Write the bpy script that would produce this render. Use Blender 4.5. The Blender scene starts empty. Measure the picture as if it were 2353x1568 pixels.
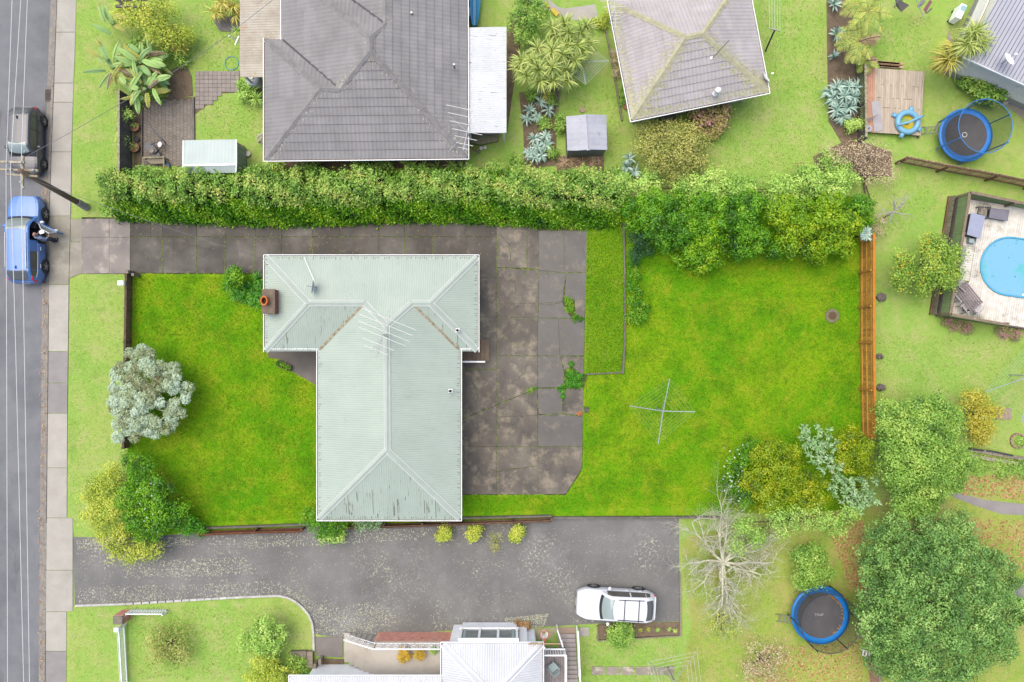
import bpy, bmesh, math, random
import numpy as np
from mathutils import Vector, Matrix
R = math.radians
random.seed(7); rng = np.random.default_rng(11)
scene = bpy.context.scene
COL = scene.collection

# ---------------------------------------------------------------- camera, sky, sun, exposure
H, S = 44.0, 40.0                       # drone height; photo pixels (2353 wide) per metre on the ground
cam = bpy.data.cameras.new('camera'); camo = bpy.data.objects.new('camera', cam); COL.objects.link(camo)
camo.location = (0, 0, H); camo.rotation_euler = (0, 0, 0)
cam.sensor_width = 36; cam.lens = 36 * H / (2353 / S); cam.clip_end = 2000; cam.clip_start = 0.5
scene.camera = camo
SUN_EL, SUN_AZ = 70, 310                # overcast: very soft light from high above, a little from the upper left
wd = bpy.data.worlds.new('World'); scene.world = wd; wd.use_nodes = True
nt = wd.node_tree; sky = nt.nodes.new('ShaderNodeTexSky'); sky.sky_type = 'NISHITA'; sky.sun_disc = False
sky.sun_elevation = R(SUN_EL); sky.sun_rotation = R(SUN_AZ); sky.dust_density = 2.5; sky.air_density = 0.8; sky.ozone_density = 0.4
nt.links.new(sky.outputs[0], nt.nodes['Background'].inputs[0]); nt.nodes['Background'].inputs[1].default_value = 0.12
sl = bpy.data.lights.new('sun', 'SUN'); sl.energy = 1.5; sl.angle = R(60); sl.color = (1, 0.965, 0.85)
so = bpy.data.objects.new('sun', sl); COL.objects.link(so)
az = R(SUN_AZ); so.rotation_euler = Vector((math.sin(az) * math.cos(R(SUN_EL)), math.cos(az) * math.cos(R(SUN_EL)), math.sin(R(SUN_EL)))).to_track_quat('Z', 'Y').to_euler()
so.location = (0, 0, 60)
scene.view_settings.view_transform = 'Standard'; scene.view_settings.look = 'None'
scene.view_settings.exposure = 1.3; scene.view_settings.gamma = 1

# ---------------------------------------------------------------- helpers
def W(px, py, z=0.0):
    k = (H - z) / H / S
    return Vector(((px - 1176.5) * k, (784 - py) * k, z))
TX = [0, 579.8, 1159.5, 1756.7]; TY = [0, 389.3, 778.5, 1170.3]
def T(c, r, x, y, z=0.0): return W(TX[c] + x * .2535, TY[r] + y * .2535, z)
def RT(rad, z=0.0): return rad * .2535 / S * (H - z) / H          # tile pixels to metres at height z

E = 2.0
def C(r, g, b, k=1.0):
    f = lambda v: ((v / 255 + .055) / 1.055) ** 2.4 if v > 10 else v / 255 / 12.92
    return tuple(min(.85, f(v) / E * k) for v in (r, g, b))

def tag(o, label=None, cat=None, group=None, kind=None):
    if label: o['label'] = label
    if cat: o['category'] = cat
    if group: o['group'] = group
    if kind: o['kind'] = kind
    return o
def thing(name, label, cat, loc, group=None, rot=None):
    o = bpy.data.objects.new(name, None); COL.objects.link(o); o.location = loc; o.empty_display_size = .3
    if rot: o.rotation_euler = rot
    return tag(o, label, cat, group)
def setting(name, loc=(0, 0, 0)):
    o = bpy.data.objects.new(name, None); COL.objects.link(o); o.location = loc
    return tag(o, kind='structure')
def root_loc(o):
    v = Vector((0, 0, 0))
    while o is not None:
        v += o.location; o = o.parent
    return v
def put(mesh, name, parent=None, loc=(0, 0, 0), rot=(0, 0, 0)):
    o = bpy.data.objects.new(name, mesh); COL.objects.link(o); o.parent = parent; o.location = loc; o.rotation_euler = rot
    return o

class MB:
    """collects geometry of ONE part"""
    def __init__(s): s.v = []; s.f = []
    def add(s, vs, fs):
        b = len(s.v); s.v += [tuple(v) for v in vs]; s.f += [tuple(b + i for i in f) for f in fs]; return s
    def quad(s, *p): return s.add(p, [tuple(range(len(p)))])
    def box(s, c, d, rz=0.0, rot=None):
        m = rot if rot is not None else Matrix.Rotation(rz, 3, 'Z'); c = Vector(c)
        vs = [c + m @ Vector((x * d[0] / 2, y * d[1] / 2, z * d[2] / 2)) for z in (-1, 1) for x, y in ((-1, -1), (1, -1), (1, 1), (-1, 1))]
        return s.add(vs, [(3, 2, 1, 0), (4, 5, 6, 7), (0, 1, 5, 4), (1, 2, 6, 5), (2, 3, 7, 6), (3, 0, 4, 7)])
    def bar(s, a, b, w, h=None, up=(0, 0, 1)):
        a = Vector(a); b = Vector(b); t = (b - a); L = t.length
        if L < 1e-5: return s
        t /= L; up = Vector(up)
        if abs(t.dot(up)) > .98: up = Vector((1, 0, 0))
        x = t.cross(up).normalized(); y = x.cross(t)
        return s.box((a + b) / 2, (w, L, h or w), rot=Matrix((x, t, y)).transposed())
    def prism(s, poly, z0, z1):
        n = len(poly); a = sum(poly[i][0] * poly[(i + 1) % n][1] - poly[(i + 1) % n][0] * poly[i][1] for i in range(n))
        if a < 0: poly = poly[::-1]
        vs = [(p[0], p[1], z0) for p in poly] + [(p[0], p[1], z1) for p in poly]
        return s.add(vs, [tuple(range(n - 1, -1, -1)), tuple(range(n, 2 * n))] + [(i, (i + 1) % n, n + (i + 1) % n, n + i) for i in range(n)])
    def tube(s, pts, rad, n=8, cap=True):
        pts = [Vector(p) for p in pts]; m = len(pts)
        rad = rad if isinstance(rad, (list, tuple)) else [rad] * m
        vs = []; ref = Vector((.3, .2, 1)).normalized()
        for i, p in enumerate(pts):
            t = (pts[min(i + 1, m - 1)] - pts[max(i - 1, 0)]).normalized()
            x = t.cross(ref)
            if x.length < .05: x = t.cross(Vector((1, 0, 0)))
            x.normalize(); y = t.cross(x)
            vs += [p + (x * math.cos(2 * math.pi * k / n) + y * math.sin(2 * math.pi * k / n)) * rad[i] for k in range(n)]
        fs = [(i * n + k, i * n + (k + 1) % n, (i + 1) * n + (k + 1) % n, (i + 1) * n + k) for i in range(m - 1) for k in range(n)]
        if cap: fs += [tuple(range(n - 1, -1, -1)), tuple(range((m - 1) * n, m * n))]
        return s.add(vs, fs)
    def lathe(s, c, prof, n=20, rx=1.0, ry=1.0):
        c = Vector(c); m = len(prof)
        vs = [c + Vector((r * rx * math.cos(2 * math.pi * k / n), r * ry * math.sin(2 * math.pi * k / n), z)) for r, z in prof for k in range(n)]
        return s.add(vs, [(i * n + k, i * n + (k + 1) % n, (i + 1) * n + (k + 1) % n, (i + 1) * n + k) for i in range(m - 1) for k in range(n)])
    def torus(s, c, Rr, r, n=28, k=8, sy=1.0, tilt=None):
        c = Vector(c); m = tilt or Matrix.Identity(3)
        vs = [c + m @ Vector(((Rr + r * math.cos(2 * math.pi * j / k)) * math.cos(2 * math.pi * i / n), (Rr + r * math.cos(2 * math.pi * j / k)) * math.sin(2 * math.pi * i / n) * sy, r * math.sin(2 * math.pi * j / k))) for i in range(n) for j in range(k)]
        return s.add(vs, [(i * k + j, ((i + 1) % n) * k + j, ((i + 1) % n) * k + (j + 1) % k, i * k + (j + 1) % k) for i in range(n) for j in range(k)])
    def ball(s, c, rx, ry=None, rz=None, n=12, m=8, rot=None):
        ry = ry or rx; rz = rz or rx; c = Vector(c); rot = rot or Matrix.Identity(3)
        vs = [c + rot @ Vector((rx * math.sin(math.pi * i / m) * math.cos(2 * math.pi * k / n), ry * math.sin(math.pi * i / m) * math.sin(2 * math.pi * k / n), rz * math.cos(math.pi * i / m))) for i in range(m + 1) for k in range(n)]
        return s.add(vs, [(i * n + k, (i + 1) * n + k, (i + 1) * n + (k + 1) % n, i * n + (k + 1) % n) for i in range(m) for k in range(n)])
    def mesh(s, name, mat, org=(0, 0, 0), smooth=False):
        me = bpy.data.meshes.new(name); o = Vector(org)
        me.from_pydata([(v[0] - o.x, v[1] - o.y, v[2] - o.z) for v in s.v], [], s.f)
        me.materials.append(mat)
        if smooth: me.polygons.foreach_set('use_smooth', [True] * len(me.polygons))
        return me
    def build(s, name, mat, parent=None, smooth=False, local=False, bevel=0):
        """verts are world coordinates (or the root's local ones with local=True)"""
        if parent is not None:
            org = (0, 0, 0) if local else root_loc(parent); loc = (0, 0, 0)
        else:
            a = np.array(s.v); org = loc = tuple((a.min(0) + a.max(0)) / 2 * (1, 1, 0) + a.min(0) * (0, 0, 1))
        o = put(s.mesh(name, mat, org, smooth), name, parent, loc)
        if bevel:
            b = o.modifiers.new('bevel', 'BEVEL'); b.width = bevel; b.segments = 2; b.limit_method = 'ANGLE'
        return o

_bx = {}
def piece(name, parent, c, d, mat, rz=0.0, rot=None):
    """a box piece that shares its mesh with alike pieces"""
    key = (tuple(round(x, 3) for x in d), mat.name)
    if key not in _bx: _bx[key] = MB().box((0, 0, 0), d).mesh(name, mat)
    return put(_bx[key], name, parent, Vector(c) - root_loc(parent), rot or (0, 0, rz))

# ---------------------------------------------------------------- materials
MATS = {}
def _nodes(name):
    m = bpy.data.materials.new(name); m.use_nodes = True; n = m.node_tree
    b = n.nodes['Principled BSDF']; MATS[name] = m
    return m, n, b
def _pos(n, sc, st=(1, 1, 1), obj=False):
    mp = n.nodes.new('ShaderNodeMapping'); mp.inputs['Scale'].default_value = tuple(sc * x for x in st)
    if obj: g = n.nodes.new('ShaderNodeTexCoord').outputs['Object']
    else: g = n.nodes.new('ShaderNodeNewGeometry').outputs['Position']
    n.links.new(g, mp.inputs[0]); return mp.outputs[0]
def _noise(n, sc, det=4, st=(1, 1, 1), rough=.6, obj=False):
    t = n.nodes.new('ShaderNodeTexNoise'); t.inputs['Scale'].default_value = 1; t.inputs['Detail'].default_value = det; t.inputs['Roughness'].default_value = rough
    n.links.new(_pos(n, sc, st, obj), t.inputs['Vector']); return t.outputs['Fac']
def _ramp(n, fac, lo, hi):
    r = n.nodes.new('ShaderNodeMapRange'); r.inputs[1].default_value = lo; r.inputs[2].default_value = hi; r.clamp = True
    n.links.new(fac, r.inputs[0]); return r.outputs[0]
def _mix(n, fac, a, b, mode='MIX'):
    x = n.nodes.new('ShaderNodeMix'); x.data_type = 'RGBA'; x.blend_type = mode
    for sck, val in ((x.inputs[0], fac), (x.inputs[6], a), (x.inputs[7], b)):
        if hasattr(val, 'links'): n.links.new(val, sck)
        elif isinstance(val, (int, float)): sck.default_value = val
        else: sck.default_value = (*val, 1)
    return x.outputs[2]
def _mul(n, a, b):
    m = n.nodes.new('ShaderNodeMath'); m.operation = 'MULTIPLY'
    for i, v in ((0, a), (1, b)):
        if hasattr(v, 'links'): n.links.new(v, m.inputs[i])
        else: m.inputs[i].default_value = v
    return m.outputs[0]
def M(name, base, var=None, sc=2.0, rough=.75, bump=.0, bsc=40, metal=0, rnd=.0, stains=(), st=(1, 1, 1), spec=.35, lo=.35, hi=.65, obj=False, trans=0, wet=0):
    """stains: (colour, scale, lo, hi, stretch) patches that have a shape of their own"""
    if name in MATS: return MATS[name]
    m, n, b = _nodes(name)
    col = base
    if var: col = _mix(n, _ramp(n, _noise(n, sc, 5, st, obj=obj), lo, hi), base, var)
    for s_ in stains:
        f = _ramp(n, _noise(n, s_[1], 6, s_[4] if len(s_) > 4 else (1, 1, 1), .65, obj), s_[2], s_[3])
        if len(s_) > 5: f = _mul(n, f, _ramp(n, _noise(n, s_[5][0], 3), s_[5][1], s_[5][2]))
        col = _mix(n, f, col, s_[0])
    if rnd:
        oi = n.nodes.new('ShaderNodeObjectInfo'); hv = n.nodes.new('ShaderNodeHueSaturation')
        n.links.new(_ramp2(n, oi.outputs['Random'], 1 - rnd, 1 + rnd), hv.inputs['Value'])
        if hasattr(col, 'links'): n.links.new(col, hv.inputs['Color'])
        else: hv.inputs['Color'].default_value = (*col, 1)
        col = hv.outputs[0]
    if hasattr(col, 'links'): n.links.new(col, b.inputs['Base Color'])
    else: b.inputs['Base Color'].default_value = (*col, 1)
    if wet:
        n.links.new(_ramp2(n, _ramp(n, _noise(n, wet, 4), .45, .75), rough, max(.3, rough - .35)), b.inputs['Roughness'])
    else: b.inputs['Roughness'].default_value = rough
    b.inputs['Metallic'].default_value = metal; b.inputs['Specular IOR Level'].default_value = spec
    if bump:
        bp = n.nodes.new('ShaderNodeBump'); bp.inputs['Strength'].default_value = bump; bp.inputs['Distance'].default_value = .02
        n.links.new(_noise(n, bsc, 5), bp.inputs['Height']); n.links.new(bp.outputs[0], b.inputs['Normal'])
    if trans: b.inputs['Alpha'].default_value = 1 - trans
    return m
def _ramp2(n, fac, a, b):
    r = n.nodes.new('ShaderNodeMapRange'); r.inputs[3].default_value = a; r.inputs[4].default_value = b
    n.links.new(fac, r.inputs[0]); return r.outputs[0]

def LAWN(name, c_a, c_b, c_dry, c_dark, dry=.62, darkness=.62, patch=.35):
    m, n, b = _nodes(name)
    col = _mix(n, _ramp(n, _noise(n, patch, 5, rough=.7), .40, .60), c_a, c_b)
    col = _mix(n, _mul(n, _ramp(n, _noise(n, .8, 6, rough=.75), dry - .1, dry + .1), .85), col, c_dry)
    col = _mix(n, _mul(n, _ramp(n, _noise(n, .45, 5, rough=.7), darkness - .08, darkness + .1), .7), col, c_dark)
    col = _mix(n, _mul(n, _ramp(n, _noise(n, 3.6, 6, rough=.85), .5, .66), .65), col, c_dark)
    col = _mix(n, _mul(n, _ramp(n, _noise(n, 14, 4, rough=.85), .42, .66), .6), col, c_dark)
    col = _mix(n, _mul(n, _ramp(n, _noise(n, 19, 4, rough=.85), .52, .7), .6), col, c_dry)
    n.links.new(col, b.inputs['Base Color']); b.inputs['Roughness'].default_value = .9; b.inputs['Specular IOR Level'].default_value = .15
    bp = n.nodes.new('ShaderNodeBump'); bp.inputs['Strength'].default_value = .8; bp.inputs['Distance'].default_value = .05
    n.links.new(_noise(n, 24, 5, rough=.8), bp.inputs['Height']); n.links.new(bp.outputs[0], b.inputs['Normal'])
    return m

def LEAF(name, cols, transl=.08, rough=.5):
    """leaf colours differ leaf by leaf through the attribute rnd"""
    m, n, b = _nodes(name)
    at = n.nodes.new('ShaderNodeAttribute'); at.attribute_name = 'rnd'
    cr = n.nodes.new('ShaderNodeValToRGB'); els = cr.color_ramp.elements
    while len(els) < len(cols): els.new(.5)
    for i, c in enumerate(cols):
        els[i].position = i / (len(cols) - 1); els[i].color = (*c, 1)
    n.links.new(at.outputs['Fac'], cr.inputs[0]); n.links.new(cr.outputs[0], b.inputs['Base Color'])
    b.inputs['Roughness'].default_value = rough; b.inputs['Specular IOR Level'].default_value = .3
    if transl:
        tr = n.nodes.new('ShaderNodeBsdfTranslucent'); mx = n.nodes.new('ShaderNodeMixShader'); mx.inputs[0].default_value = transl
        n.links.new(cr.outputs[0], tr.inputs[0]); n.links.new(b.outputs[0], mx.inputs[1]); n.links.new(tr.outputs[0], mx.inputs[2])
        n.links.new(mx.outputs[0], n.nodes['Material Output'].inputs[0])
    return m
def G(name, col, rough=.08, alpha=1.0):
    m = M(name, col, rough=rough, spec=.6)
    if alpha < 1: m.node_tree.nodes['Principled BSDF'].inputs['Alpha'].default_value = alpha
    return m

# ---------------------------------------------------------------- foliage
def np_mesh(name, V, nv, mat, rnd=None, org=None, smooth=False):
    """V: (faces*nv, 3) separate polygons of nv corners"""
    V = np.asarray(V, dtype=np.float32); k = len(V) // nv
    me = bpy.data.meshes.new(name); me.vertices.add(len(V))
    if org is not None: V = V - np.array(org, dtype=np.float32)
    me.vertices.foreach_set('co', V.ravel()); me.loops.add(len(V)); me.polygons.add(k)
    me.loops.foreach_set('vertex_index', np.arange(len(V), dtype=np.int32))
    me.polygons.foreach_set('loop_start', np.arange(0, len(V), nv, dtype=np.int32))
    me.materials.append(mat)
    if rnd is not None:
        at = me.attributes.new('rnd', 'FLOAT', 'POINT'); at.data.foreach_set('value', np.repeat(rnd, nv).astype(np.float32))
    me.update(calc_edges=True); return me
def unit(a): return a / np.maximum(np.linalg.norm(a, axis=1, keepdims=True), 1e-6)
def leaf_quads(P, N, size, asp=.5, tdir=None):
    k = len(P); N = unit(N); t = rng.normal(size=(k, 3)) if tdir is None else tdir + rng.normal(size=(k, 3)) * .25
    t = unit(t - (t * N).sum(1, keepdims=True) * N); b = np.cross(N, t); s = size.reshape(-1, 1)
    V = np.stack([P - t * s, P + b * s * asp + t * s * .1, P + t * s * 1.0 - N * s * .15, P - b * s * asp + t * s * .1], 1)
    return V.reshape(-1, 3)
def crown_points(lobes, clumps=7.0, per=14, cr=.22, low=-.3, up=.45, fill=.25):
    """leaf positions gathered in clumps on the shells of the lobes, some deeper inside"""
    P = []; N = []; Q = []
    L = np.array(lobes, dtype=float)
    for i, l in enumerate(L):
        c, r = l[:3], l[3:6]
        area = 4 * math.pi * ((r[0] * r[1] + r[0] * r[2] + r[1] * r[2]) / 3) * .65
        k = max(5, int(area * clumps)); d = unit(rng.normal(size=(k * 2, 3))); d = d[d[:, 2] > low][:k]
        rad = rng.uniform(.78, 1.06, (len(d), 1)); ins = rng.random((len(d), 1)) < fill
        rad = np.where(ins, rng.uniform(.35, .8, rad.shape), rad)
        cc = c + d * r * rad
        keep = np.ones(len(cc), bool)
        for j, o in enumerate(L):
            if j != i: keep &= (((cc - o[:3]) / (o[3:6] * .8)) ** 2).sum(1) > 1
        keep &= cc[:, 2] > .05
        cc, d = cc[keep], d[keep]
        q = np.clip(rng.random(len(cc)) * .5 + rng.random() * .8 - .15, 0, 1)
        n = per; off = rng.normal(size=(len(cc), n, 3)) * cr; 
        p = cc[:, None, :] + off; nn = d[:, None, :] * .5 + unit(off.reshape(-1, 3)).reshape(off.shape) * .55 + np.array([0, 0, up]) + rng.normal(size=off.shape) * .3
        P.append(p.reshape(-1, 3)); N.append(nn.reshape(-1, 3)); Q.append(np.clip(q[:, None] * .8 + rng.random((len(cc), n)) * .2, 0, 1).ravel())
    P = np.concatenate(P); N = np.concatenate(N); Q = np.concatenate(Q); k = P[:, 2] > .02
    return P[k], N[k], Q[k]
def crown(parent, lobes, mat, leaf=.07, asp=.5, name='crown', clumps=7.0, per=14, **kw):
    P, N, Q = crown_points(lobes, clumps=clumps * 1.9, per=int(per * 1.5), **kw)
    sz = leaf * .98 * rng.uniform(.6, 1.3, len(P))
    o = put(np_mesh(name, leaf_quads(P, N, sz, asp), 4, mat, Q, org=root_loc(parent)), name, parent)
    return o
def limbs(parent, base, tips, r0, mat, name='trunk', wob=.15, n=6):
    """a tapered trunk that forks into limbs; one continuous part"""
    mb = MB(); base = Vector(base); tips = [Vector(t) for t in tips]
    cen = sum(tips, Vector()) / len(tips); fork = base.lerp(cen, .35); fork.x = base.x * .7 + fork.x * .3; fork.y = base.y * .7 + fork.y * .3
    mb.tube([base, base.lerp(fork, .5) + Vector((random.uniform(-1, 1), random.uniform(-1, 1), 0)) * wob * .4, fork], [r0, r0 * .8, r0 * .7], n)
    for t in tips:
        m1 = fork.lerp(t, .4) + Vector((random.uniform(-1, 1), random.uniform(-1, 1), .3)) * wob
        m2 = fork.lerp(t, .75) + Vector((random.uniform(-1, 1), random.uniform(-1, 1), .2)) * wob
        mb.tube([fork, m1, m2, t], [r0 * .5, r0 * .35, r0 * .22, r0 * .1], 5)
    return mb.build(name, mat, parent, smooth=True)
def tree(name, label, cat, lobes, mat, bark, base=None, r0=.1, group=None, part='crown', trunk=True, **kw):
    """lobes: (tile column, tile row, x, y, radius in tile pixels, z of the centre, vertical radius)"""
    L = []
    for c, r, x, y, rad, z, rz in lobes:
        p = T(c, r, x, y, z); w = RT(rad, z); L.append((p.x, p.y, z, w, w, rz))
    if base is None: base = (sum(l[0] for l in L) / len(L), sum(l[1] for l in L) / len(L), 0)
    else: base = T(*base)
    t = thing(name, label, cat, base, group); L0 = L
    if L[0][3] > .3:      # knobbly surface: every lobe carries smaller ones, with clefts between them
        L = []
        for l in L0:
            L.append((*l[:3], l[3] * .64, l[4] * .64, l[5] * .6)); k = 8 if l[3] < .8 else 12
            for i in range(k):
                a = 2.4 * i + random.uniform(-.4, .4); e = random.uniform(-.15, 1.3); f = random.uniform(.58, .84); r_ = random.uniform(.27, .42)
                L.append((l[0] + l[3] * f * math.cos(a) * math.cos(e), l[1] + l[4] * f * math.sin(a) * math.cos(e), max(.08, l[2] + l[5] * f * math.sin(e)), l[3] * r_, l[4] * r_, l[5] * (r_ + .12)))
    if trunk: limbs(t, base, [(l[0], l[1], max(.2, l[2] - l[5] * .35)) for l in L0][:9], r0, bark)
    crown(t, L, mat, name=part, **kw)
    return t
def blade_strips(c, k, length, width, el=(10, 80), droop=.5, seg=4, lift=0.0, jitter=.15, az=None):
    """k sword leaves leaving one heart; returns quads (k*seg*4,3) and rnd"""
    c = np.array(c, dtype=float); a = rng.uniform(0, 2 * math.pi, k) if az is None else np.array(az)
    e = np.radians(rng.uniform(el[0], el[1], k)); Ls = length * rng.uniform(1 - jitter * 2, 1 + jitter, k)
    hx = np.stack([np.cos(a), np.sin(a), np.zeros(k)], 1); side = np.stack([-np.sin(a), np.cos(a), np.zeros(k)], 1)
    rows = []
    for i in range(seg + 1):
        s = i / seg; ang = e - droop * s * s * (1.2 - .5 * np.sin(e))
        rr = Ls * s
        p = c + hx * (rr * np.cos(ang))[:, None] + np.array([0, 0, 1.]) * (rr * np.sin(ang) + lift)[:, None]
        w = width * (math.sin(math.pi * min(1, .18 + s * .82)) * .9 + .1 if s < 1 else .02)
        rows.append((p - side * w / 2, p + side * w / 2))
    V = []
    for i in range(seg):
        V.append(np.stack([rows[i][0], rows[i][1], rows[i + 1][1], rows[i + 1][0]], 1))
    V = np.stack(V, 1).reshape(-1, 3); q = np.repeat(rng.random(k), seg)
    V[:, 2] = np.maximum(V[:, 2], .015)
    return V, q
def rosette(parent, c, k, length, width, mat, name='leaf_rosette', **kw):
    V, q = blade_strips(c, k, length, width, **kw)
    return put(np_mesh(name, V, 4, mat, q, org=root_loc(parent)), name, parent)
def scatter_poly(poly, k):
    """random points inside a world polygon"""
    P = np.array([(p[0], p[1]) for p in poly]); lo, hi = P.min(0), P.max(0); out = []
    x = rng.uniform(lo, hi, (k * 4, 2)); ins = np.zeros(len(x), bool); n = len(P)
    for i in range(n):
        a, b = P[i], P[(i + 1) % n]
        cond = ((a[1] > x[:, 1]) != (b[1] > x[:, 1])) & (x[:, 0] < (b[0] - a[0]) * (x[:, 1] - a[1]) / (b[1] - a[1] + 1e-12) + a[0])
        ins ^= cond
    return x[ins][:k]
def litter(name, label, cat, polys, n, mat, size=.06, z=.03, asp=.5):
    P = np.concatenate([scatter_poly(p, int(n * 1.0)) for p in polys]); k = len(P)
    P = np.concatenate([P, np.full((k, 1), z) + rng.uniform(0, .02, (k, 1))], 1)
    N = np.array([0, 0, 1.]) + rng.normal(size=(k, 3)) * .25
    me = np_mesh(name, leaf_quads(P, N, size * rng.uniform(.5, 1.4, k), asp), 4, mat, rng.random(k))
    return tag(put(me, name), label, cat, kind='stuff')
def tufts(name, label, polys, dens, mat, h=.07, w=.02, z=0.02, blades=3, kind='stuff', cat='grass', parent=None, lean=.6):
    """short grass blades, one object"""
    Ps = []
    for p in polys:
        P = np.array([(q[0], q[1]) for q in p]); n = len(P)
        ar = abs(sum(P[i][0] * P[(i + 1) % n][1] - P[(i + 1) % n][0] * P[i][1] for i in range(n))) / 2
        Ps.append(scatter_poly(p, int(ar * dens)))
    X = np.concatenate(Ps); k = len(X)
    a = rng.uniform(0, 2 * math.pi, k); hh = h * rng.uniform(.5, 1.4, k)
    base = np.concatenate([X, np.full((k, 1), z)], 1); sd = np.stack([-np.sin(a), np.cos(a), 0 * a], 1) * w
    tip = base + np.stack([np.cos(a) * hh * lean, np.sin(a) * hh * lean, hh], 1)
    V = np.stack([base - sd, base + sd, tip], 1).reshape(-1, 3)
    o = put(np_mesh(name, V, 3, mat, rng.random(k), org=None if parent is None else root_loc(parent)), name, parent)
    return tag(o, label if parent is None else None, cat if parent is None else None, kind=kind)
# ---------------------------------------------------------------- material library
lot_lawn_m = LAWN('lot_lawn', C(110, 186, 8), C(162, 206, 20), C(190, 196, 50), C(68, 136, 4), dry=.57, darkness=.56, patch=.2)
bank_lawn_m = LAWN('bank_lawn', C(112, 176, 22), C(146, 190, 34), C(180, 186, 70), C(70, 130, 12), dry=.6)
pale_lawn_m = LAWN('verge_lawn', C(176, 218, 100), C(200, 222, 114), C(220, 216, 146), C(144, 190, 70), dry=.57, patch=.2)  # white haze put into the lawn colour outside the lot
litter_lawn_m = LAWN('litter_lawn', C(176, 208, 86), C(198, 214, 98), C(220, 202, 132), C(148, 174, 74), dry=.55)  # lower right lawn, its colour paled by the same haze
road_m = M('road_asphalt', C(137, 137, 140), C(147, 146, 148), 1.2, .85, .25, 120, stains=((C(126, 126, 129), .25, .48, .62), (C(120, 119, 121), 1.1, .62, .7, (1, .25, 1)), (C(190, 190, 190), 45, .66, .74)))
gutter_m = M('gutter_concrete', C(172, 164, 154), C(148, 141, 134), 2.5, .85, .2, 60, stains=((C(196, 176, 140), 3, .55, .66, (3, 1, 1)),))
conc_m = M('footpath_concrete', C(208, 201, 188), C(196, 188, 176), 1.1, .85, .15, 80, rnd=.05, stains=((C(182, 176, 160), .7, .55, .75), (C(225, 220, 205), 30, .62, .7)))
cross_m = M('crossing_concrete', C(188, 180, 160), C(170, 162, 146), .9, .85, .15, 80, rnd=.05, stains=((C(208, 202, 186), .8, .52, .7),))
patch_m = M('asphalt_patch', C(165, 158, 154), C(178, 170, 165), 1.5, .85, .2, 120, rnd=.04)
slab_m = M('drive_slab', C(86, 79, 71), C(101, 93, 83), .7, .7, .12, 60, rnd=.06, wet=.35, stains=((C(74, 69, 64), .9, .52, .7), (C(136, 124, 106), 1.7, .56, .76), (C(96, 104, 50), 5, .66, .74)))
slab_b_m = M('yard_slab', C(102, 94, 85), C(126, 115, 100), .6, .65, .12, 60, rnd=.04, wet=.3, stains=((C(82, 76, 70), .7, .5, .7), (C(176, 160, 134), 1.3, .5, .74), (C(160, 140, 100), 3.5, .64, .74), (C(110, 116, 60), 5, .68, .75)))
slab_w_m = M('yard_slab_wet', C(114, 108, 103), C(100, 93, 87), .5, .45, .06, 60, rnd=.05, wet=.45, stains=((C(96, 89, 84), .8, .54, .7), (C(150, 136, 114), 1.3, .56, .76), (C(108, 112, 66), 5, .69, .75)))
entry_m = M('entry_slab', C(172, 160, 150), C(150, 140, 134), .8, .75, .12, 60, rnd=.05, stains=((C(214, 200, 184), 1.1, .52, .72),))  # drive concrete beyond the lot, a pale wash put into its colour
moss_m = M('joint_moss', C(96, 112, 40), C(84, 76, 56), 2, .95, .4, 30, stains=((C(140, 176, 30), 3, .5, .6),))
tar_m = M('shared_drive_asphalt', C(138, 135, 131), C(124, 121, 118), .4, .75, .25, 120,
          stains=((C(206, 204, 178), 7, .53, .62, (1, 1, 1), (.32, .49, .62)), (C(200, 198, 172), 16, .60, .66, (1, 1, 1), (.9, .42, .6)), (C(158, 155, 152), .35, .5, .75)), wet=.25)
lichen_edge_m = M('lichen_crust', C(205, 202, 172), C(190, 184, 150), 6, .95, .3, 60, stains=((C(160, 154, 140), 9, .5, .56),))
soil_m = M('garden_soil', C(150, 128, 104), C(120, 104, 84), 3, .95, .6, 25, stains=((C(190, 160, 120), 14, .6, .7),))
soil_lot_m = M('lot_soil', C(105, 84, 50), C(84, 66, 40), 3, .95, .6, 25, stains=((C(150, 110, 60), 12, .6, .7),))
bark_m = M('bark', C(120, 105, 88), C(96, 84, 72), 4, .9, .5, 25)
pale_bark_m = M('lichen_bark', C(236, 234, 208, 1.3), C(206, 200, 170), 7, .9, .5, 25, stains=((C(150, 140, 120), 10, .6, .7),))
white_m = M('white_paint', C(248, 247, 246, 1.75), C(240, 238, 236, 1.7), 2, .5, stains=((C(205, 202, 190), 5, .64, .75),))
cream_m = M('cream_paint', C(236, 230, 218, 1.3), C(224, 216, 204, 1.3), 2, .6)
metal_m = M('galvanised_steel', C(190, 192, 192), C(170, 172, 172), 6, .35, metal=.6)
alum_m = M('aluminium_rod', C(235, 234, 232), None, rough=.4, metal=.3)
dark_m = M('dark_plastic', C(70, 70, 74), C(86, 86, 90), 3, .5)
black_m = M('black_rubber', C(48, 48, 50), None, rough=.8)
wood_old_m = M('weathered_wood', C(176, 164, 146), C(150, 136, 118), 3, .85, .3, 30, st=(1, 6, 1), rnd=.16)
wood_brown_m = M('brown_wood', C(156, 118, 90), C(122, 94, 74), 3, .85, .3, 30, rnd=.14)
wood_dark_m = M('dark_wood', C(140, 132, 122), C(116, 110, 104), 3, .85, .3, 30, rnd=.12)
wood_orange_m = M('orange_wood', C(236, 176, 80), C(214, 150, 58), 2.5, .8, .3, 30, rnd=.25, stains=((C(150, 100, 40), 2.2, .58, .72),))
glass_m = G('window_glass', C(120, 128, 126), .05)
lichen_m = M('lichen_rail', C(205, 202, 165), C(150, 135, 105), 8, .95, .3, 30)

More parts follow.
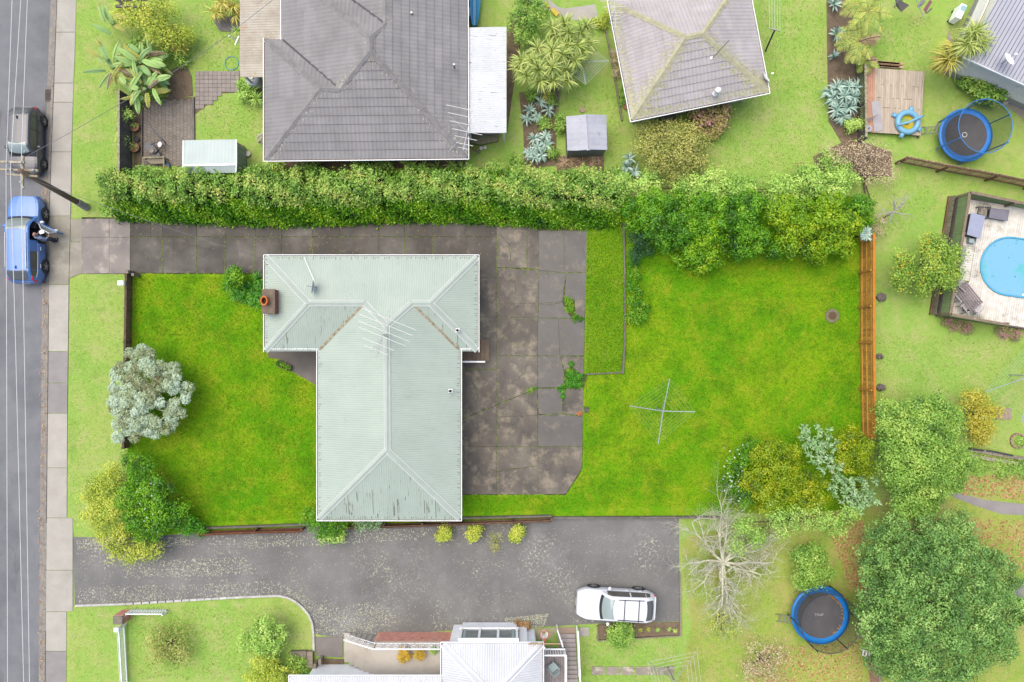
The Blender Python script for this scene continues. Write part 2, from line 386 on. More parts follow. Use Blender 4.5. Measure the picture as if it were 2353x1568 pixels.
# ---------------------------------------------------------------- ground, road, footpath
def sheet(name, pts, z, mat, parent=None, kind='structure'):
    o = MB().add([(p[0], p[1], z) for p in pts], [tuple(range(len(pts)))]).build(name, mat, parent)
    if kind and parent is None: tag(o, kind=kind)
    me = o.data
    if me.polygons and me.polygons[0].normal.z < 0: me.flip_normals()
    return o
def dpoly(*pts, z=0): return [W(x, y, z) for x, y in pts]
def tpoly(c, r, *pts, z=0): return [T(c, r, x, y, z) for x, y in pts]

sheet('ground', [(-220, -220), (220, -220), (220, 220), (-220, 220)], 0, pale_lawn_m)
lot = dpoly((303, 452), (1977, 452), (1980, 1172), (470, 1222), (288, 1236), (296, 640))
sheet('lawn', lot, .006, lot_lawn_m)
sheet('lawn', dpoly((1347, 530), (1434, 520), (1434, 857), (1342, 860)), .05, bank_lawn_m)
sheet('lawn', dpoly((1985, 1150), (2700, 1120), (2700, 1800), (1500, 1800), (1590, 1440), (1560, 1240)), .004, litter_lawn_m)
def edge_x(y, pts):
    for (x0, y0), (x1, y1) in zip(pts, pts[1:]):
        if y0 <= y <= y1: return x0 + (x1 - x0) * (y - y0) / (y1 - y0)
    return pts[0][0] if y < pts[0][1] else pts[-1][0]
KB = [(129, -400), (129, 0), (118, 300), (111, 500), (109, 780), (105, 1170), (102, 1568), (100, 2000)]      # kerb line
FP = [(177, -400), (177, 0), (166, 300), (163, 480), (159, 640), (155, 1000), (153, 1568), (151, 2000)]      # lawn side of the footpath
sheet('road', [W(-900, -400)] + [W(x - 9, y) for x, y in KB] + [W(-900, 2000)], .012, road_m)
gut = setting('gutter')
mb = MB(); ys = list(range(-200, 1800, 50))
for a, b in zip(ys, ys[1:]):
    xa, xb = edge_x(a, KB), edge_x(b, KB)
    mb.quad(W(xa - 13, a, .016), W(xb - 13, b, .016), W(xb - 2, b, .02), W(xa - 2, a, .02))
tag(mb.build('channel', gutter_m, gut), kind=None)
kerb = setting('kerb')
for a, b in zip(ys, ys[1:]):
    xa, xb = edge_x(a, KB), edge_x(b, KB); low = .05 if 470 < a < 660 or 1170 < a < 1450 else .085
    mb = MB(); mb.prism([W(xa - 2, a + .4), W(xa + 3.2, a + .4), W(xb + 3.2, b - .4), W(xb - 2, b - .4)], 0, low); mb.build('kerb_stone', gutter_m, kerb)
fpath = setting('footpath')
joints = [-160, -60, 75, 192, 236, 350, 497, 655, 808, 880, 950, 1075, 1190, 1310, 1405, 1496, 1600, 1750]
for a, b in zip(joints, joints[1:]):
    mat = patch_m if a in (808, 880, 1496, 1600) else (cross_m if a in (497,) else conc_m)
    g = .6
    pl = [W(edge_x(a, KB) + 3.6, a + g), W(edge_x(a, FP), a + g), W(edge_x(b, FP), b - g), W(edge_x(b, KB) + 3.6, b - g)]
    if a == 1190 or a == 1310:
        pl[1] = W(168, a + g); pl[2] = W(168, b - g)
    MB().prism(pl, 0, .05 + random.uniform(-.003, .003)).build('paving_slab', mat, fpath)
for pl in (((163.5, 503), (190, 506), (190, 556), (163, 556)), ((163, 557.2), (190, 557.2), (188, 628), (160, 640))):
    MB().prism([W(*p) for p in pl], 0, .047).build('paving_slab', cross_m, fpath)
# grass verges between path and fences, a little above the path bed
for pts in (((178, -200), (304, -200), (304, 0), (304, 390), (300, 440), (240, 470), (245, 500), (192, 504), (165, 500), (167, 300)),
            ((161, 641), (188, 630), (302, 625), (290, 1236), (174, 1226), (155, 1225), (156, 1000)),
            ((154, 1392), (294, 1392), (294, 1800), (150, 1800), (153, 1568))):
    o = MB().prism([W(*p) for p in pts], 0, .024).build('verge', pale_lawn_m); tag(o, kind='structure')
# storm drain
g = thing('storm_drain', 'rusty slotted storm drain grate in the road gutter above the dark hatchback', 'drain', T(0, 0, 438, 865, .02))
c0 = T(0, 0, 438, 865, .03)
MB().box(c0, (.36, .66, .02)).build('pit', black_m, g)
fr = MB()
for dx in (-.19, .19): fr.box(c0 + Vector((dx, 0, .012)), (.03, .7, .03))
for dy in (-.34, .34): fr.box(c0 + Vector((0, dy, .012)), (.35, .03, .03))
fr.build('frame', gutter_m, g)
for i in range(9): piece('bar', g, c0 + Vector((0, -.28 + i * .07, .018)), (.35, .026, .02), M('rust_bar', C(150, 138, 130), C(128, 112, 100), 9, .8, rnd=.1))

# ---------------------------------------------------------------- concrete drive and yard of the lot
drv = setting('driveway')
sheet('joint_bed', dpoly((188, 500), (1350, 500), (1350, 862), (1340, 900), (1338, 1080), (1300, 1138), (1058, 1138), (1058, 632), (300, 630), (188, 630)), .024, moss_m, drv)
def slab(pts, mat, top=.055):
    P = [W(*p) for p in pts]; c = sum(P, Vector()) / len(P)
    P = [p + (c - p).normalized() * .013 for p in P]
    z = top + random.uniform(-.006, .006)
    MB().prism([(p.x, p.y) for p in P], .0, z).build('concrete_slab', mat, drv, bevel=0)
xa = [300, 347, 375, 452, 518, 587, 648, 719, 780, 871, 930, 995, 1071, 1141]
for a, b in zip([188, 252], [252, 300]):
    slab(((a, 503), (b, 503), (b, 546), (a, 546)), entry_m); slab(((a, 546), (b, 546), (b, 629), (a, 630)), entry_m)
for a, b in zip(xa, xa[1:]):
    slab(((a, 503), (b, 504), (b, 545), (a, 544)), slab_m)
xb = [300, 375, 399, 452, 518, 587, 648, 719, 780, 871, 930, 960, 995, 1071, 1141]
for a, b in zip(xb, xb[1:]):
    slab(((a, 545), (b, 545), (b, 628 if b < 615 else 640), (a, 628 if b < 615 else 640)), slab_m)
# yard: columns of slabs beside and behind the house
yard = [
 (((1060, 640), (1141, 640), (1141, 662), (1060, 662)), slab_b_m), (((1060, 662), (1141, 662), (1141, 729), (1060, 729)), slab_b_m), (((1060, 729), (1141, 729), (1141, 849), (1060, 849)), slab_b_m),
 (((1060, 849), (1141, 849), (1141, 931), (1060, 966)), slab_m), (((1060, 966), (1141, 931), (1141, 1026), (1060, 1026)), slab_b_m), (((1060, 1026), (1141, 1026), (1141, 1136), (1060, 1136)), slab_b_m),
 (((1141, 504), (1211, 520), (1211, 617), (1141, 615)), slab_m), (((1211, 520), (1238, 529), (1238, 620), (1211, 617)), slab_m), (((1141, 616), (1238, 621), (1238, 698), (1141, 698)), slab_b_m), (((1141, 698), (1238, 698), (1236, 731), (1141, 728)), slab_b_m),
 (((1141, 728), (1236, 731), (1235, 818), (1141, 817)), slab_b_m), (((1141, 817), (1235, 818), (1235, 892), (1141, 930)), slab_b_m), (((1141, 931), (1235, 893), (1235, 955), (1141, 958)), slab_m), (((1141, 958), (1235, 955), (1236, 1026), (1141, 1026)), slab_m),
 (((1141, 1026), (1236, 1026), (1237, 1070), (1141, 1085)), slab_b_m), (((1141, 1085), (1237, 1070), (1237, 1136), (1141, 1136)), slab_b_m),
 (((1238, 530), (1296, 530), (1296, 627), (1238, 622)), slab_w_m), (((1296, 530), (1348, 530), (1347, 627), (1296, 627)), slab_w_m),
 (((1238, 622), (1301, 627), (1294, 684), (1292, 694), (1238, 698)), slab_w_m), (((1301, 627), (1347, 627), (1345, 688), (1318, 690), (1297, 684)), slab_w_m),
 (((1238, 698), (1292, 694), (1300, 716), (1315, 732), (1236, 731)), slab_w_m), (((1320, 688), (1345, 688), (1343, 732), (1322, 726)), slab_m),
 (((1236, 731), (1283, 732), (1286, 818), (1235, 818)), slab_w_m), (((1283, 732), (1343, 734), (1342, 818), (1286, 818)), slab_w_m),
 (((1235, 818), (1287, 818), (1296, 855), (1296, 890), (1235, 891)), slab_w_m), (((1287, 818), (1342, 820), (1341, 866), (1313, 842), (1297, 852)), slab_m),
 (((1235, 893), (1293, 893), (1292, 950), (1237, 953)), slab_w_m), (((1297, 893), (1340, 893), (1339, 957), (1292, 950)), slab_m),
 (((1235, 954), (1292, 951), (1339, 958), (1338, 1026), (1236, 1026)), slab_w_m), (((1236, 1026), (1338, 1026), (1337, 1075), (1300, 1135), (1237, 1136)), slab_b_m)]
for pts, m in yard: slab(pts, slab_b_m if m is slab_m else m)
# front step path under the eave of the west corner
pth = setting('path')
MB().prism([W(*p) for p in ((614, 800), (740, 800), (740, 892), (725, 884), (667, 851), (645, 826), (618, 822))], 0, .04).build('concrete_slab', M('dark_slab', C(104, 97, 92), C(118, 108, 98), 1, .7, .1, 60, wet=.4), pth)

# ---------------------------------------------------------------- shared asphalt drive below the lot
sd = [(168, 1234), (300, 1236), (470, 1224), (740, 1208), (1060, 1198), (1500, 1188), (1560, 1192), (1562, 1428), (1375, 1433), (1160, 1445), (1059, 1447), (800, 1466), (745, 1462), (722, 1455), (721, 1430), (706, 1400), (680, 1378), (640, 1370), (560, 1374), (420, 1382), (290, 1390), (172, 1392), (170, 1300)]
sheet('shared_driveway', dpoly(*sd), .015, tar_m)
ed = [(176, 1391), (290, 1387), (420, 1379), (540, 1372), (640, 1368), (664, 1373), (682, 1383), (698, 1397), (710, 1412), (718, 1430), (721, 1455), (722, 1495)]
MBl = MB()
kb = thing('kerb_edging', 'curved edging of white painted stones around the lower left lawn', 'edging', W(*ed[4]))
P = [W(*p) for p in ed]; seg = []
for a, b in zip(P, P[1:]):
    n = max(1, int((b - a).length / .42))
    for i in range(n): seg.append((a.lerp(b, i / n), a.lerp(b, (i + 1) / n)))
edge_st_m = M('painted_stone', C(232, 228, 222), C(205, 198, 190), 5, .8, .3, 40, rnd=.12)
for a, b in seg:
    d = b - a; piece('edging_stone', kb, (a + b) / 2 + Vector((0, 0, .06)), (round(d.length - .02, 1), .12, .14), edge_st_m, math.atan2(d.y, d.x))
MB().prism([W(*p) for p in ((1375, 1434), (1562, 1429), (1563, 1458), (1370, 1468))], 0, .05).build('garden_bed', soil_m)['kind'] = 'structure'
MB().prism([W(*p) for p in ((725, 1464), (788, 1464), (788, 1510), (728, 1508))], 0, .05).build('path', M('dark_step', C(158, 148, 142), C(145, 136, 130), 2, .8, .1, 50))['kind'] = 'structure'
# asphalt footpath lower right
sheet('path', tpoly(3, 2, (1660, 1395), (1760, 1402), (2000, 1462), (2352, 1500), (2500, 1520), (2500, 1640), (2352, 1600), (2140, 1590), (1900, 1510), (1720, 1440)), .012, patch_m)
sheet('path', tpoly(3, 3, (2240, 740), (2352, 640), (2600, 560), (2600, 900), (2352, 830), (2250, 770)), .012, patch_m)

def lerp_(a, b, t): return a + (b - a) * t
# lichen crust flaking over the edges of the asphalt, and cracks in the yard
litter('lichen_flecks', 'pale lichen flecks crusting the edges of the shared asphalt drive', 'lichen', [dpoly((175, 1240), (420, 1234), (460, 1252), (300, 1262), (180, 1262)), dpoly((180, 1350), (640, 1335), (700, 1376), (560, 1374), (180, 1390)), dpoly((300, 1290), (560, 1280), (600, 1320), (280, 1330)), dpoly((640, 1340), (760, 1400), (860, 1380), (930, 1430), (800, 1462), (726, 1456), (712, 1405)), dpoly((560, 1230), (1000, 1212), (960, 1240), (560, 1262)), dpoly((1160, 1420), (1260, 1410), (1250, 1440), (1160, 1444))], 900, LEAF('leaf_lichen', [C(196, 192, 160), C(216, 214, 184), C(228, 226, 204)], 0), .034, .019, .7)
litter('lichen_flecks', 'scattered pale lichen flecks in the middle of the shared asphalt drive', 'lichen', [dpoly((250, 1250), (1400, 1210), (1480, 1400), (800, 1440), (680, 1360), (250, 1370))], 1300, MATS['leaf_lichen'], .02, .019, .7)
crk = MB()
for pts in (((1060, 966), (1110, 942), (1176, 917), (1236, 893)), ((1141, 1085), (1170, 1078), (1205, 1076), (1238, 1070)), ((1238, 698), (1262, 702), (1292, 694)), ((1180, 640), (1186, 668), (1178, 694)), ((1150, 760), (1180, 790), (1228, 800)), ((1238, 951), (1270, 957), (1292, 950), (1338, 957)), ((1215, 830), (1200, 862), (1180, 880)), ((1300, 632), (1296, 660), (1292, 690)), ((640, 548), (652, 600), (648, 630)), ((1080, 870), (1100, 905), (1090, 940)), ((1150, 540), (1176, 570), (1170, 612))):
    P_ = []
    for (x0, y0), (x1, y1) in zip(pts, pts[1:]):
        for k in range(5): P_.append(W(lerp_(x0, x1, k / 5) + random.uniform(-1.5, 1.5), lerp_(y0, y1, k / 5) + random.uniform(-1.5, 1.5), .058))
    crk.tube(P_, [random.uniform(.006, .016) for _ in P_], 4)
tag(crk.build('slab_cracks', moss_m, drv), kind='stuff')

jl = [dpoly((300, 543.5), (1141, 543.5), (1141, 546.5), (300, 546.5))]
for x in (375, 452, 518, 587, 719, 780, 930, 995, 1141): jl.append(dpoly((x - 1.2, 546), (x + 1.2, 546), (x + 1.2, 628), (x - 1.2, 628)))
for x, y0, y1 in ((1141, 640, 1136), (1237, 540, 1136), (1298, 540, 890), (1347, 540, 1060), (1211, 540, 640)): jl.append(dpoly((x - 1.6, y0), (x + 1.6, y0), (x + 1.6, y1), (x - 1.6, y1)))
for y, x0, x1 in ((627, 1238, 1345), (731, 1145, 1342), (818, 1145, 1340), (892, 1200, 1340), (1026, 1145, 1338), (849, 1060, 1140)): jl.append(dpoly((x0, y - 1.4), (x1, y - 1.4), (x1, y + 1.4), (x0, y + 1.4)))
litter('joint_moss', 'moss and tiny weeds along the joints of the driveway slabs', 'moss', jl, 150, LEAF('leaf_moss', [C(80, 100, 20), C(120, 150, 24), C(160, 186, 40)]), .022, .055, .7)
# ---------------------------------------------------------------- roofs
class Face:
    """one roof plane: pts[0]->pts[1] is the eave, the others close the outline"""
    def __init__(s, pts):
        s.p = [Vector(p) for p in pts]; a, b = s.p[0], s.p[1]
        d = (b - a); d.z = 0; s.L = d.length; s.u = d / s.L
        s.v = Vector((-s.u.y, s.u.x, 0))
        c = sum(s.p, Vector()) / len(s.p)
        if (c - a).dot(s.v) < 0: s.v = -s.v
        s.uv = [((p - a).dot(s.u), (p - a).dot(s.v), p.z) for p in s.p]
        A = np.array([(x, y, 1) for x, y, _ in s.uv]); s.k = np.linalg.lstsq(A, np.array([q[2] for q in s.uv]), rcond=None)[0]
        s.a = a; s.u0 = min(q[0] for q in s.uv); s.u1 = max(q[0] for q in s.uv); s.v1 = max(q[1] for q in s.uv)
    def rng(s, u):
        hit = []; n = len(s.uv)
        for i in range(n):
            a, b = s.uv[i], s.uv[(i + 1) % n]
            if (a[0] <= u) != (b[0] <= u):
                t = (u - a[0]) / (b[0] - a[0]); hit.append(a[1] + t * (b[1] - a[1]))
        return (min(hit), max(hit)) if len(hit) > 1 else None
    def at(s, u, v, dz=0):
        p = s.a + s.u * u + s.v * v; return Vector((p.x, p.y, s.k[0] * u + s.k[1] * v + s.k[2] + dz))
    def panel(s, ua, ub, va, vb, wave, amp, step, tilt=0.0, over=0.0):
        mb = MB(); n = max(1, int(round((ub - ua) / step))); cols = []
        for i in range(n + 1):
            u = ua + (ub - ua) * i / n; uu = min(max(u, s.u0 + 1e-4), s.u1 - 1e-4); r = s.rng(uu)
            if r is None: cols.append(None); continue
            lo, hi = max(va, r[0]), min(vb, r[1])
            if hi - lo < .01: cols.append(None); continue
            w = amp * math.sin(2 * math.pi * u / wave) if amp else 0
            z = lambda v: .012 + w + tilt * (1 - (v - va) / max(.01, vb - va))
            if over and lo <= r[0] + 1e-3: lo -= over
            cols.append((s.at(uu, lo, z(lo) - (tilt or .02) - .01), s.at(uu, lo, z(lo)), s.at(uu, hi, z(hi))))
        for a, b in zip(cols, cols[1:]):
            if a and b:
                mb.quad(a[1], b[1], b[2], a[2]); mb.quad(a[0], b[0], b[1], a[1])
        return mb
def sheets(parent, face, mat, width=.76, wave=.12, amp=.012, over=.04, name='roof_sheet', step=None, smooth=True):
    n = max(1, int(round((face.u1 - face.u0) / width)))
    for i in range(n):
        a = face.u0 + (face.u1 - face.u0) * i / n; b = face.u0 + (face.u1 - face.u0) * (i + 1) / n
        mb = face.panel(a, b + .01, -.01, 99, wave, amp, step or wave / 4, over=over)
        if mb.f:
            for j, q in enumerate(mb.v): mb.v[j] = (q[0], q[1], q[2] + .003 * (i % 2))
            mb.build(name, mat, parent, smooth=False)
def tiles(parent, face, mat, w=1.25, h=.38, wave=.22, amp=.012, tilt=.04, name='roof_tile'):
    r = 0; v = 0.0
    while v < face.v1 - .02:
        u = face.u0 - (r % 2) * w * .5
        while u < face.u1:
            mb = face.panel(max(u, face.u0), min(u + w, face.u1) - .004, v, v + h, wave, amp, wave / 4, tilt, over=.03 if v == 0 else 0)
            if mb.f: mb.build(name, mat, parent)
            u += w
        v += h; r += 1
def cap(parent, a, b, mat, w=.2, drop=.06, lift=.05, edge=None, name='ridge_cap', piece_len=None, ea=None):
    """folded cap along a ridge or hip; edge = material of the beads"""
    a = Vector(a); b = Vector(b); t = (b - a).normalized(); sd = t.cross(Vector((0, 0, 1))).normalized(); up = Vector((0, 0, 1))
    n = 1 if not piece_len else max(1, int(round((b - a).length / piece_len)))
    for i in range(n):
        p, q = a.lerp(b, i / n), a.lerp(b, (i + 1) / n); k = .012 if i % 2 else 0
        mb = MB()
        def prof(x, s=1.0): return [x + sd * w * s - up * (drop - lift), x + sd * w * .25 + up * lift, x + up * (lift + .025), x - sd * w * .25 + up * lift, x - sd * w * s - up * (drop - lift)]
        P, Q = [v + up * k for v in prof(p)], [v + up * k for v in prof(q)]
        for j in range(4): mb.quad(P[j], Q[j], Q[j + 1], P[j + 1])
        mb.quad(*P[::-1]); mb.quad(*Q)
        o = mb.build(name, mat, parent)
    if edge:
        for s in (1, -1):
            e = MB(); e.bar(a + sd * w * s - up * (drop - lift - .012), b + sd * w * s - up * (drop - lift - .012), .028, .022); e.build('cap_edge', edge, o)
def gutters(parent, pts, mat, w=.12, closed=True, inner=None, lip=.03):
    P = [Vector(p) for p in pts]; n = len(P)
    for i in range(n if closed else n - 1):
        a, b = P[i], P[(i + 1) % n]; t = (b - a).normalized(); out = t.cross(Vector((0, 0, 1)))
        cen = sum(P, Vector()) / n
        if out.dot((a + b) / 2 - cen) < 0: out = -out
        g = MB(); o = out * w
        g.bar(a + o * 1.0 - t * w, b + o * 1.0 + t * w, lip, .1); g.bar(a + o * .5 - Vector((0, 0, .05)), b + o * .5 - Vector((0, 0, .05)), w, .02)
        k = g.build('gutter', mat, parent)
        if inner:
            MB().bar(a + o * .5 - Vector((0, 0, .03)), b + o * .5 - Vector((0, 0, .03)), w * .8, .02).build('gutter_litter', inner, k)
def inset(pts, d):
    P = [Vector((p[0], p[1], 0)) for p in pts]; n = len(P)
    ar = sum(P[i].x * P[(i + 1) % n].y - P[(i + 1) % n].x * P[i].y for i in range(n)); sg = 1 if ar > 0 else -1; out = []
    for i in range(n):
        a, b, c = P[i - 1], P[i], P[(i + 1) % n]
        t1 = (b - a).normalized(); t2 = (c - b).normalized(); n1 = Vector((-t1.y, t1.x, 0)) * sg; n2 = Vector((-t2.y, t2.x, 0)) * sg
        m = n1 + n2; out.append(b + m * (d / max(.3, m.dot(n1))))
    return out
def walls(parent, plan, z0, z1, mat, skip=()):
    n = len(plan)
    for i in range(n):
        if i in skip: continue
        a, b = plan[i], plan[(i + 1) % n]; t = (b - a).normalized(); k = Vector((-t.y, t.x, 0)) * .0
        w = MB(); w.bar(Vector((a.x, a.y, (z0 + z1) / 2)), Vector((b.x, b.y, (z0 + z1) / 2)), .12, z1 - z0); w.build('wall', mat, parent)
def window(parent, a, b, frac, w, z0, z1, out):
    """window in wall a->b"""
    a = Vector((a.x, a.y, 0)); b = Vector((b.x, b.y, 0)); t = (b - a).normalized(); c = a.lerp(b, frac) + out * .08
    f = MB()
    for s in (-1, 1): f.bar(c + t * s * w / 2 + Vector((0, 0, z0)), c + t * s * w / 2 + Vector((0, 0, z1)), .07, .07)
    f.bar(c - t * w / 2 + Vector((0, 0, z0)), c + t * w / 2 + Vector((0, 0, z0)), .09, .07); f.bar(c - t * w / 2 + Vector((0, 0, z1)), c + t * w / 2 + Vector((0, 0, z1)), .09, .07)
    o = f.build('window', white_m, parent)
    MB().bar(c - t * (w / 2 - .03) + Vector((0, 0, (z0 + z1) / 2)) - out * .02, c + t * (w / 2 - .03) + Vector((0, 0, (z0 + z1) / 2)) - out * .02, .02, z1 - z0 - .06).build('pane', glass_m, o)

def yagi(name, label, base, mast_h, az, boom, elems, tilt=0.0, mat=None, stay=None):
    """a TV aerial: mast, boom and cross rods; elems = list of (position on the boom, length)"""
    mat = mat or alum_m; t = thing(name, label, 'antenna', base); b = Vector(base); top = b + Vector((0, 0, mast_h))
    MB().tube([b, top], .025, 6).build('mast', mat, t)
    d = Vector((math.cos(az), math.sin(az), tilt)).normalized(); s = Vector((-math.sin(az), math.cos(az), 0))
    MB().tube([top - d * boom * .5, top + d * boom * .5], .02, 6).build('boom', mat, t)
    for u, L in elems:
        c = top + d * boom * u; MB().tube([c - s * L / 2, c + s * L / 2], .014, 5).build('rod', mat, t)
    if stay:
        for e in stay: MB().tube([top - Vector((0, 0, mast_h * .3)), e], .008, 4).build('stay', mat, t)
    return t
def dish(name, label, base, h, aim, r=.33, mat=None):
    t = thing(name, label, 'dish', base); b = Vector(base); mat = mat or white_m; top = b + Vector((0, 0, h))
    a = Vector(aim).normalized(); x = a.cross(Vector((0, 0, 1))).normalized(); y = x.cross(a)
    m = MB(); n = 20; rows = []
    for i in range(5):
        q = i / 4; rows.append([top + (x * math.cos(2 * math.pi * k / n) * r * q + y * math.sin(2 * math.pi * k / n) * r * q) + a * (.12 * q * q) for k in range(n)])
    vs = [p for rw in rows for p in rw]; m.add(vs, [(i * n + k, i * n + (k + 1) % n, (i + 1) * n + (k + 1) % n, (i + 1) * n + k) for i in range(4) for k in range(n)])
    m.build('reflector', mat, t, smooth=True)
    MB().tube([b, top - a * .02], .022, 6).build('bracket', metal_m, t)
    MB().tube([top - y * r + a * .1, top + a * .42 - y * .1], .014, 5).build('feed_arm', metal_m, t)
    MB().box(top + a * .44 - y * .1, (.1, .07, .08)).build('receiver', mat, t)
    return t

def roof_lichen(parent, faces, segs, n, mat, reach=.5, size=.03):
    """flecks of lichen growing along ridges and hips"""
    P, N = [], []
    for pts in faces:
        fc = Face(pts); nz = Vector((-fc.k[0], -fc.k[1], 1)); nw = (fc.u * nz.x + fc.v * nz.y + Vector((0, 0, 1))).normalized()
        for _ in range(n):
            u_ = random.uniform(fc.u0 + .05, fc.u1 - .05); r_ = fc.rng(u_)
            if not r_: continue
            p = fc.at(u_, random.uniform(*r_), .055); dmin = 9
            for a, b in segs:
                t_ = max(0, min(1, (p - a).dot(b - a) / (b - a).length_squared)); dmin = min(dmin, (p - a.lerp(b, t_)).length)
            if dmin < reach * random.random() ** 2: P.append(p); N.append(nw)
    P = np.array([tuple(p) for p in P]); N = np.array([tuple(p) for p in N]); k = len(P)
    if k: tag(put(np_mesh('lichen_flecks', leaf_quads(P, N, size * rng.uniform(.5, 1.5, k), .8), 4, mat, rng.random(k), org=root_loc(parent)), 'lichen_flecks', parent), kind='stuff')

# ---------------------------------------------------------------- the green roofed house of the lot
e = 2.6
hs = thing('house', 'single storey house with pale sage green corrugated T shaped hip roof', 'house', W(894, 890))
A_, B_, C_, D_, E_, F_, G_, H_ = [W(x, y, e) for x, y in ((610, 590), (1097, 590), (1097, 806), (1057, 806), (1057, 1193), (732, 1193), (732, 806), (610, 806))]
r1, r2, r3, r4 = [W(x, 697, 3.44) for x in (709, 989, 838, 947)]; r5, r6 = W(889, 749, 3.85), W(890, 1035, 3.85)
sage_m = M('sage_roof', C(199, 211, 195), C(191, 204, 188), .8, .45, rnd=.015, stains=((C(176, 190, 176), 2.2, .62, .75), (C(225, 232, 222), 40, .66, .72)))
sage_s_m = M('sage_roof_streaked', C(195, 208, 192), C(186, 199, 183), .8, .45, rnd=.02, stains=((C(104, 100, 80), 2.4, .60, .66, (4.2, .35, 1)), (C(150, 150, 110), 5, .66, .74)))
sage_cap_m = M('sage_cap', C(208, 218, 204), C(198, 208, 194), 1.5, .5, stains=((C(160, 160, 130), 4, .66, .74),))
debris_m = M('leaf_debris', C(150, 130, 96), C(205, 200, 170), 7, .95, .4, 30)
roof = MB().add([r5, r6], []); 
for nm, pts, mt in (('n', (A_, B_, r2, r4, r5, r3, r1), sage_m), ('e', (B_, C_, r2), sage_m), ('se', (C_, D_, r4, r2), sage_s_m), ('stem_e', (D_, E_, r6, r5, r4), sage_m),
                    ('s', (E_, F_, r6), sage_s_m), ('stem_w', (F_, G_, r3, r5, r6), sage_m), ('sw', (G_, H_, r1, r3), sage_s_m), ('w', (H_, A_, r1), sage_m)):
    fc = Face(pts); sheets(hs, fc, mt, amp=.006); gr = MB()
    for i in range(int(fc.L * 9)):      # short dirt runs at the eave, long ones on the streaked faces
        u_ = round(random.uniform(fc.u0 + .1, fc.u1 - .1) / .12) * .12 + .09; r_ = fc.rng(u_)
        if not r_ or r_[1] < .15: continue
        ln = random.uniform(.03, .16) if random.random() < .8 or mt is not sage_s_m else random.uniform(.3, 1.6); v_ = 0.02 if ln < .2 else random.uniform(.02, .5)
        ln = min(ln, r_[1] - v_ - .05)
        if ln > .02: gr.bar(fc.at(u_, v_, .018), fc.at(u_, v_ + ln, .018), random.uniform(.012, .03), .006)
    tag(gr.build('dirt_streaks', M('roof_dirt', C(110, 104, 84), C(140, 134, 110), 9, .9), hs), kind='stuff')
for a, b in ((A_, r1), (H_, r1), (B_, r2), (C_, r2), (r1, r3), (r4, r2), (r3, r5), (r4, r5), (r5, r6), (r6, E_), (r6, F_)):
    cap(hs, a, b, sage_cap_m, .155, edge=M('sage_edge', C(236, 238, 232, 1.1), None))
for a, b in ((G_, r3), (D_, r4)):
    MB().bar(a.lerp(b, .02) + Vector((0, 0, .035)), b + Vector((0, 0, .03)), .13, .03).build('valley_gutter', debris_m, hs)
gutters(hs, [A_, B_, C_, D_, E_, F_, G_, H_], white_m, .09, inner=M('gutter_dark', C(110, 92, 74), C(150, 120, 80), 6, .9))
ring = [A_, B_, C_, D_, E_, F_, G_, H_]; plan = inset([(p.x, p.y) for p in ring], .5)
brick_wall_m = M('weatherboard', C(226, 214, 204), C(214, 202, 192), 2, .7)
walls(hs, plan, 0, 2.5, brick_wall_m)
MB().prism([(p.x, p.y) for p in inset([(p.x, p.y) for p in ring], .02)], 2.48, 2.52).build('soffit', white_m, hs)
for i, fr, w in ((0, .3, 1.8), (0, .7, 1.8), (1, .5, 1.6), (3, .35, 1.8), (3, .75, 1.4), (4, .5, 2.0), (5, .3, 2.0), (5, .7, 1.8), (7, .3, 1.4)):
    a, b = plan[i], plan[(i + 1) % 8]; t = (b - a).normalized(); out = Vector((-t.y, t.x, 0)); cen = W(894, 890)
    mid = (a + b) / 2
    if out.dot(mid - Vector((cen.x, cen.y, 0))) < 0: out = -out
    window(hs, a, b, fr, w, 1.0, 2.1, out)
a, b = plan[3], plan[4]
dr = MB().box((a.x + .08, a.y - .7, 1.05), (.06, .85, 2.0)).build('door', M('red_door', C(150, 60, 44), None, rough=.5), hs); MB().ball((a.x + .14, a.y - 1.02, 1.0), .035).build('handle', metal_m, dr)
# chimney: a brick stack with two courses of cap and one orange pot
cb = T(1, 1, 155, 1200, 3.3); brick_m = M('chimney_brick', C(200, 116, 92), C(166, 102, 86), 4, .9, .3, 30, rnd=.16)
ch = MB().box((cb.x, cb.y, 1.75), (.66, 1.25, 3.3)).build('chimney', M('mortar', C(150, 128, 116), None), hs)
for k in range(14):
    z = 2.35 + k * .078
    for i in range(5):
        for sx in (-1, 1): piece('brick', ch, (cb.x + sx * .325, cb.y - .5 + i * .25 + (.06 if k % 2 else -.06) * 0, z), (.05, .235, .066), brick_m)
    for i in range(2):
        for sy in (-1, 1): piece('brick', ch, (cb.x - .16 + i * .32, cb.y + sy * .62, z), (.3, .05, .066), brick_m)
MB().box((cb.x, cb.y, 3.46), (.7, 1.3, .1)).build('capping', M('mossy_cap', C(156, 134, 112), C(122, 112, 96), 5, .95, .5, 25, stains=((C(176, 100, 80), 3, .6, .7),)), ch)
MB().lathe((cb.x - .1, cb.y + .02, 3.5), [(.17, 0), (.17, .34), (.19, .36), (.19, .42), (.13, .42), (.13, .1)], 16, 1, 1.35).build('chimney_pot', M('orange_pot', C(232, 128, 66), C(214, 110, 52), 5, .8), ch)
# two vent pipes
for (x, y, sq) in ((1796, 474, 1), (1860, 1460, 0)):
    p = T(1, 2 if sq else 1, x, y, 3.2); v = MB().box((p.x, p.y, 3.12), (.2, .2, .06)).build('roof_vent', white_m, hs)
    MB().lathe((p.x, p.y, 3.0), [(.075, 0), (.075, .42), (.05, .42), (.05, .2), (0, .2)], 12).build('pipe', M('vent_dark', C(60, 56, 58), None, rough=.6), v)
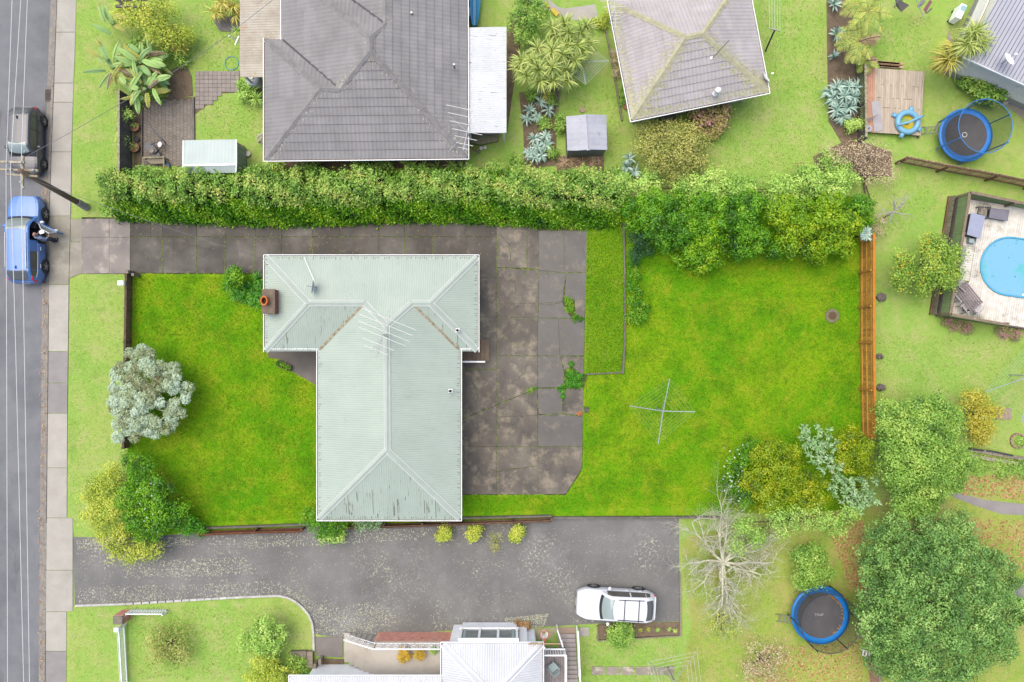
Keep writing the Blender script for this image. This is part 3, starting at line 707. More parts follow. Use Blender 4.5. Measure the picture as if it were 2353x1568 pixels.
# rear steps with white handrail
st = setting('steps', T(1, 2, 2020, 110)); step_m = M('step_boards', C(158, 134, 110), C(136, 114, 94), 2, .85, .2, 40, rnd=.08)
for i in range(7):
    x0 = 1880 + i * 38; a = T(1, 2, x0, 8 if i > 3 else 112); b = T(1, 2, x0 + 37, 205)
    MB().box(((a.x + b.x) / 2, (a.y + b.y) / 2, .5 - i * .065), (b.x - a.x, abs(a.y - b.y), .06)).build('tread', step_m, st)
tag(st, 'brown concrete back steps beside the rear wall of the green roofed house', 'steps'); del st['kind']
hr = thing('handrail', 'single white handrail beside the brown back steps', 'handrail', T(1, 2, 2000, 210))
a, b = T(1, 2, 1890, 210, .9), T(1, 2, 2110, 210, .9); MB().bar(a, b, .09, .06).build('rail', white_m, hr)
for f in (.1, .55, .95):
    p = a.lerp(b, f); MB().bar((p.x, p.y, 0), (p.x, p.y, .88), .06).build('post', white_m, hr)
# planter box on the front path
p0, p1 = T(1, 2, 232, 215), T(1, 2, 355, 270); d = p1 - p0; rz = math.atan2(d.y, d.x); cpl = (p0 + p1) / 2
pl = thing('planter_box', 'small rectangular planter of low green plants on the dark front path', 'planter', cpl)
m = MB(); tt = d.normalized(); nn = Vector((-tt.y, tt.x, 0))
for s in (-1, 1): m.bar(cpl + nn * s * .15 - tt * .42 + Vector((0, 0, .16)), cpl + nn * s * .15 + tt * .42 + Vector((0, 0, .16)), .03, .28)
for s in (-1, 1): m.bar(cpl + tt * s * .42 - nn * .15 + Vector((0, 0, .16)), cpl + tt * s * .42 + nn * .15 + Vector((0, 0, .16)), .03, .28)
m.build('box', M('planter_grey', C(120, 112, 96), C(150, 140, 112), 8, .9), pl)
lf_bright = LEAF('leaf_bright', [C(40, 110, 10), C(90, 168, 14), C(140, 200, 30), C(180, 215, 60)])
crown(pl, [(cpl.x + tt.x * k, cpl.y + tt.y * k, .26, .17, .14, .1) for k in (-.3, 0, .3)], lf_bright, .045, clumps=40, per=10, cr=.05, name='plants')
# TV aerial and dish on the roof
ab = T(1, 1, 1215, 1500, 4.0)
yagi('tv_antenna', 'white TV antenna of many rods on the sage green roof', (ab.x, ab.y, 3.9), 1.35, R(68), 1.9, [(-.45, 1.3), (-.28, 1.7), (-.05, 2.6), (.1, 2.75), (.28, 2.9), (.45, 3.0)], tilt=.1, stay=[Vector((ab.x - .9, ab.y - .9, 3.6)), Vector((ab.x + .9, ab.y - .6, 3.6))])
a2 = Vector((ab.x - .05, ab.y, 4.9)); yg = thing('uhf_antenna', 'short comb shaped antenna pointing down the sage roof', 'antenna', (ab.x, ab.y - .1, 3.9))
q = T(1, 2, 1125, 185, 4.7); MB().tube([a2, q], .016, 5).build('boom', alum_m, yg)
for i in range(12):
    c = a2.lerp(q, .25 + .06 * i); MB().tube([c + Vector((-.09, -.03, 0)), c + Vector((.09, .03, 0))], .008, 4).build('rod', alum_m, yg)
MB().tube([(ab.x, ab.y - .1, 3.9), (ab.x, ab.y - .05, 4.95)], .02, 6).build('mast', alum_m, yg)
dp = T(1, 1, 580, 1070, 3.3); dish('satellite_dish', 'small grey satellite dish on the sage green roof', (dp.x, dp.y, 3.2), .5, (-.95, .12, .25), .36, M('dish_grey', C(205, 208, 214), None, rough=.4))
cab = MB(); cab.tube([T(1, 1, 470, 800, 2.75), T(1, 1, 495, 860, 2.95), T(1, 1, 560, 1010, 3.3)], .014, 5); tag(cab.build('antenna_cable', white_m), 'white cable running over the sage roof to the dish', 'cable')

# ---------------------------------------------------------------- big house with grey tile roof, top left
e = 2.7
h2 = thing('house', 'large house with mid grey tiled hip roof and wide eaves', 'house', W(850, 150))
grey_tile_m = M('grey_tile', C(166, 162, 160), C(154, 150, 148), 1.2, .8, .15, 60, rnd=.07, stains=((C(172, 167, 166), .4, .5, .75), (C(215, 212, 180), 5, .72, .76)))
grey_cap_m = M('grey_ridge', C(168, 163, 160), C(150, 145, 142), 3, .85, .2, 50, rnd=.06, stains=((C(210, 208, 175), 5, .64, .7),))
BL, BR, TL, TI, N1, N2, TP, TR = W(610, 367, e), W(1073, 362, e), W(610, 92, e), W(650, 92, e), W(650, -80, e), W(700, -80, e), W(700, -250, e), W(1071, -250, e)
ra, rb, rc, rd, rf, rg = W(737, 204, e + 1.15), W(782, 206, e + 1.15), W(850, 118, e + 1.8), W(850, 86, e + 1.8), W(886, 56, e + 1.45), W(886, -250, e + 1.45)
for pts in ((BL, BR, rc, rb, ra), (TL, BL, ra), (TI, TL, ra, rb), (N1, TI, rb, rc, rd), (N2, N1, rd, rf), (TP, N2, rf, rg), (BR, TR, rg, rf, rd, rc)):
    tiles(h2, Face(pts), grey_tile_m, w=1.3, h=.42)
for a, b in ((BL, ra), (BR, rc), (TL, ra), (ra, rb), (rb, rc), (rc, rd), (N1, rd), (rd, rf), (rf, rg)):
    cap(h2, a, b, grey_cap_m, .15, lift=.07, piece_len=.5, name='ridge_tile')
roof_lichen(h2, ((BL, BR, rc, rb, ra), (N1, TI, rb, rc, rd), (BR, TR, rg, rf, rd, rc)), ((rc, rd), (rc, BR), (rb, rc), (ra, BL), (rd, rf)), 2600, MATS['leaf_lichen'], .55)
for a, b in ((TI, rb), (N2, rf)): MB().bar(a + Vector((0, 0, .05)), b + Vector((0, 0, .05)), .1, .02).build('valley_gutter', dark_m, h2)
gutters(h2, [BL, BR, TR, TP, N2, N1, TI, TL], white_m, .1, inner=M('gutter_brown', C(190, 168, 150), C(160, 130, 110), 6, .9))
plan = inset([(p.x, p.y) for p in (BL, BR, TR, TP, N2, N1, TI, TL)], .6); walls(h2, plan, 0, 2.6, M('brick_brown', C(176, 150, 132), C(160, 134, 118), 5, .85))
MB().prism([(p.x, p.y) for p in inset([(p.x, p.y) for p in (BL, BR, TR, TP, N2, N1, TI, TL)], .02)], 2.6, 2.64).build('soffit', white_m, h2)
for fr in (.25, .7): window(h2, plan[0], plan[1], fr, 1.8, 1, 2.1, Vector((0, -1, 0)))
for x, y, h in ((1830, 605, .35), (1450, 150, .5)):
    p = T(1, 0, x, y, 3.4); MB().tube([(p.x, p.y, 3.2), (p.x + .02, p.y - .02, 3.45 + h)], .06, 8).build('vent_pipe', metal_m, h2)
p = T(1, 0, 1960, 1220, 3.2)
yagi('tv_antenna', 'white TV antenna with long rods at the corner of the grey tiled roof', (p.x, p.y, 2.7), 1.4, R(78), 2.2, [(-.45, .6), (-.35, .9), (-.2, 1.2), (-.05, 1.6), (.12, 2.0), (.3, 2.4), (.47, 2.7)], stay=[Vector((p.x - 1, p.y + .9, 3.4)), Vector((p.x - 1.1, p.y - .9, 3.1))])
# lean-to with clear corrugated roof on its left, and the white flat roof on its right
lt = thing('lean_to', 'lean-to with rust stained translucent corrugated roof beside grey tiled house', 'lean-to', W(600, 90))
poly_m = M('aged_polycarbonate', C(216, 206, 186), C(196, 180, 158), 1.4, .4, rnd=.06, stains=((C(206, 160, 120), .8, .58, .75), (C(235, 232, 200), 4, .62, .68)))
f1 = Face((W(553, -200, 2.5), W(553, 178, 2.5), W(612, 178, 2.62), W(612, 96, 2.62), W(650, 92, 2.68), W(650, -200, 2.68)))
sheets(lt, f1, poly_m, .8, .14, .014)
for y in (-100, 20, 100, 170):
    p = W(557, y, 2.4); MB().bar((p.x, p.y, 0), (p.x, p.y, 2.42), .1).build('post', cream_m, lt)
MB().bar(W(555, -200, 2.44), W(555, 176, 2.44), .08, .1).build('beam', cream_m, lt)
wr = thing('carport', 'carport with flat white corrugated roof stained by dirt, beside grey tiled house', 'carport', W(1116, 185))
wr_m = M('white_corrugate', C(250, 250, 250), C(240, 240, 240), 1, .5, rnd=.02, stains=((C(150, 140, 110), 3, .64, .68, (.5, 3.2, 1)),))
f2 = Face((W(1162, 306, 2.4), W(1162, 62, 2.4), W(1073, 64, 2.6), W(1073, 306, 2.6)))
sheets(wr, f2, wr_m, .8, .1, .01)
for x, y in ((1158, 300), (1158, 190), (1158, 70), (1078, 300)):
    p = W(x, y, 2.3); MB().bar((p.x, p.y, 0), (p.x, p.y, 2.32), .1).build('post', white_m, wr)
MB().bar(W(1160, 304, 2.33), W(1160, 66, 2.33), .06, .1).build('beam', white_m, wr)

# ---------------------------------------------------------------- house with pinkish grey lichened tiles, top centre
e = 2.6
h3 = thing('house', 'square house with pale pinkish tiled roof covered in yellow lichen', 'house', W(1590, 110))
pink_tile_m = M('pink_tile', C(208, 199, 197), C(196, 187, 185), 1.5, .8, .15, 60, rnd=.05, stains=((C(214, 206, 204), .5, .5, .7), (C(212, 206, 160), 3.2, .62, .7), (C(165, 150, 130), 6, .68, .74)))
pink_cap_m = M('lichen_ridge', C(216, 212, 170), C(196, 188, 160), 5, .95, .3, 40, rnd=.06, stains=((C(160, 150, 140), 7, .62, .68),))
SW, SE, NE, NW = W(1452, 276, e), W(1764, 212, e), W(1712, -59, e), W(1400, 5, e); q1, q2 = W(1576, 86, e + 1.5), W(1614, 79, e + 1.5)
for pts in ((SW, SE, q2, q1), (SE, NE, q2), (NE, NW, q1, q2), (NW, SW, q1)): tiles(h3, Face(pts), pink_tile_m, w=1.15, h=.37, wave=.2)
for a, b in ((SW, q1), (SE, q2), (NE, q2), (NW, q1), (q1, q2)): cap(h3, a, b, pink_cap_m, .15, lift=.06, piece_len=.45, name='ridge_tile')
roof_lichen(h3, ((SW, SE, q2, q1), (SE, NE, q2), (NW, SW, q1)), ((SW, q1), (SE, q2), (q1, q2), (SW, SE), (NW, SW)), 5200, LEAF('leaf_rooflichen', [C(196, 190, 130), C(214, 210, 160), C(228, 224, 190)], 0), .8, .04)
gutters(h3, [SW, SE, NE, NW], white_m, .1, inner=debris_m)
plan = inset([(p.x, p.y) for p in (SW, SE, NE, NW)], .5); walls(h3, plan, 0, 2.5, cream_m)
MB().prism([(p.x, p.y) for p in inset([(p.x, p.y) for p in (SW, SE, NE, NW)], .02)], 2.5, 2.54).build('soffit', white_m, h3)
t = (plan[1] - plan[0]).normalized(); window(h3, plan[0], plan[1], .3, 1.6, 1, 2, Vector((t.y, -t.x, 0))); window(h3, plan[0], plan[1], .72, 1.6, 1, 2, Vector((t.y, -t.x, 0)))
for x, y, r in ((1925, 830, .1), (1862, 545, .06)):
    p = T(2, 0, x, y, 3.3); v = MB().lathe((p.x, p.y, 2.9), [(r * 1.5, 0), (r, .15), (r, .55), (r * 1.5, .55), (r * 1.4, .72), (0, .76)], 14).build('roof_vent', white_m, h3, smooth=True)
p = T(2, 0, 1870, 540, 3.5); q = T(2, 0, 2035, 368, 5.2); tag(MB().tube([(p.x, p.y, 3.35), q], .02, 6).build('roof_pole', M('rust_pole', C(150, 125, 105), None)), 'thin brown pole standing on the lichened pink tile roof', 'pole')
p = T(2, 0, 968, 150, 3.1)
yagi('tv_antenna', 'white TV antenna above the left corner of the lichened tile roof', (p.x + .1, p.y, 2.5), 1.3, R(92), 1.75, [(-.48, .4), (-.35, .65), (-.25, .5), (-.15, .55), (-.05, .9), (.12, 1.15), (.3, 1.55), (.47, 1.75)])
p = T(3, 0, 30, 700, 3.0); dish('satellite_dish', 'white satellite dish at the right corner of the lichened tile roof', (p.x - .12, p.y - .02, 2.4), .45, (.75, .45, .5), .3)

# ---------------------------------------------------------------- grey house at the right edge
h4 = thing('house', 'pale weatherboard house with light grey ribbed metal roof, top right corner', 'house', W(2330, 60))
P0 = T(3, 0, 1818, 512, 2.9); P1 = T(3, 0, 2352, 756, 2.9); us = (P1 - P0).normalized(); vs = Vector((-us.y, us.x, 0)) 
if vs.y < 0: vs = -vs
P1 = P0 + us * 12; R0 = P0 + vs * 3.9 + Vector((0, 0, 1.0)); R1 = P1 + vs * 3.9 + Vector((0, 0, 1.0)); Q0 = P0 + vs * 7.8; Q1 = P1 + vs * 7.8
rib_m = M('ribbed_grey', C(212, 212, 222), C(204, 204, 214), 1, .4, rnd=.02)
for pts in ((P0, P1, R1, R0), (Q1, Q0, R0, R1)):
    fc = Face(pts); sheets(h4, fc, rib_m, .62, .62, 0, step=.31)
    k = int(fc.L / .21)
    for i in range(k): MB().bar(fc.at(i * .21 + .05, 0, .04), fc.at(i * .21 + .05, fc.v1, .04), .02, .03).build('rib', M('rib_dark', C(140, 140, 152), None), h4)
cap(h4, R0, R1, rib_m, .2); gutters(h4, [P0, P1, Q1, Q0], white_m, .1, inner=M('gutter_orange', C(210, 165, 100), C(190, 140, 80), 4, .9))
plan = inset([(p.x, p.y) for p in (P0, P1, Q1, Q0)], .35)
board_m = M('pale_weatherboard', C(250, 246, 240, 1.4), C(242, 238, 232, 1.4), 2, .7, rnd=.02)
for i in range(4):
    a, b = plan[i], plan[(i + 1) % 4]; t = (b - a).normalized(); out = Vector((t.y, -t.x, 0))
    w = MB().bar(Vector((a.x, a.y, 1.4)), Vector((b.x, b.y, 1.4)), .1, 2.8).build('wall', board_m, h4)
    if i in (0, 3):
        for k in range(17):
            z = .62 + k * .135; MB().bar(Vector((a.x, a.y, z)) + out * .06, Vector((b.x, b.y, z)) + out * .06, .022 + .0, .128, up=(out.x * .12, out.y * .12, 1)).build('weatherboard', board_m, w)
        MB().bar(Vector((a.x, a.y, .27)) + out * .06, Vector((b.x, b.y, .27)) + out * .06, .04, .54).build('base_skirt', M('grey_skirt', C(190, 188, 186), C(180, 178, 176), 2), w)
for i in (0, 2):  # gable fill
    pass
MB().add([plan[0] + Vector((0, 0, 2.8)), plan[3] + Vector((0, 0, 2.8)), R0 + us * .35 - Vector((0, 0, .1))], [(0, 1, 2)]).build('gable', board_m, h4)
p = T(3, 0, 2215, 510, 3.6); dish('satellite_dish', 'white satellite dish on the light grey ribbed metal roof', (p.x - .15, p.y - .25, 3.2), .5, (.45, .35, .8), .36)
# heat pump beside it
p = T(3, 0, 1775, 110, .8); hp = thing('heat_pump', 'boxy white heat pump unit beside the grey roofed house', 'heat pump', (p.x, p.y, 0))
rzh = math.atan2(vs.y, vs.x); MB().box((p.x, p.y, .55), (.85, .34, .75), rzh).build('casing', white_m, hp, bevel=.03)
MB().lathe((p.x + .1, p.y + .16, .93), [(.0, 0), (.17, 0), (.17, .012), (.0, .012)], 18).build('badge', M('pale_blue', C(170, 214, 226), None), hp)
for s in (-1, 1): MB().box((p.x + math.cos(rzh) * s * .3, p.y + math.sin(rzh) * s * .3, .09), (.06, .4, .18), rzh).build('foot', dark_m, hp)
# ---------------------------------------------------------------- white roofed house at the bottom
e = 2.9
h5 = thing('house', 'white walled house with white corrugated hip roof and bay window, bottom edge', 'house', W(1130, 1540))
wroof_m = M('white_roof', C(236, 236, 238, 1.05), C(228, 228, 230), .8, .5, rnd=.015, stains=((C(200, 198, 192), 3, .66, .74),))
a1, a2, a3, a4 = W(1017, 1480, e), W(1245, 1480, e), W(1245, 1800, e), W(1017, 1800, e); m1, m2 = W(1131, 1600, e + 1.0), W(1131, 1690, e + 1.0)
for pts in ((a1, a2, m1), (a2, a3, m2, m1), (a3, a4, m2), (a4, a1, m1, m2)): sheets(h5, Face(pts), wroof_m, .8, .13, .013)
for p, q in ((a1, m1), (a2, m1), (m1, m2), (a3, m2), (a4, m2)): cap(h5, p, q, wroof_m, .16, edge=white_m)
b1, b2, b3, b4 = W(668, 1556, e), W(1015, 1556, e), W(1015, 1800, e), W(668, 1800, e); n1, n2 = W(780, 1668, e + .9), W(1015, 1668, e + .9)
for pts in ((b1, b2, n2, n1), (b4, b1, n1), (b3, b4, n1, n2)): sheets(h5, Face(pts), wroof_m, .8, .13, .013)
gutters(h5, [a1, a2, a3, a4], white_m, .1, inner=M('gutter_grey', C(150, 140, 134), None)); gutters(h5, [b4, b1, b2], white_m, .1, closed=False)
pm = inset([(p.x, p.y) for p in (a1, a2, a3, a4)], .35); walls(h5, pm, 0, 2.8, white_m); pm2 = inset([(p.x, p.y) for p in (b1, b2, b3, b4)], .6); walls(h5, pm2, 0, 2.8, white_m)
MB().prism([(p.x, p.y) for p in (a1, a2, a3, a4)], 2.8, 2.83).build('soffit', white_m, h5)
# bay window box with three panes, its face looking at the drive
yb = -16.12; xl, xr = T(1, 3, 1905, 1075, .5).x, T(2, 3, 110, 1075, .5).x; zt = 2.8
bay = MB(); bay.box(((xl + xr) / 2, yb - .5, zt / 2), (xr - xl, .95, zt - .1)); bay = bay.build('bay', white_m, h5)
MB().box(((xl + xr) / 2, yb - .5, zt - .01), (xr - xl + .1, .95, .06)).build('bay_roof', white_m, bay)
n = 3; ww = (xr - xl) / n
fr = MB()
for i in range(n + 1): fr.box((xl + ww * i, yb + .03, 1.95), (.13, .12, 1.5))
for z in (1.15, 2.72): fr.box(((xl + xr) / 2, yb + .035, z), (xr - xl + .2, .14, .13))
fr.build('window_frame', white_m, bay)
for i in range(n):
    MB().box((xl + ww * (i + .5), yb + .0, 1.95), (ww - .16, .06, 1.42)).build('pane', M('grey_pane', C(150, 156, 152), C(170, 176, 172), 2, .15), bay)
for i in (0, 2):
    MB().box((xl + ww * (i + (.2 if i == 0 else .8)), yb + .045, 1.95), (.16, .02, 1.4)).build('curtain', M('curtain', C(210, 222, 218), C(180, 196, 192), 12), bay)
MB().box((xl - .28, yb - .4, 1.4), (.5, .5, 2.7)).build('side_panel', white_m, h5); MB().box((xr + .35, yb - .4, 1.4), (.42, .5, 2.7)).build('side_panel', white_m, h5)
# brick terrace with steps and iron railing
te = thing('terrace', 'raised concrete terrace with red brick wall and six side steps', 'terrace', T(1, 3, 1300, 1350)); zt = 1.45
terr_m = M('terrace_concrete', C(224, 214, 200), C(212, 202, 188), 1, .85, .12, 60, stains=((C(196, 186, 172), .8, .55, .75),))
x0 = T(1, 3, 1100, 1300, zt).x; x1 = T(1, 3, 1722, 1300, zt).x + .5; yt = T(1, 3, 1300, 1205, zt).y; ybm = T(1, 3, 1300, 1510, zt).y
MB().box(((x0 + x1) / 2, (yt + ybm) / 2, zt - .06), (x1 - x0, yt - ybm, .12)).build('floor', terr_m, te)
red_brick_m = M('red_brick', C(228, 164, 144, 1.4), C(210, 146, 126, 1.4), 3, .9, .3, 40, rnd=.12, stains=((C(220, 180, 165), 2, .6, .7), (C(150, 110, 100), 1.5, .62, .74)))
wl = MB().box(((x0 + x1) / 2, yt - .06, zt / 2 - .06), (x1 - x0, .1, zt - .14)).build('brick_wall', M('mortar_pale', C(214, 190, 178), None), te)
nb = int((x1 - x0) / .25); nr = 16
for r_ in range(nr):
    for i in range(nb):
        x = x0 + .125 + i * .25 + (.0 if r_ % 2 else .125)
        if x + .12 < x1: piece('brick', wl, (x, yt + .0, .05 + r_ * .083), (.236, .03, .072), red_brick_m)
xs = [T(1, 3, 835 + 44 * i, 1300, .2 + .21 * i).x for i in range(7)]
for i in range(6):
    MB().box(((xs[i] + xs[i + 1]) / 2, (yt + ybm) / 2 + .12 - i * .05, .1 + .105 * i), (xs[i + 1] - xs[i] + .02, yt - ybm - .2, .2 + .21 * i)).build('step', terr_m, te)
ir = thing('railing', 'white wrought iron railing along the brick terrace and its steps', 'railing', T(1, 3, 1300, 1210))
pts = [T(1, 3, 830, 1195, 1.0), T(1, 3, 1100, 1250, 2.3), T(1, 3, 1722, 1250, 2.3)]
pts = [Vector((p.x, yt - .05, p.z)) for p in pts]
MB().bar(pts[0], pts[1], .06, .05).build('rail', white_m, ir); MB().bar(pts[1], pts[2], .06, .05).build('rail', white_m, ir)
low = [p - Vector((0, 0, .75)) for p in pts]; MB().bar(low[0], low[1], .03).build('rail', white_m, ir); MB().bar(low[1], low[2], .03).build('rail', white_m, ir)
for a, b, k in ((pts[0], pts[1], 9), (pts[1], pts[2], 16)):
    for i in range(k + 1):
        p = a.lerp(b, i / k); MB().bar(p, p - Vector((0, 0, .8)), .028).build('baluster', white_m, ir)
    for i in range(k // 2):
        p = a.lerp(b, (i + .5) / (k / 2)) - Vector((0, 0, .38)); MB().torus(p, .14, .012, 14, 5, tilt=Matrix.Rotation(R(90), 3, 'X')).build('scroll', white_m, ir)
# red brick return and white fascia left of the wing
MB().prism(tpoly(1, 3, (570, 1480), (840, 1440), (1060, 1475), (1090, 1482), (1090, 1500), (540, 1500)), 0, .5).build('brick_plinth', red_brick_m, te)
# deck with rail at the right side, steps, chair
dk = thing('deck', 'narrow grey timber deck with white rails beside white roofed house', 'deck', T(2, 3, 450, 1450)); zd = 1.5
xa_, xb_ = T(2, 3, 345, 1400, zd).x, T(2, 3, 548, 1400, zd).x; ya_, yb_ = T(2, 3, 345, 1262, zd).y, W(1200, 1720, zd).y
nb = 10; bw = (xb_ - xa_) / nb
for i in range(nb): piece('board', dk, (xa_ + bw * (i + .5), (ya_ + yb_) / 2, zd), (bw - .014, ya_ - yb_, .04), M('grey_board', C(178, 166, 164), C(164, 152, 150), 3, .8, rnd=.08, st=(6, 1, 1)))
MB().box(((xa_ + xb_) / 2, (ya_ + yb_) / 2, zd - .1), (xb_ - xa_ - .05, ya_ - yb_ - .05, .14)).build('joist_frame', wood_dark_m, dk)
for x, y in ((xa_ + .1, ya_ - .1), (xb_ - .1, ya_ - .1), (xb_ - .1, ya_ - 2.2)): MB().bar((x, y, 0), (x, y, zd - .1), .1).build('post', white_m, dk)
for a, b in (((xa_, ya_, 0), (xb_, ya_, 0)), ((xb_, ya_, 0), (xb_, yb_, 0))):
    a, b = Vector(a), Vector(b)
    for z in (zd + .12, zd + .95): MB().bar(a + Vector((0, 0, z)), b + Vector((0, 0, z)), .07, .05).build('rail', white_m, dk)
    k = int((b - a).length / .13)
    for i in range(k + 1):
        p = a.lerp(b, i / k); piece('baluster', dk, (p.x, p.y, zd + .53), (.035, .035, .84), white_m)
ss = thing('stairs', 'flight of grey timber stairs with white slatted balustrade beside the deck', 'stairs', T(2, 3, 570, 1300))
tread_m = M('grey_tread', C(196, 184, 180), C(182, 170, 166), 2, .8, rnd=.05)
for i in range(12):
    z = .12 + i * .125; p = T(2, 3, 480 + 8 * i * .9, 1130 + 41 * i, z); q = T(2, 3, 640 + 2.4 * i, 1170 + 41 * i, z)
    x0_ = max(p.x, xb_ + .06 if i > 2 else p.x)
    MB().box(((x0_ + q.x) / 2, (p.y + q.y) / 2, z), (q.x - x0_, abs(p.y - q.y) - .02, .05)).build('tread', tread_m, ss); MB().box(((x0_ + q.x) / 2, q.y + .02, z - .07), (q.x - x0_, .02, .1)).build('riser', wood_dark_m, ss)
a, b = T(2, 3, 640, 1110, 1.0), T(2, 3, 690, 1568, 2.5); xx = T(2, 3, 652, 1200, .3).x + .03
a = Vector((xx, a.y, 1.0)); b = Vector((xx, T(2, 3, 690, 1580, 2.4).y, 2.4)); a0 = a - Vector((0, 0, .85)); b0 = b - Vector((0, 0, .85))
bl = MB().bar(a, b, .07, .05).build('handrail', white_m, ss); MB().bar(a0, b0, .06, .12).build('stringer', white_m, ss)
for i in range(22):
    p = a.lerp(b, i / 21); MB().bar(p, p - Vector((0, 0, .85)), .04).build('baluster', white_m, ss)
xx2 = T(2, 3, 480, 1130, .8).x; MB().bar((xx2, a.y, .9), (xx2 + .35, a.y - 1.0, 1.2), .06).build('handrail', white_m, ss); MB().bar((xx2, a.y, 0), (xx2, a.y, .9), .06).build('post', white_m, ss)
# basketball hoop on the deck rail
bh = thing('basketball_hoop', 'orange rimmed basketball hoop on a plywood backboard by the deck', 'hoop', T(2, 3, 360, 1200))
zb = 2.6; c = T(2, 3, 360, 1140, zb); bb = T(2, 3, 362, 1210, zb + .2)
bw_ = T(2, 3, 510, 1210, zb).x - T(2, 3, 215, 1210, zb).x
MB().box((bb.x, bb.y - .02, zb + .35), (bw_, .03, 1.0), rot=Matrix.Rotation(R(-24), 3, 'X')).build('backboard', M('ply', C(226, 190, 140), C(212, 172, 122), 2, .7), bh)
sq = MB(); rr = Matrix.Rotation(R(-24), 3, 'X'); cc = Vector((bb.x, bb.y - .02, zb + .35))
for dx, dz, w_, h_ in ((0, .02, .6, .05), (0, -.38, .6, .05), (-.28, -.18, .05, .45), (.28, -.18, .05, .45)): sq.box(cc + rr @ Vector((dx, .025, dz)), (w_, .02, h_), rot=rr)
sq.build('target_square', white_m, bh)
orange_m = M('hoop_orange', C(240, 140, 112), None, rough=.5); MB().torus(c, .225, .022, 24, 8).build('rim', orange_m, bh, smooth=True); MB().box((c.x, c.y - .3, zb), (.12, .24, .04)).build('rim_bracket', orange_m, bh)
net = MB()
for i in range(12):
    a_ = 2 * math.pi * i / 12; b_ = 2 * math.pi * (i + 1) / 12
    for s_ in (0, 1):
        aa, ba = (a_, b_) if s_ == 0 else (b_, a_)
        net.tube([c + Vector((.21 * math.cos(aa), .21 * math.sin(aa), 0)), c + Vector((.15 * math.cos(ba), .15 * math.sin(ba), -.2)), c + Vector((.12 * math.cos(aa), .12 * math.sin(aa), -.4))], .012, 4)
tag(net.build('net', white_m, bh), kind='stuff')
MB().bar((bb.x, bb.y - .2, 1.5), (bb.x, bb.y - .25, zb + .3), .07).build('post', white_m, bh)
def plastic_chair(name, label, c, rz, mat, group=None, s=1.0):
    t = thing(name, label, 'chair', c, group, rot=(0, 0, rz)); L = dict(local=True)
    MB().box((0, 0, .42), (.46 * s, .44 * s, .03)).build('seat', mat, t, bevel=.01, **L)
    for i in range(6): MB().box((-.2 + i * .08, -.23 - .02, .62), (.062, .025, .4), rot=Matrix.Rotation(R(14), 3, 'X')).build('back_slat', mat, t, **L)
    MB().box((0, -.3, .83), (.5, .03, .06), rot=Matrix.Rotation(R(14), 3, 'X')).build('back_rail', mat, t, **L)
    for x in (-1, 1):
        MB().box((x * .25, -.02, .62), (.05, .46, .03)).build('arm', mat, t, **L)
        for y in (-1, 1): MB().bar((x * .21, y * .18, .42), (x * .26, y * .24, 0), .045).build('leg', mat, t, **L)
        MB().bar((x * .24, .19, .42), (x * .25, .19, .62), .04).build('arm_post', mat, t, **L)
    return t
sage_pl = M('sage_plastic', C(176, 192, 190), C(164, 180, 178), 3, .5)
p = T(2, 3, 435, 1405, 1.52); plastic_chair('plastic_chair', 'pale green plastic chair on the narrow grey deck', p, R(40), sage_pl)

# ---------------------------------------------------------------- sheds
def shed(name, label, pts_eave, ridge, z_e, z_r, mat, wall_m, trim, ribs=.2):
    """pts_eave: SW, SE, NE, NW plan in display pixels; gable ridge runs between two points"""
    P = [W(x, y, z_e) for x, y in pts_eave]; Rg = [W(x, y, z_r) for x, y in ridge]; c = sum(P, Vector()) / 4
    t = thing(name, label, 'shed', (c.x, c.y, 0)); ins = inset([(p.x, p.y) for p in P], .06)
    n = 4
    for i in range(4):
        a, b = ins[i], ins[(i + 1) % 4]; w = MB().bar(Vector((a.x, a.y, z_e / 2)), Vector((b.x, b.y, z_e / 2)), .04, z_e).build('wall', wall_m, t)
        k = int((b - a).length / .22); tt = (b - a).normalized(); out = Vector((tt.y, -tt.x, 0)); cc = Vector((c.x, c.y, 0))
        if out.dot((a + b) / 2 - cc) < 0: out = -out
        for j in range(1, k):
            q = a.lerp(b, j / k) + out * .03; MB().bar((q.x, q.y, .03), (q.x, q.y, z_e - .03), .03, .02).build('wall_rib', wall_m, w)
    return t, P, Rg
gsh_m = M('green_shed_roof', C(214, 226, 218), C(206, 218, 210), 1, .45, rnd=.015); gsw_m = M('green_shed_wall', C(196, 214, 206), C(186, 204, 196), 2, .5)
zE, zR = 1.75, 2.0
t, P, Rg = shed('garden_shed', 'pale green metal garden shed beside the long hedge, top left', ((420, 398), (543, 396), (544, 322), (422, 324)), ((421, 381), (544, 378)), zE, zR, gsh_m, gsw_m, white_m)
for pts in ((P[0], P[1], Rg[1], Rg[0]), (P[2], P[3], Rg[0], Rg[1])): sheets(t, Face(pts), gsh_m, .6, .2, .006, over=.03, step=.05)
cap(t, Rg[0], Rg[1], white_m, .05, drop=.01, lift=.03)
for s in (0, 1): MB().bar(P[3 - s] + Vector((0, 0, .03)), Rg[s] + Vector((0, 0, .03)), .05).build('barge', white_m, t); MB().bar(P[s] + Vector((0, 0, .03)), Rg[s] + Vector((0, 0, .03)), .05).build('barge', white_m, t)
grs_m = M('grey_shed_roof', C(206, 206, 214), C(190, 190, 200), 1.5, .5, rnd=.03, stains=((C(180, 130, 110), 3, .7, .75), (C(165, 165, 172), 2, .6, .72)))
grw_m = M('grey_shed_wall', C(170, 174, 174), C(156, 160, 160), 2, .6)
t, P, Rg = shed('garden_shed', 'old light grey metal shed with spots of rust on its roof', ((1305, 347), (1394, 345), (1392, 263), (1302, 266)), ((1352, 346), (1347, 263)), 1.75, 1.95, grs_m, grw_m, None)
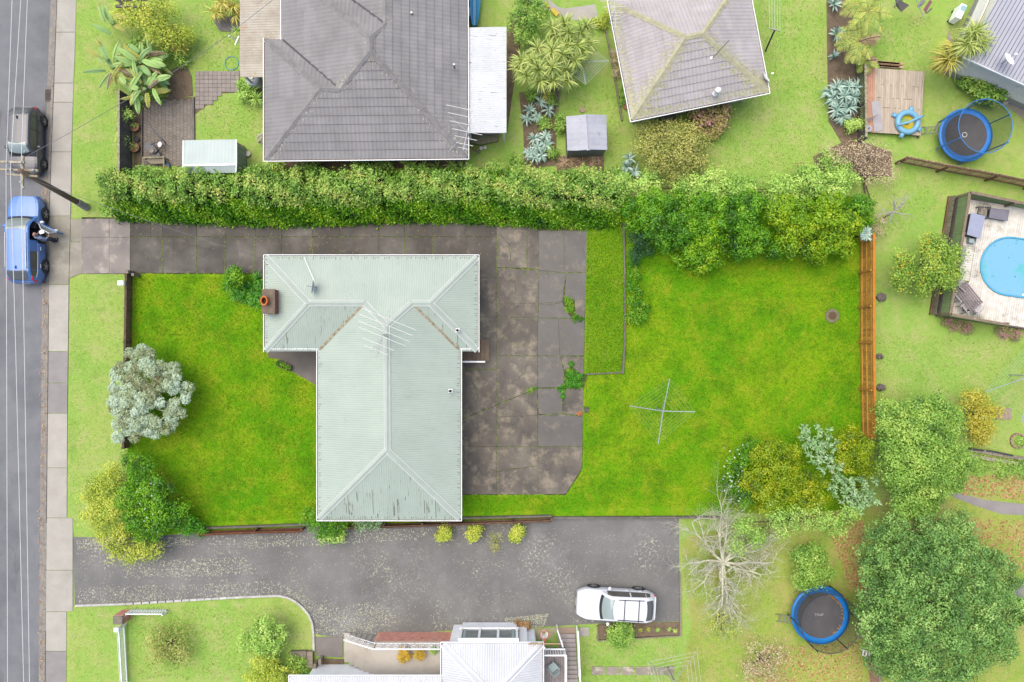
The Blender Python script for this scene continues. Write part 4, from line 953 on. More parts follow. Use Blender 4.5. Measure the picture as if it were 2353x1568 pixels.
for pts in ((P[3], P[0], Rg[0], Rg[1]), (P[1], P[2], Rg[1], Rg[0])): sheets(t, Face(pts), grs_m, .3, .3, .008, over=.03, step=.05)
cap(t, Rg[0], Rg[1], grs_m, .09, drop=.02, lift=.03)

# ---------------------------------------------------------------- fences
def paling_fence(name, label, pts, h, mat, pal=.15, gap=.01, post_m=None, rails=2, z0=.03, thick=.02, post_every=2.4, side=1, cap_m=None, jit=.02, cat='fence', group=None, post_w=.1):
    """vertical boards on rails and posts along a run of ground points"""
    P = [Vector((p[0], p[1], 0)) for p in pts]; t = thing(name, label, cat, sum(P, Vector()) / len(P), group); post_m = post_m or mat
    for a, b in zip(P, P[1:]):
        d = b - a; L = d.length; d /= L; nrm = Vector((-d.y, d.x, 0)) * side; rz = math.atan2(d.y, d.x)
        k = max(1, int(L / (pal + gap)))
        for i in range(k):
            p = a + d * ((i + .5) * L / k); hh = h + random.choice((-jit, 0, jit))
            piece('paling', t, (p.x, p.y, z0 + hh / 2), (pal, thick, hh), mat, rz)
        for j in range(rails):
            z = z0 + h * (.18 + .68 * j / max(1, rails - 1)); MB().bar(a + nrm * .05 + Vector((0, 0, z)), b + nrm * .05 + Vector((0, 0, z)), .05, .09).build('rail', post_m, t)
        m = max(1, int(round(L / post_every)))
        for j in range(m + 1):
            p = a + d * (L * j / m) + nrm * .12; piece('post', t, (p.x, p.y, (h - .05) / 2), (post_w, post_w, h - .05), post_m, rz)
        if cap_m: MB().bar(a + Vector((0, 0, z0 + h + .02)), b + Vector((0, 0, z0 + h + .02)), .13, .03).build('capping', cap_m, t)
    return t
# right boundary: new orange timber, seen from its rail side
fx = T(3, 1, 865, 700).x + .75
paling_fence('timber_fence', 'new orange timber paling fence along the right edge of the back lawn', [T(3, 1, 866, 620), T(3, 1, 866, 1568), T(3, 2, 878, 870)], 1.65, wood_orange_m, .14, .012, rails=3, side=-1, cap_m=M('orange_cap', C(232, 150, 40), C(214, 130, 34), 3, .8))
# low dark fence at the front of the lot
paling_fence('front_fence', 'low weathered dark timber fence along the front lawn', [T(0, 1, 1205, 960), T(0, 1, 1195, 1568), T(0, 2, 1178, 980)], .75, wood_brown_m, .15, .004, rails=2, side=-1, cap_m=M('old_cap', C(128, 104, 82), C(96, 80, 66), 4, .9))
gp = thing('gate_post', 'short pair of concrete gate posts at the driveway end of the front fence', 'gate post', T(0, 1, 1210, 945))
for x, y, w in ((1178, 935, .2), (1232, 960, .16)):
    p = T(0, 1, x, y, .4); MB().box((p.x, p.y, .4), (w, w, .8)).build('post', M('old_concrete', C(170, 158, 140), C(140, 128, 112), 4, .9, .3, 30), gp, bevel=.02)
lb = thing('letterbox', 'small white letterbox on a post by the driveway', 'letterbox', T(0, 1, 1130, 1030)); p = T(0, 1, 1100, 1032, 1.0)
MB().box((p.x, p.y, 1.0), (.34, .26, .24)).build('box', white_m, lb, bevel=.015); MB().box((p.x, p.y, .45), (.07, .07, .9)).build('post', white_m, lb)
# brown fence with braces on the retaining wall between the lot and the shared drive
paling_fence('boundary_fence', 'brown timber boundary fence between the front lawn and the shared drive', [T(0, 3, 1850, 205), T(0, 3, 2352, 185), T(1, 3, 480, 175)], .9, M('red_brown_wood', C(156, 100, 70), C(126, 84, 62), 3, .9, .3, 30, rnd=.14), .2, .01, rails=2, side=1)
paling_fence('boundary_fence', 'brown timber fence with slanting braces behind the end of the green roofed house', [T(1, 3, 860, 150), T(1, 3, 1900, 115), T(1, 3, 2352, 100), T(2, 3, 420, 85)], .8, wood_brown_m, .2, .01, rails=2, side=1)
rw = thing('retaining_wall', 'long low dark timber retaining wall beside the shared drive', 'retaining wall', W(1000, 1200))
prev = None
for a, b in ((T(0, 3, 1850, 165), T(1, 3, 560, 130)), (T(1, 3, 1880, 75), T(2, 3, 430, 55)), (T(2, 3, 430, 72), T(2, 3, 1990, 65))):
    L = (b - a).length; k = int(L / 2.2)
    for i in range(k):
        p, q = a.lerp(b, i / k), a.lerp(b, (i + 1) / k - .004); MB().bar(p + Vector((0, 0, .14)), q + Vector((0, 0, .14)), .1, .28).build('sleeper', wood_dark_m, rw)
# dark tall fence, top left
paling_fence('timber_fence', 'tall dark grey timber fence behind the potted plants, top left', [T(0, 0, 1200, 890), T(0, 0, 1200, 1568), W(303, 425)], 1.5, wood_dark_m, .3, .006, rails=2, side=-1, cap_m=lichen_m)
# red-brown slatted fence, right
rb_m = M('red_palings', C(226, 180, 154, 1.3), C(200, 156, 134, 1.3), 3, .85, .2, 30, rnd=.25)
paling_fence('paling_fence', 'red brown paling fence behind the net trampoline and the pool yard', [T(3, 0, 1190, 1465), T(3, 0, 1560, 1540), T(3, 1, 2000, 85), T(3, 1, 2352, 160), W(2420, 440)], 1.25, rb_m, .13, .06, post_m=wood_brown_m, rails=2, side=-1)
# dark slat fence beside the wooden platform
paling_fence('slat_fence', 'dark spaced slat fence beside the bleached wooden platform', [T(3, 0, 832, 650), T(3, 0, 840, 1290)], 1.1, wood_dark_m, .06, .05, rails=2, side=1, cap_m=lichen_m)
# fence beside the blue rimmed trampoline, lower right
paling_fence('paling_fence', 'pinkish brown paling fence between the big dark tree and the lower trampoline', [T(3, 3, 895, 600), T(3, 3, 915, 1240), T(3, 3, 975, 1700)], 1.3, M('pink_palings', C(222, 172, 150), C(204, 152, 130), 3, .85, .2, 30, rnd=.15), .15, .008, post_m=wood_old_m, rails=2, side=1, cap_m=wood_old_m)
for i, (x, y, rz) in enumerate(((862, 966, .1), (860, 1050, .05), (858, 1145, .35))):
    MB_ = thing('cut_board', ('upper', 'middle', 'lower')[i] + ' of three pale cut boards lying against the pinkish fence', 'board', T(3, 3, x, y)); p = T(3, 3, x, y)
    MB().box((p.x, p.y, .04), (.18, (.22, .46, .38)[i], .06), rz).build('plank', wood_old_m, MB_)
sh = thing('white_rack', 'small white slatted rack leaning on the pinkish brown fence', 'rack', T(3, 3, 920, 1310)); c0 = T(3, 3, 920, 1310, .5)
for i in range(3): MB().box(c0 + Vector((-.15 + i * .17, .05 - i * .04, 0)), (.07, .3, .03), -.2).build('slat', white_m, sh)
for s in (-1, 1): MB().bar(c0 + Vector((-.25, .17 * s + .06, -.02)), c0 + Vector((.28, .17 * s - .06, -.02)), .03).build('bar', white_m, sh)
MB().bar(c0 + Vector((0, 0, -.02)), Vector((c0.x, c0.y, 0)), .04).build('leg', white_m, sh)
# white picket fence with brick pillar, lower left
pil = thing('gate_pillar', 'brick gate pillar with concrete cap at the white picket fence', 'pillar', T(0, 3, 1130, 985)); zc = .95; p = T(0, 3, 1072, 1005, zc)
core = MB().box((p.x, p.y, zc / 2), (.5, .5, zc)).build('core', M('mortar_b', C(205, 175, 160), None), pil)
for r_ in range(10):
    for k in range(2):
        for s in (-1, 1):
            piece('brick', core, (p.x + s * .25, p.y - .125 + k * .25, .06 + r_ * .09), (.03, .235, .076), red_brick_m); piece('brick', core, (p.x - .125 + k * .25, p.y + s * .25, .06 + r_ * .09), (.235, .03, .076), red_brick_m)
MB().box((p.x, p.y, zc + .04), (.54, .46, .08)).build('cap', M('old_cap_conc', C(160, 150, 132), C(138, 128, 112), 5, .9, .3, 30), pil, bevel=.01)
paling_fence('picket_fence', 'white picket fence running down from the brick gate pillar', [T(0, 3, 1130, 1040), T(0, 3, 1160, 1568), W(300, 1640)], .85, white_m, .07, .075, rails=2, side=1, jit=0, post_w=.08)
gt = paling_fence('picket_gate', 'white picket gate standing open on the lawn beside the brick pillar', [T(0, 3, 1190, 905), T(0, 3, 1520, 905)], .75, white_m, .07, .07, rails=2, side=-1, jit=0, cat='gate', post_w=.06, post_every=3)
wb = MB(); p = T(0, 3, 1060, 1090, .9); lb = thing('letterbox', 'white letterbox mounted on the white picket fence', 'letterbox', (p.x, p.y, .0)); MB().box((p.x, p.y, .88), (.26, .24, .26)).build('box', white_m, lb, bevel=.015); MB().box((p.x, p.y, .38), (.06, .06, .75)).build('post', white_m, lb)

# timber edging of the raised lawn strip, and others
def edging(name, label, pts, mat=wood_brown_m, h=.16, w=.07, plank=1.8):
    P = [Vector((p[0], p[1], 0)) for p in pts]; t = thing(name, label, 'edging', P[len(P) // 2])
    for a, b in zip(P, P[1:]):
        k = max(1, int((b - a).length / plank))
        for i in range(k):
            q, r_ = a.lerp(b, i / k), a.lerp(b, (i + 1) / k - .006); MB().bar(q + Vector((0, 0, h / 2)), r_ + Vector((0, 0, h / 2)), w, h).build('plank', mat, t)
            MB().box((q.x, q.y, h / 2 - .02), (.06, .06, h)).build('peg', mat, t)
    return t
edging('timber_edging', 'long dark timber edging between the grass strip and the back lawn', [T(2, 1, 1075, 490), T(2, 1, 1085, 1000), T(2, 1, 1085, 1568), T(2, 2, 1068, 318)], wood_dark_m, .18, .1)
edging('timber_edging', 'short timber edging across the bottom of the grass strip', [T(2, 2, 740, 322), T(2, 2, 1068, 306)], wood_dark_m, .16, .07)
edging('timber_edging', 'broken timber edging beside the lichened tile roof house', [T(2, 0, 905, 225), T(2, 0, 985, 640), T(2, 0, 1030, 920), T(2, 0, 1060, 1100)], wood_old_m, .16, .08, 1.2)
edging('timber_edging', 'timber edging of the spiky plant bed left of old grey shed', [T(2, 0, 500, 780), T(2, 0, 480, 930), T(2, 0, 455, 1150)], wood_old_m, .16, .09, 1.2)
edging('timber_edging', 'timber frame of the soil bed below the white station wagon', [T(2, 3, 840, 1055), T(2, 3, 845, 1185), T(2, 3, 1590, 1140), T(2, 3, 1585, 560)], wood_old_m, .16, .06, 1.5)
# ---------------------------------------------------------------- vehicles
def lerp(a, b, t): return a + (b - a) * t
def sm(t): t = min(1, max(0, t)); return t * t * (3 - 2 * t)
tyre_m = M('tyre', C(70, 68, 68), None, rough=.9); rim_m = M('alloy', C(205, 202, 196), None, rough=.35, metal=.5)
red_m = G('tail_lens', C(238, 40, 58), .15); lens_m = G('head_lens', C(225, 226, 224), .1)
interior_m = M('car_interior', C(88, 86, 84), C(110, 108, 104), 3, .8); trim_m = M('black_trim', C(60, 58, 62), None, rough=.5); chrome_m = M('chrome_trim', C(250, 250, 250), None, rough=.3)
plate_m = M('number_plate', C(236, 236, 232), None, rough=.5)
def car(name, label, loc, rz, L, Wd, Ht, belt, xw0, xw1, xr1, xr0, paint, nose=.74, wb=None, tail_z=None, rails=None, open_door=None, glass=None, tall_tail=False, wr=.33):
    t = thing(name, label, 'car', loc, None, rot=(0, 0, rz)); K = dict(local=True); hl = L / 2; wb = wb or L * .58; tail_z = tail_z or belt - .04; glass = glass or glass_m
    def hw(x):
        q = max(0, (abs(x) - (hl - .75)) / .75); return Wd / 2 * (1 - .3 * q ** 2.1)
    def zt(x):
        if x > xw0: return lerp(belt, nose, ((x - xw0) / (hl - xw0)) ** 1.8)
        if x < xr0: return lerp(belt, tail_z, (xr0 - x) / max(.01, hl + xr0))
        return belt
    xs = [hl, hl - .06, hl - .2, hl - .45] + [hl - .45 - (L - .9) * i / 18 for i in range(1, 19)] + [-hl + .2, -hl + .06, -hl]
    secs = []
    for x in xs:
        w, z = hw(x), zt(x); e_ = 1 if abs(x) < hl - .03 else 0; b = .2 if abs(x) < hl - .1 else .32
        if not e_: z -= .16
        secs.append([Vector((x, y, q)) for y, q in ((w * .9, b), (w * .985, .4), (w, .6), (w * .99, z - .14), (w * .94, z - .02), (w * .78, z + .02 * e_), (w * .4, z + .045 * e_), (0, z + .055 * e_))])
    mb = MB(); n = len(secs)
    full = [s + [Vector((p.x, -p.y, p.z)) for p in s[-2::-1]] for s in secs]; m = len(full[0])
    for i in range(n - 1):
        xm = (xs[i] + xs[i + 1]) / 2
        for j in range(m - 1):
            if open_door and open_door[1] < xm < open_door[0] and m - 1 - 5 <= j < m - 1: continue
            if xr0 + .1 < xm < xw0 - .25 and 5 <= j <= m - 7: continue          # open under the cabin
            mb.quad(full[i][j], full[i + 1][j], full[i + 1][j + 1], full[i][j + 1])
    mb.quad(*full[0]); mb.quad(*full[-1][::-1])
    body = mb.build('body', paint, t, smooth=True, **K)
    # cabin
    def zc(x):
        if x > xw1: return lerp(belt, Ht, math.sin(math.pi / 2 * min(1, (xw0 - x) / (xw0 - xw1))) ** .92)
        if x < xr1: return lerp(belt + .03, Ht - .06, min(1, (x - xr0) / (xr1 - xr0)) ** .6)
        u = (x - xr1) / (xw1 - xr1); return Ht - .06 * (1 - u) ** 2
    def cw(x, z):
        h = (z - belt) / (Ht - belt); wbx = hw(x) * .93; return wbx - (Wd * .5 * .93 - Wd * .5 * .74) * h
    cx = [lerp(xw0, xw1, i / 7) for i in range(8)] + [lerp(xw1, xr1, i / 8) for i in range(1, 9)] + [lerp(xr1, xr0, i / 5) for i in range(1, 6)]
    csec = []
    for x in cx:
        z = zc(x); wt = cw(x, z); wbx = cw(x, belt)
        zz = max(belt, z - .1); wm = cw(x, zz)
        h = [Vector((x, wbx, belt - .03)), Vector((x, lerp(wbx, wm, .5), lerp(belt, zz, .5))), Vector((x, wm, zz)), Vector((x, wt - .03, z - .025)), Vector((x, wt - .12, z)), Vector((x, wt * .5, z + .02)), Vector((x, 0, z + .03))]
        csec.append(h + [Vector((p.x, -p.y, p.z)) for p in h[-2::-1]])
    mb = MB(); m = len(csec[0])
    for i in range(len(cx) - 1):
        xm = (cx[i] + cx[i + 1]) / 2
        for j in range(m - 1):
            if open_door and open_door[1] < xm < open_door[0] and m - 1 - 2 <= j < m - 1: continue
            mb.quad(csec[i][j], csec[i + 1][j], csec[i + 1][j + 1], csec[i][j + 1])
    roof = mb.build('roof', paint, t, smooth=True, **K)
    def topz(x, f):
        z = zc(x); return z + .03 - .03 * f * f + .014
    def toppane(nm, xa, xb, fa, mat, par):
        g = MB(); a, b = 8, 8
        for i in range(a):
            for k in range(b):
                q = []
                for ii, kk in ((i, k), (i + 1, k), (i + 1, k + 1), (i, k + 1)):
                    fy = -1 + 2 * kk / b; x = lerp(xa, xb, ii / a) - (.10 * fy * fy if xa > 0 else -.06 * fy * fy)
                    x = min(max(x, min(cx) + .01), max(cx) - .01)
                    w = cw(x, zc(x)) - .09; q.append((x, fy * w * fa, topz(x, fy * fa)))
                g.quad(*q)
        return g.build(nm, mat, par, smooth=True, **K)
    toppane('cowl', xw0 - .01, xw0 - .14, 1.0, trim_m, t)
    toppane('windscreen', xw0 - .13, xw1 + .02, .97, glass, t)
    toppane('rear_window', xr0 + .07, xr1 + .02, .95, M('rear_glass', C(112, 114, 114), None, rough=.08), t)
    def sidepane(sgn, xa, xb, nm, mat):
        g = MB(); a = 6; rows = []
        for i in range(a + 1):
            x = lerp(xa, xb, i / a); z = zc(x); z1 = max(belt + .03, z - .12); z0_ = belt + .03
            rows.append([(x, sgn * (cw(x, q) + .012), q) for q in (z0_, lerp(z0_, z1, .5), z1)])
        for i in range(a):
            for k in range(2): g.quad(rows[i][k], rows[i + 1][k], rows[i + 1][k + 1], rows[i][k + 1])
        return g.build(nm, mat, t, smooth=True, **K)
    xm = (xw1 + xr1) / 2
    for s in (1, -1):
        if not (open_door and s < 0): sidepane(s, xw0 - .42, xm + .04, 'side_window', M('side_glass', C(104, 100, 94), C(120, 116, 108), 2, .08))
        sidepane(s, xm - .04, xr1 + .1, 'side_window', MATS['side_glass']); sidepane(s, xr1 + .06, (xr0 + xr1) / 2 + .05, 'quarter_window', MATS['side_glass'])
        # trim line below the glass
        g = MB(); g.tube([(x, s * (cw(x, belt) + .02), belt + .015) for x in (xw0 - .4, xm, xr1, xr0 + .25)] if not (open_door and s < 0) else [(x, s * (cw(x, belt) + .02), belt + .015) for x in (xm - .04, xr1, xr0 + .25)], .016, 5); g.build('window_trim', chrome_m if paint.name == 'blue_paint' else trim_m, t, **K)
        for xw, nm in ((wb / 2, 'wheel'), (-wb / 2, 'wheel')):
            w = hw(xw)
            rot = Matrix.Rotation(R(90), 3, 'X')
            g = MB(); k = 22; prof = [(wr * .66, -.1), (wr * .97, -.1), (wr, -.06), (wr, .06), (wr * .97, .09), (wr * .66, .09)]
            g.lathe((0, 0, 0), prof, k); g.v = [tuple(rot @ Vector(v) + Vector((xw, s * (w - .07), wr))) for v in g.v]
            wo = g.build('wheel', tyre_m, t, smooth=True, **K)
            g = MB(); g.lathe((0, 0, 0), [(0, .0), (wr * .2, .02), (wr * .66, .02), (wr * .68, -.04)] if s < 0 else [(0, .0), (wr * .2, -.02), (wr * .66, -.02), (wr * .68, .04)], k); g.v = [tuple(rot @ Vector(v) + Vector((xw, s * (w + .005), wr))) for v in g.v]
            ro = g.build('rim', trim_m, wo, **K)
            for i in range(5):
                a_ = 2 * math.pi * i / 5; MB().bar((xw, s * (w + .035), wr), (xw + math.cos(a_) * wr * .64, s * (w + .03), wr + math.sin(a_) * wr * .64), .055, .02, up=(0, 1, 0)).build('spoke', rim_m, wo, **K)
            g = MB(); g.lathe((0, 0, 0), [(wr * 1.0, 0), (wr * 1.16, 0)], k); g.v = [tuple(rot @ Vector(v) + Vector((xw, s * (w + .012), wr + .02))) for v in g.v if True]
            g.build('wheel_arch', trim_m, t, **K)
        x = hl - .26; MB().ball((x, s * hw(x) * .82, nose - .03), .2, .1, .06, rot=Matrix.Rotation(-s * R(38), 3, 'Z')).build('headlight', lens_m, t, smooth=True, **K)
        x = -hl + .14; tl = MB()
        tl.ball((x, s * hw(x) * .88, tail_z - .1), .13, .1, .1, rot=Matrix.Rotation(s * R(25), 3, 'Z'))
        if tall_tail: tl.tube([(x, s * hw(x) * .84, tail_z - .06), (xr0 + .12, s * (cw(xr0 + .12, belt) - .06), belt + .12), (lerp(xr0, xr1, .55), s * (cw(lerp(xr0, xr1, .55), belt + .25) + .0), belt + .3)], [.08, .06, .035], 6)
        tl.build('tail_light', red_m, t, smooth=True, **K)
        x = xw0 - .55
        if not (open_door and s < 0): MB().ball((x, s * (hw(x) + .1), belt + .06), .1, .12, .07).build('mirror', paint, t, smooth=True, **K)
        for x in (xm + .15, xr1 + .35):
            if open_door and s < 0 and x > open_door[1]: continue
            MB().box((x, s * (hw(x) + .012), belt - .16), (.2, .025, .03)).build('door_handle', chrome_m if paint.name == 'blue_paint' else paint, t, **K)
            MB().box((x - .12, s * (hw(x) + .001), .6), (.012, .012, .7)).build('door_gap', trim_m, t, **K)
    MB().box((hl - .02, 0, .48), (.05, Wd * .5, .2)).build('grille', trim_m, t, **K)
    MB().box((-hl + .0, 0, .62), (.03, .4, .12)).build('number_plate', plate_m, t, **K); MB().box((hl + .01, 0, .42), (.03, .4, .11)).build('number_plate', plate_m, t, **K)
    ins = MB(); ins.box(((xw0 + xr0) / 2, 0, .32), (xw0 - xr0 - .2, Wd * .8, .08)); ins.build('floor', interior_m, t, **K)
    MB().box((xw0 - .5, 0, belt - .12), (.35, Wd * .74, .2)).build('dashboard', interior_m, t, bevel=.04, **K)
    for y in (-1, 1):
        MB().box((xm + .1, y * Wd * .2, .55), (.5, .46, .3)).build('seat', interior_m, t, bevel=.05, **K)
        MB().box((xm - .18, y * Wd * .2, .9), (.14, .44, .6), rot=Matrix.Rotation(R(-12), 3, 'Y')).build('seat_back', interior_m, t, bevel=.05, **K)
    if rails:
        for s in (1, -1):
            MB().tube([(x, s * (cw(x, zc(x)) - .1), zc(x) + rails[2]) for x in np.linspace(rails[0], rails[1], 9)], .024, 6).build('roof_rail', rails[3], t, smooth=True, **K)
        for x in rails[4]:
            w = cw(x, zc(x)); MB().tube([(x, y, zc(x) + rails[2] + .05) for y in (-w + .05, -w * .4, w * .4, w - .05)], .022, 6).build('roof_bar', trim_m, t, **K)
    fin = MB().bar((xr1 + .3, 0, Ht - .0), (xr1 + .14, 0, Ht + .06), .03, .08); fin.build('roof_aerial', paint, t, **K)
    return t
blue_m = M('blue_paint', C(98, 150, 222), C(92, 144, 218), 2, .25, spec=.6); black_paint_m = M('dark_paint', C(96, 93, 99), C(88, 85, 92), 2, .25, spec=.6); wpaint_m = M('white_car_paint', C(246, 246, 250, 1.15), None, rough=.25, spec=.6)
ws_m = G('screen_glass', C(176, 190, 186), .06); ws2_m = G('screen_glass_grey', C(150, 160, 154), .06)
car('parked_car', 'small dark grey hatchback parked nearest the top of the road', (-27.48, 11.3, .01), R(-90), 3.85, 1.62, 1.48, .92, .95, .3, -1.35, -1.82, black_paint_m, wb=2.45, glass=ws_m, wr=.3)
bc = (-27.46, 5.72, .01)
blue = car('parked_car', 'blue family car parked across the driveway with its front door open', bc, R(90), 4.95, 1.8, 1.62, 1.0, 1.3, .5, -1.85, -2.4, blue_m, wb=2.95, nose=.86, open_door=(.95, -.2), glass=ws2_m, tall_tail=True, wr=.36, rails=(.3, -1.7, .045, chrome_m, ()))
# the open door: hinged at its front edge
hx, hy = -26.57, 6.6; dd = Vector((.9, -.43, 0)).normalized(); dn = Vector((-dd.y, dd.x, 0))
def dpt(u, z, off=0): return Vector((hx, hy, z)) + dd * u + dn * off - Vector(bc)
def toloc(v): return Vector((v.y, -v.x, v.z))
dm = MB()
for u0, u1 in ((0, .4), (.4, .8), (.8, 1.12)):
    for z0_, z1_, o0, o1 in ((.35, .7, .03, .06), (.7, 1.0, .06, .03)):
        dm.quad(toloc(dpt(u0, z0_, o0)), toloc(dpt(u1, z0_, o0)), toloc(dpt(u1, z1_, o1)), toloc(dpt(u0, z1_, o1)))
        dm.quad(toloc(dpt(u0, z0_, -.06)), toloc(dpt(u0, z1_, -.06)), toloc(dpt(u1, z1_, -.06)), toloc(dpt(u1, z0_, -.06)))
dm.quad(toloc(dpt(0, 1.0, .03)), toloc(dpt(1.12, 1.0, .03)), toloc(dpt(1.12, 1.0, -.06)), toloc(dpt(0, 1.0, -.06)))
dm.quad(toloc(dpt(1.12, .35, .03)), toloc(dpt(1.12, .35, -.06)), toloc(dpt(1.12, 1.0, -.06)), toloc(dpt(1.12, 1.0, .03)))
door = dm.build('door', blue_m, blue, local=True)
fm = MB(); fm.tube([toloc(dpt(0, 1.01)), toloc(dpt(.55, 1.5, -.16)), toloc(dpt(1.08, 1.52, -.18)), toloc(dpt(1.12, 1.02))], .025, 6); fm.build('window_frame', chrome_m, door, local=True)
MB().quad(toloc(dpt(.05, 1.02)), toloc(dpt(1.1, 1.02)), toloc(dpt(1.06, 1.5, -.17)), toloc(dpt(.55, 1.48, -.16))).build('pane', G('door_glass', C(170, 178, 168), .05, .6), door, local=True)
MB().ball(toloc(dpt(.18, 1.08, .15)), .08, .13, .07).build('mirror', chrome_m, door, smooth=True, local=True)
MB().box(toloc(dpt(.95, .86, .07)), (.06, .2, .03)).build('door_handle', chrome_m, door, local=True)
pw = T(2, 3, 1010, 868, .7)
car('parked_car', 'white station wagon with roof bars parked on the shared drive', (pw.x, pw.y, .016), R(180 - 3.3), 4.5, 1.78, 1.5, .95, 1.0, .25, -1.65, -2.1, wpaint_m, wb=2.55, glass=ws_m, rails=(-.0, -1.45, .05, trim_m, (-.35, -1.15)))

# ---------------------------------------------------------------- person getting out of the blue car
jacket_m = M('blue_jacket', C(150, 160, 188), C(136, 146, 176), 5, .8); skin_m = M('skin', C(234, 176, 150), C(226, 164, 140), 6, .6); trouser_m = M('dark_trousers', C(78, 80, 96), None, rough=.8)
per = thing('person', 'person in a grey blue jacket stepping out beside the open blue car door', 'person', (-26.16, 5.72, 0))
B0 = Vector((-26.3, 5.72, 0))
def skin_body(name, verts, edges, radii, mat, parent, sub=2, root=0):
    me = bpy.data.meshes.new(name); bm = bmesh.new(); ly = bm.verts.layers.skin.verify(); vs = [bm.verts.new(v) for v in verts]
    for i, j in edges: bm.edges.new((vs[i], vs[j]))
    for i, v in enumerate(vs): v[ly].radius = radii[i] if isinstance(radii[i], tuple) else (radii[i], radii[i]); v[ly].use_root = (i == root)
    bm.to_mesh(me); bm.free(); me.materials.append(mat); o = put(me, name, parent); sk = o.modifiers.new('skin', 'SKIN')
    ss_ = o.modifiers.new('sub', 'SUBSURF'); ss_.levels = sub; ss_.render_levels = sub
    sk.use_smooth_shade = True
    return o
# local frame of the figure: facing the door (-x is the car side); leaning back towards the cabin
V_ = [(-.12, 0, .88), (-.17, .02, 1.08), (-.22, .05, 1.3), (-.24, .09, 1.43), (-.26, .14, 1.5),       # pelvis, belly, chest, neck base, neck top
      (-.06, .0, .84), (-.0, .1, .48), (.06, .0, .1), (.1, .1, .05),                                   # leg a
      (-.2, -.04, .84), (-.14, .1, .5), (-.1, -.02, .1), (-.06, .08, .05),                             # leg b
      (-.07, .02, 1.37), (.1, -.03, 1.2), (.2, .13, 1.12),                                            # arm to the door
      (-.4, .06, 1.37), (-.48, .18, 1.16), (-.33, .34, 1.14)]                                          # arm holding a paper
E_ = [(0, 1), (1, 2), (2, 3), (3, 4), (0, 5), (5, 6), (6, 7), (7, 8), (0, 9), (9, 10), (10, 11), (11, 12), (2, 13), (13, 14), (14, 15), (2, 16), (16, 17), (17, 18)]
rad_ = [(.16, .12), (.15, .11), (.18, .12), .07, .06, .09, .065, .045, .04, .09, .065, .045, .04, .07, .05, .038, .07, .05, .038]
skin_body('body', V_, E_, rad_, jacket_m, per)
for lg in (V_[5:9], V_[9:13]):
    MB().tube([Vector(lg[0]) + Vector((0, 0, .05)), lg[1], lg[2]], [.115, .085, .07], 10).build('trouser_leg', trouser_m, per, smooth=True, local=True)
    MB().ball(Vector(lg[3]) + Vector((-.01, .0, .0)), .055, .13, .05).build('shoe', dark_m, per, smooth=True, local=True)
hd = MB().ball((-.26, .18, 1.6), .085, .105, .125, 16, 12, rot=Matrix.Rotation(R(-25), 3, 'X')).build('head', skin_m, per, smooth=True, local=True)
MB().ball((-.26, .285, 1.575), .016, .03, .022).build('nose', skin_m, hd, smooth=True, local=True)
for s in (-1, 1):
    MB().ball((-.26 + s * .085, .17, 1.59), .014, .026, .035).build('ear', skin_m, hd, smooth=True, local=True); MB().ball((-.26 + s * .034, .275, 1.62), .012).build('eye', dark_m, hd, smooth=True, local=True)
MB().box((-.26, .272, 1.535), (.05, .02, .012)).build('mouth', M('lips', C(200, 120, 110), None), hd, local=True)
MB().ball((-.26, .15, 1.625), .09, .1, .11, 16, 10).build('hair', M('short_hair', C(196, 150, 128), C(170, 130, 110), 20, .8), hd, smooth=True, local=True)
def hand(wrist, d, up, parent, curl=.5, name='hand'):
    w = Vector(wrist); d = Vector(d).normalized(); up = Vector(up).normalized(); s = d.cross(up).normalized(); up = s.cross(d)
    m = MB(); m.tube([w, w + d * .045, w + d * .085], [.026, .038, .034], 8)
    for i, (o, L) in enumerate(((-.027, .068), (-.009, .078), (.009, .074), (.027, .058))):
        a = w + d * .08 + s * o; b = a + (d * (1 - curl * .3) - up * curl * .4) * L * .5; c_ = b + (d * (1 - curl) - up * curl) * L * .5; m.tube([a, b, c_], [.0095, .009, .007], 6)
    a = w + d * .03 - s * .03; m.tube([a, a - s * .03 + d * .025, a - s * .035 + d * .055 - up * .02], [.011, .01, .008], 6)
    return m.build(name, skin_m, parent, smooth=True, local=True)
hand(V_[15], (.3, .8, -.2), (0, 0, 1), per); hand(V_[18], (.9, .3, 0), (0, 0, 1), per)
pp = MB().box((-26.16 - .14, 5.72 + .38, 1.17), (.26, .2, .006), .3).build('paper_sheet', white_m); tag(pp, 'white sheet of paper held by the person at the blue car', 'paper')

# ---------------------------------------------------------------- power pole, arms and lines
pole_m = M('pole_wood', C(150, 126, 104), C(124, 104, 88), 5, .9, .3, 30, st=(1, 1, .15)); arm_m = M('lichen_arm', C(216, 206, 178), C(178, 158, 132), 6, .9, .4, 30)
pb = W(200, 477); pt_ = W(46, 392, 6.3); pp_ = thing('power_pole', 'tall leaning wooden power pole with crossarms above the road', 'power pole', pb)
MB().tube([pb, pb.lerp(pt_, .5), pt_], [.17, .15, .12], 12).build('shaft', pole_m, pp_, smooth=True)
MB().tube([pb, pb.lerp(pt_, .18)], [.22, .19], 10).build('butt_guard', M('pole_guard', C(205, 196, 196), C(170, 158, 150), 4, .7), pp_)
za = 6.1
for (x0_, y0_), (x1_, y1_), z in (((-90, 1465), (225, 1475), 6.2), ((-120, 1535), (345, 1548), 5.9), ((60, 1582), (345, 1600), 5.7)):
    MB().bar(T(0, 0, x0_, y0_, z), T(0, 0, x1_, y1_, z), .1, .12).build('crossarm', arm_m, pp_)
MB().bar(T(0, 0, 210, 1415, 5.95), T(0, 0, 205, 1715, 5.95), .09, .1).build('crossarm', arm_m, pp_)
ins_m = M('insulator', C(240, 238, 232), None, rough=.3)
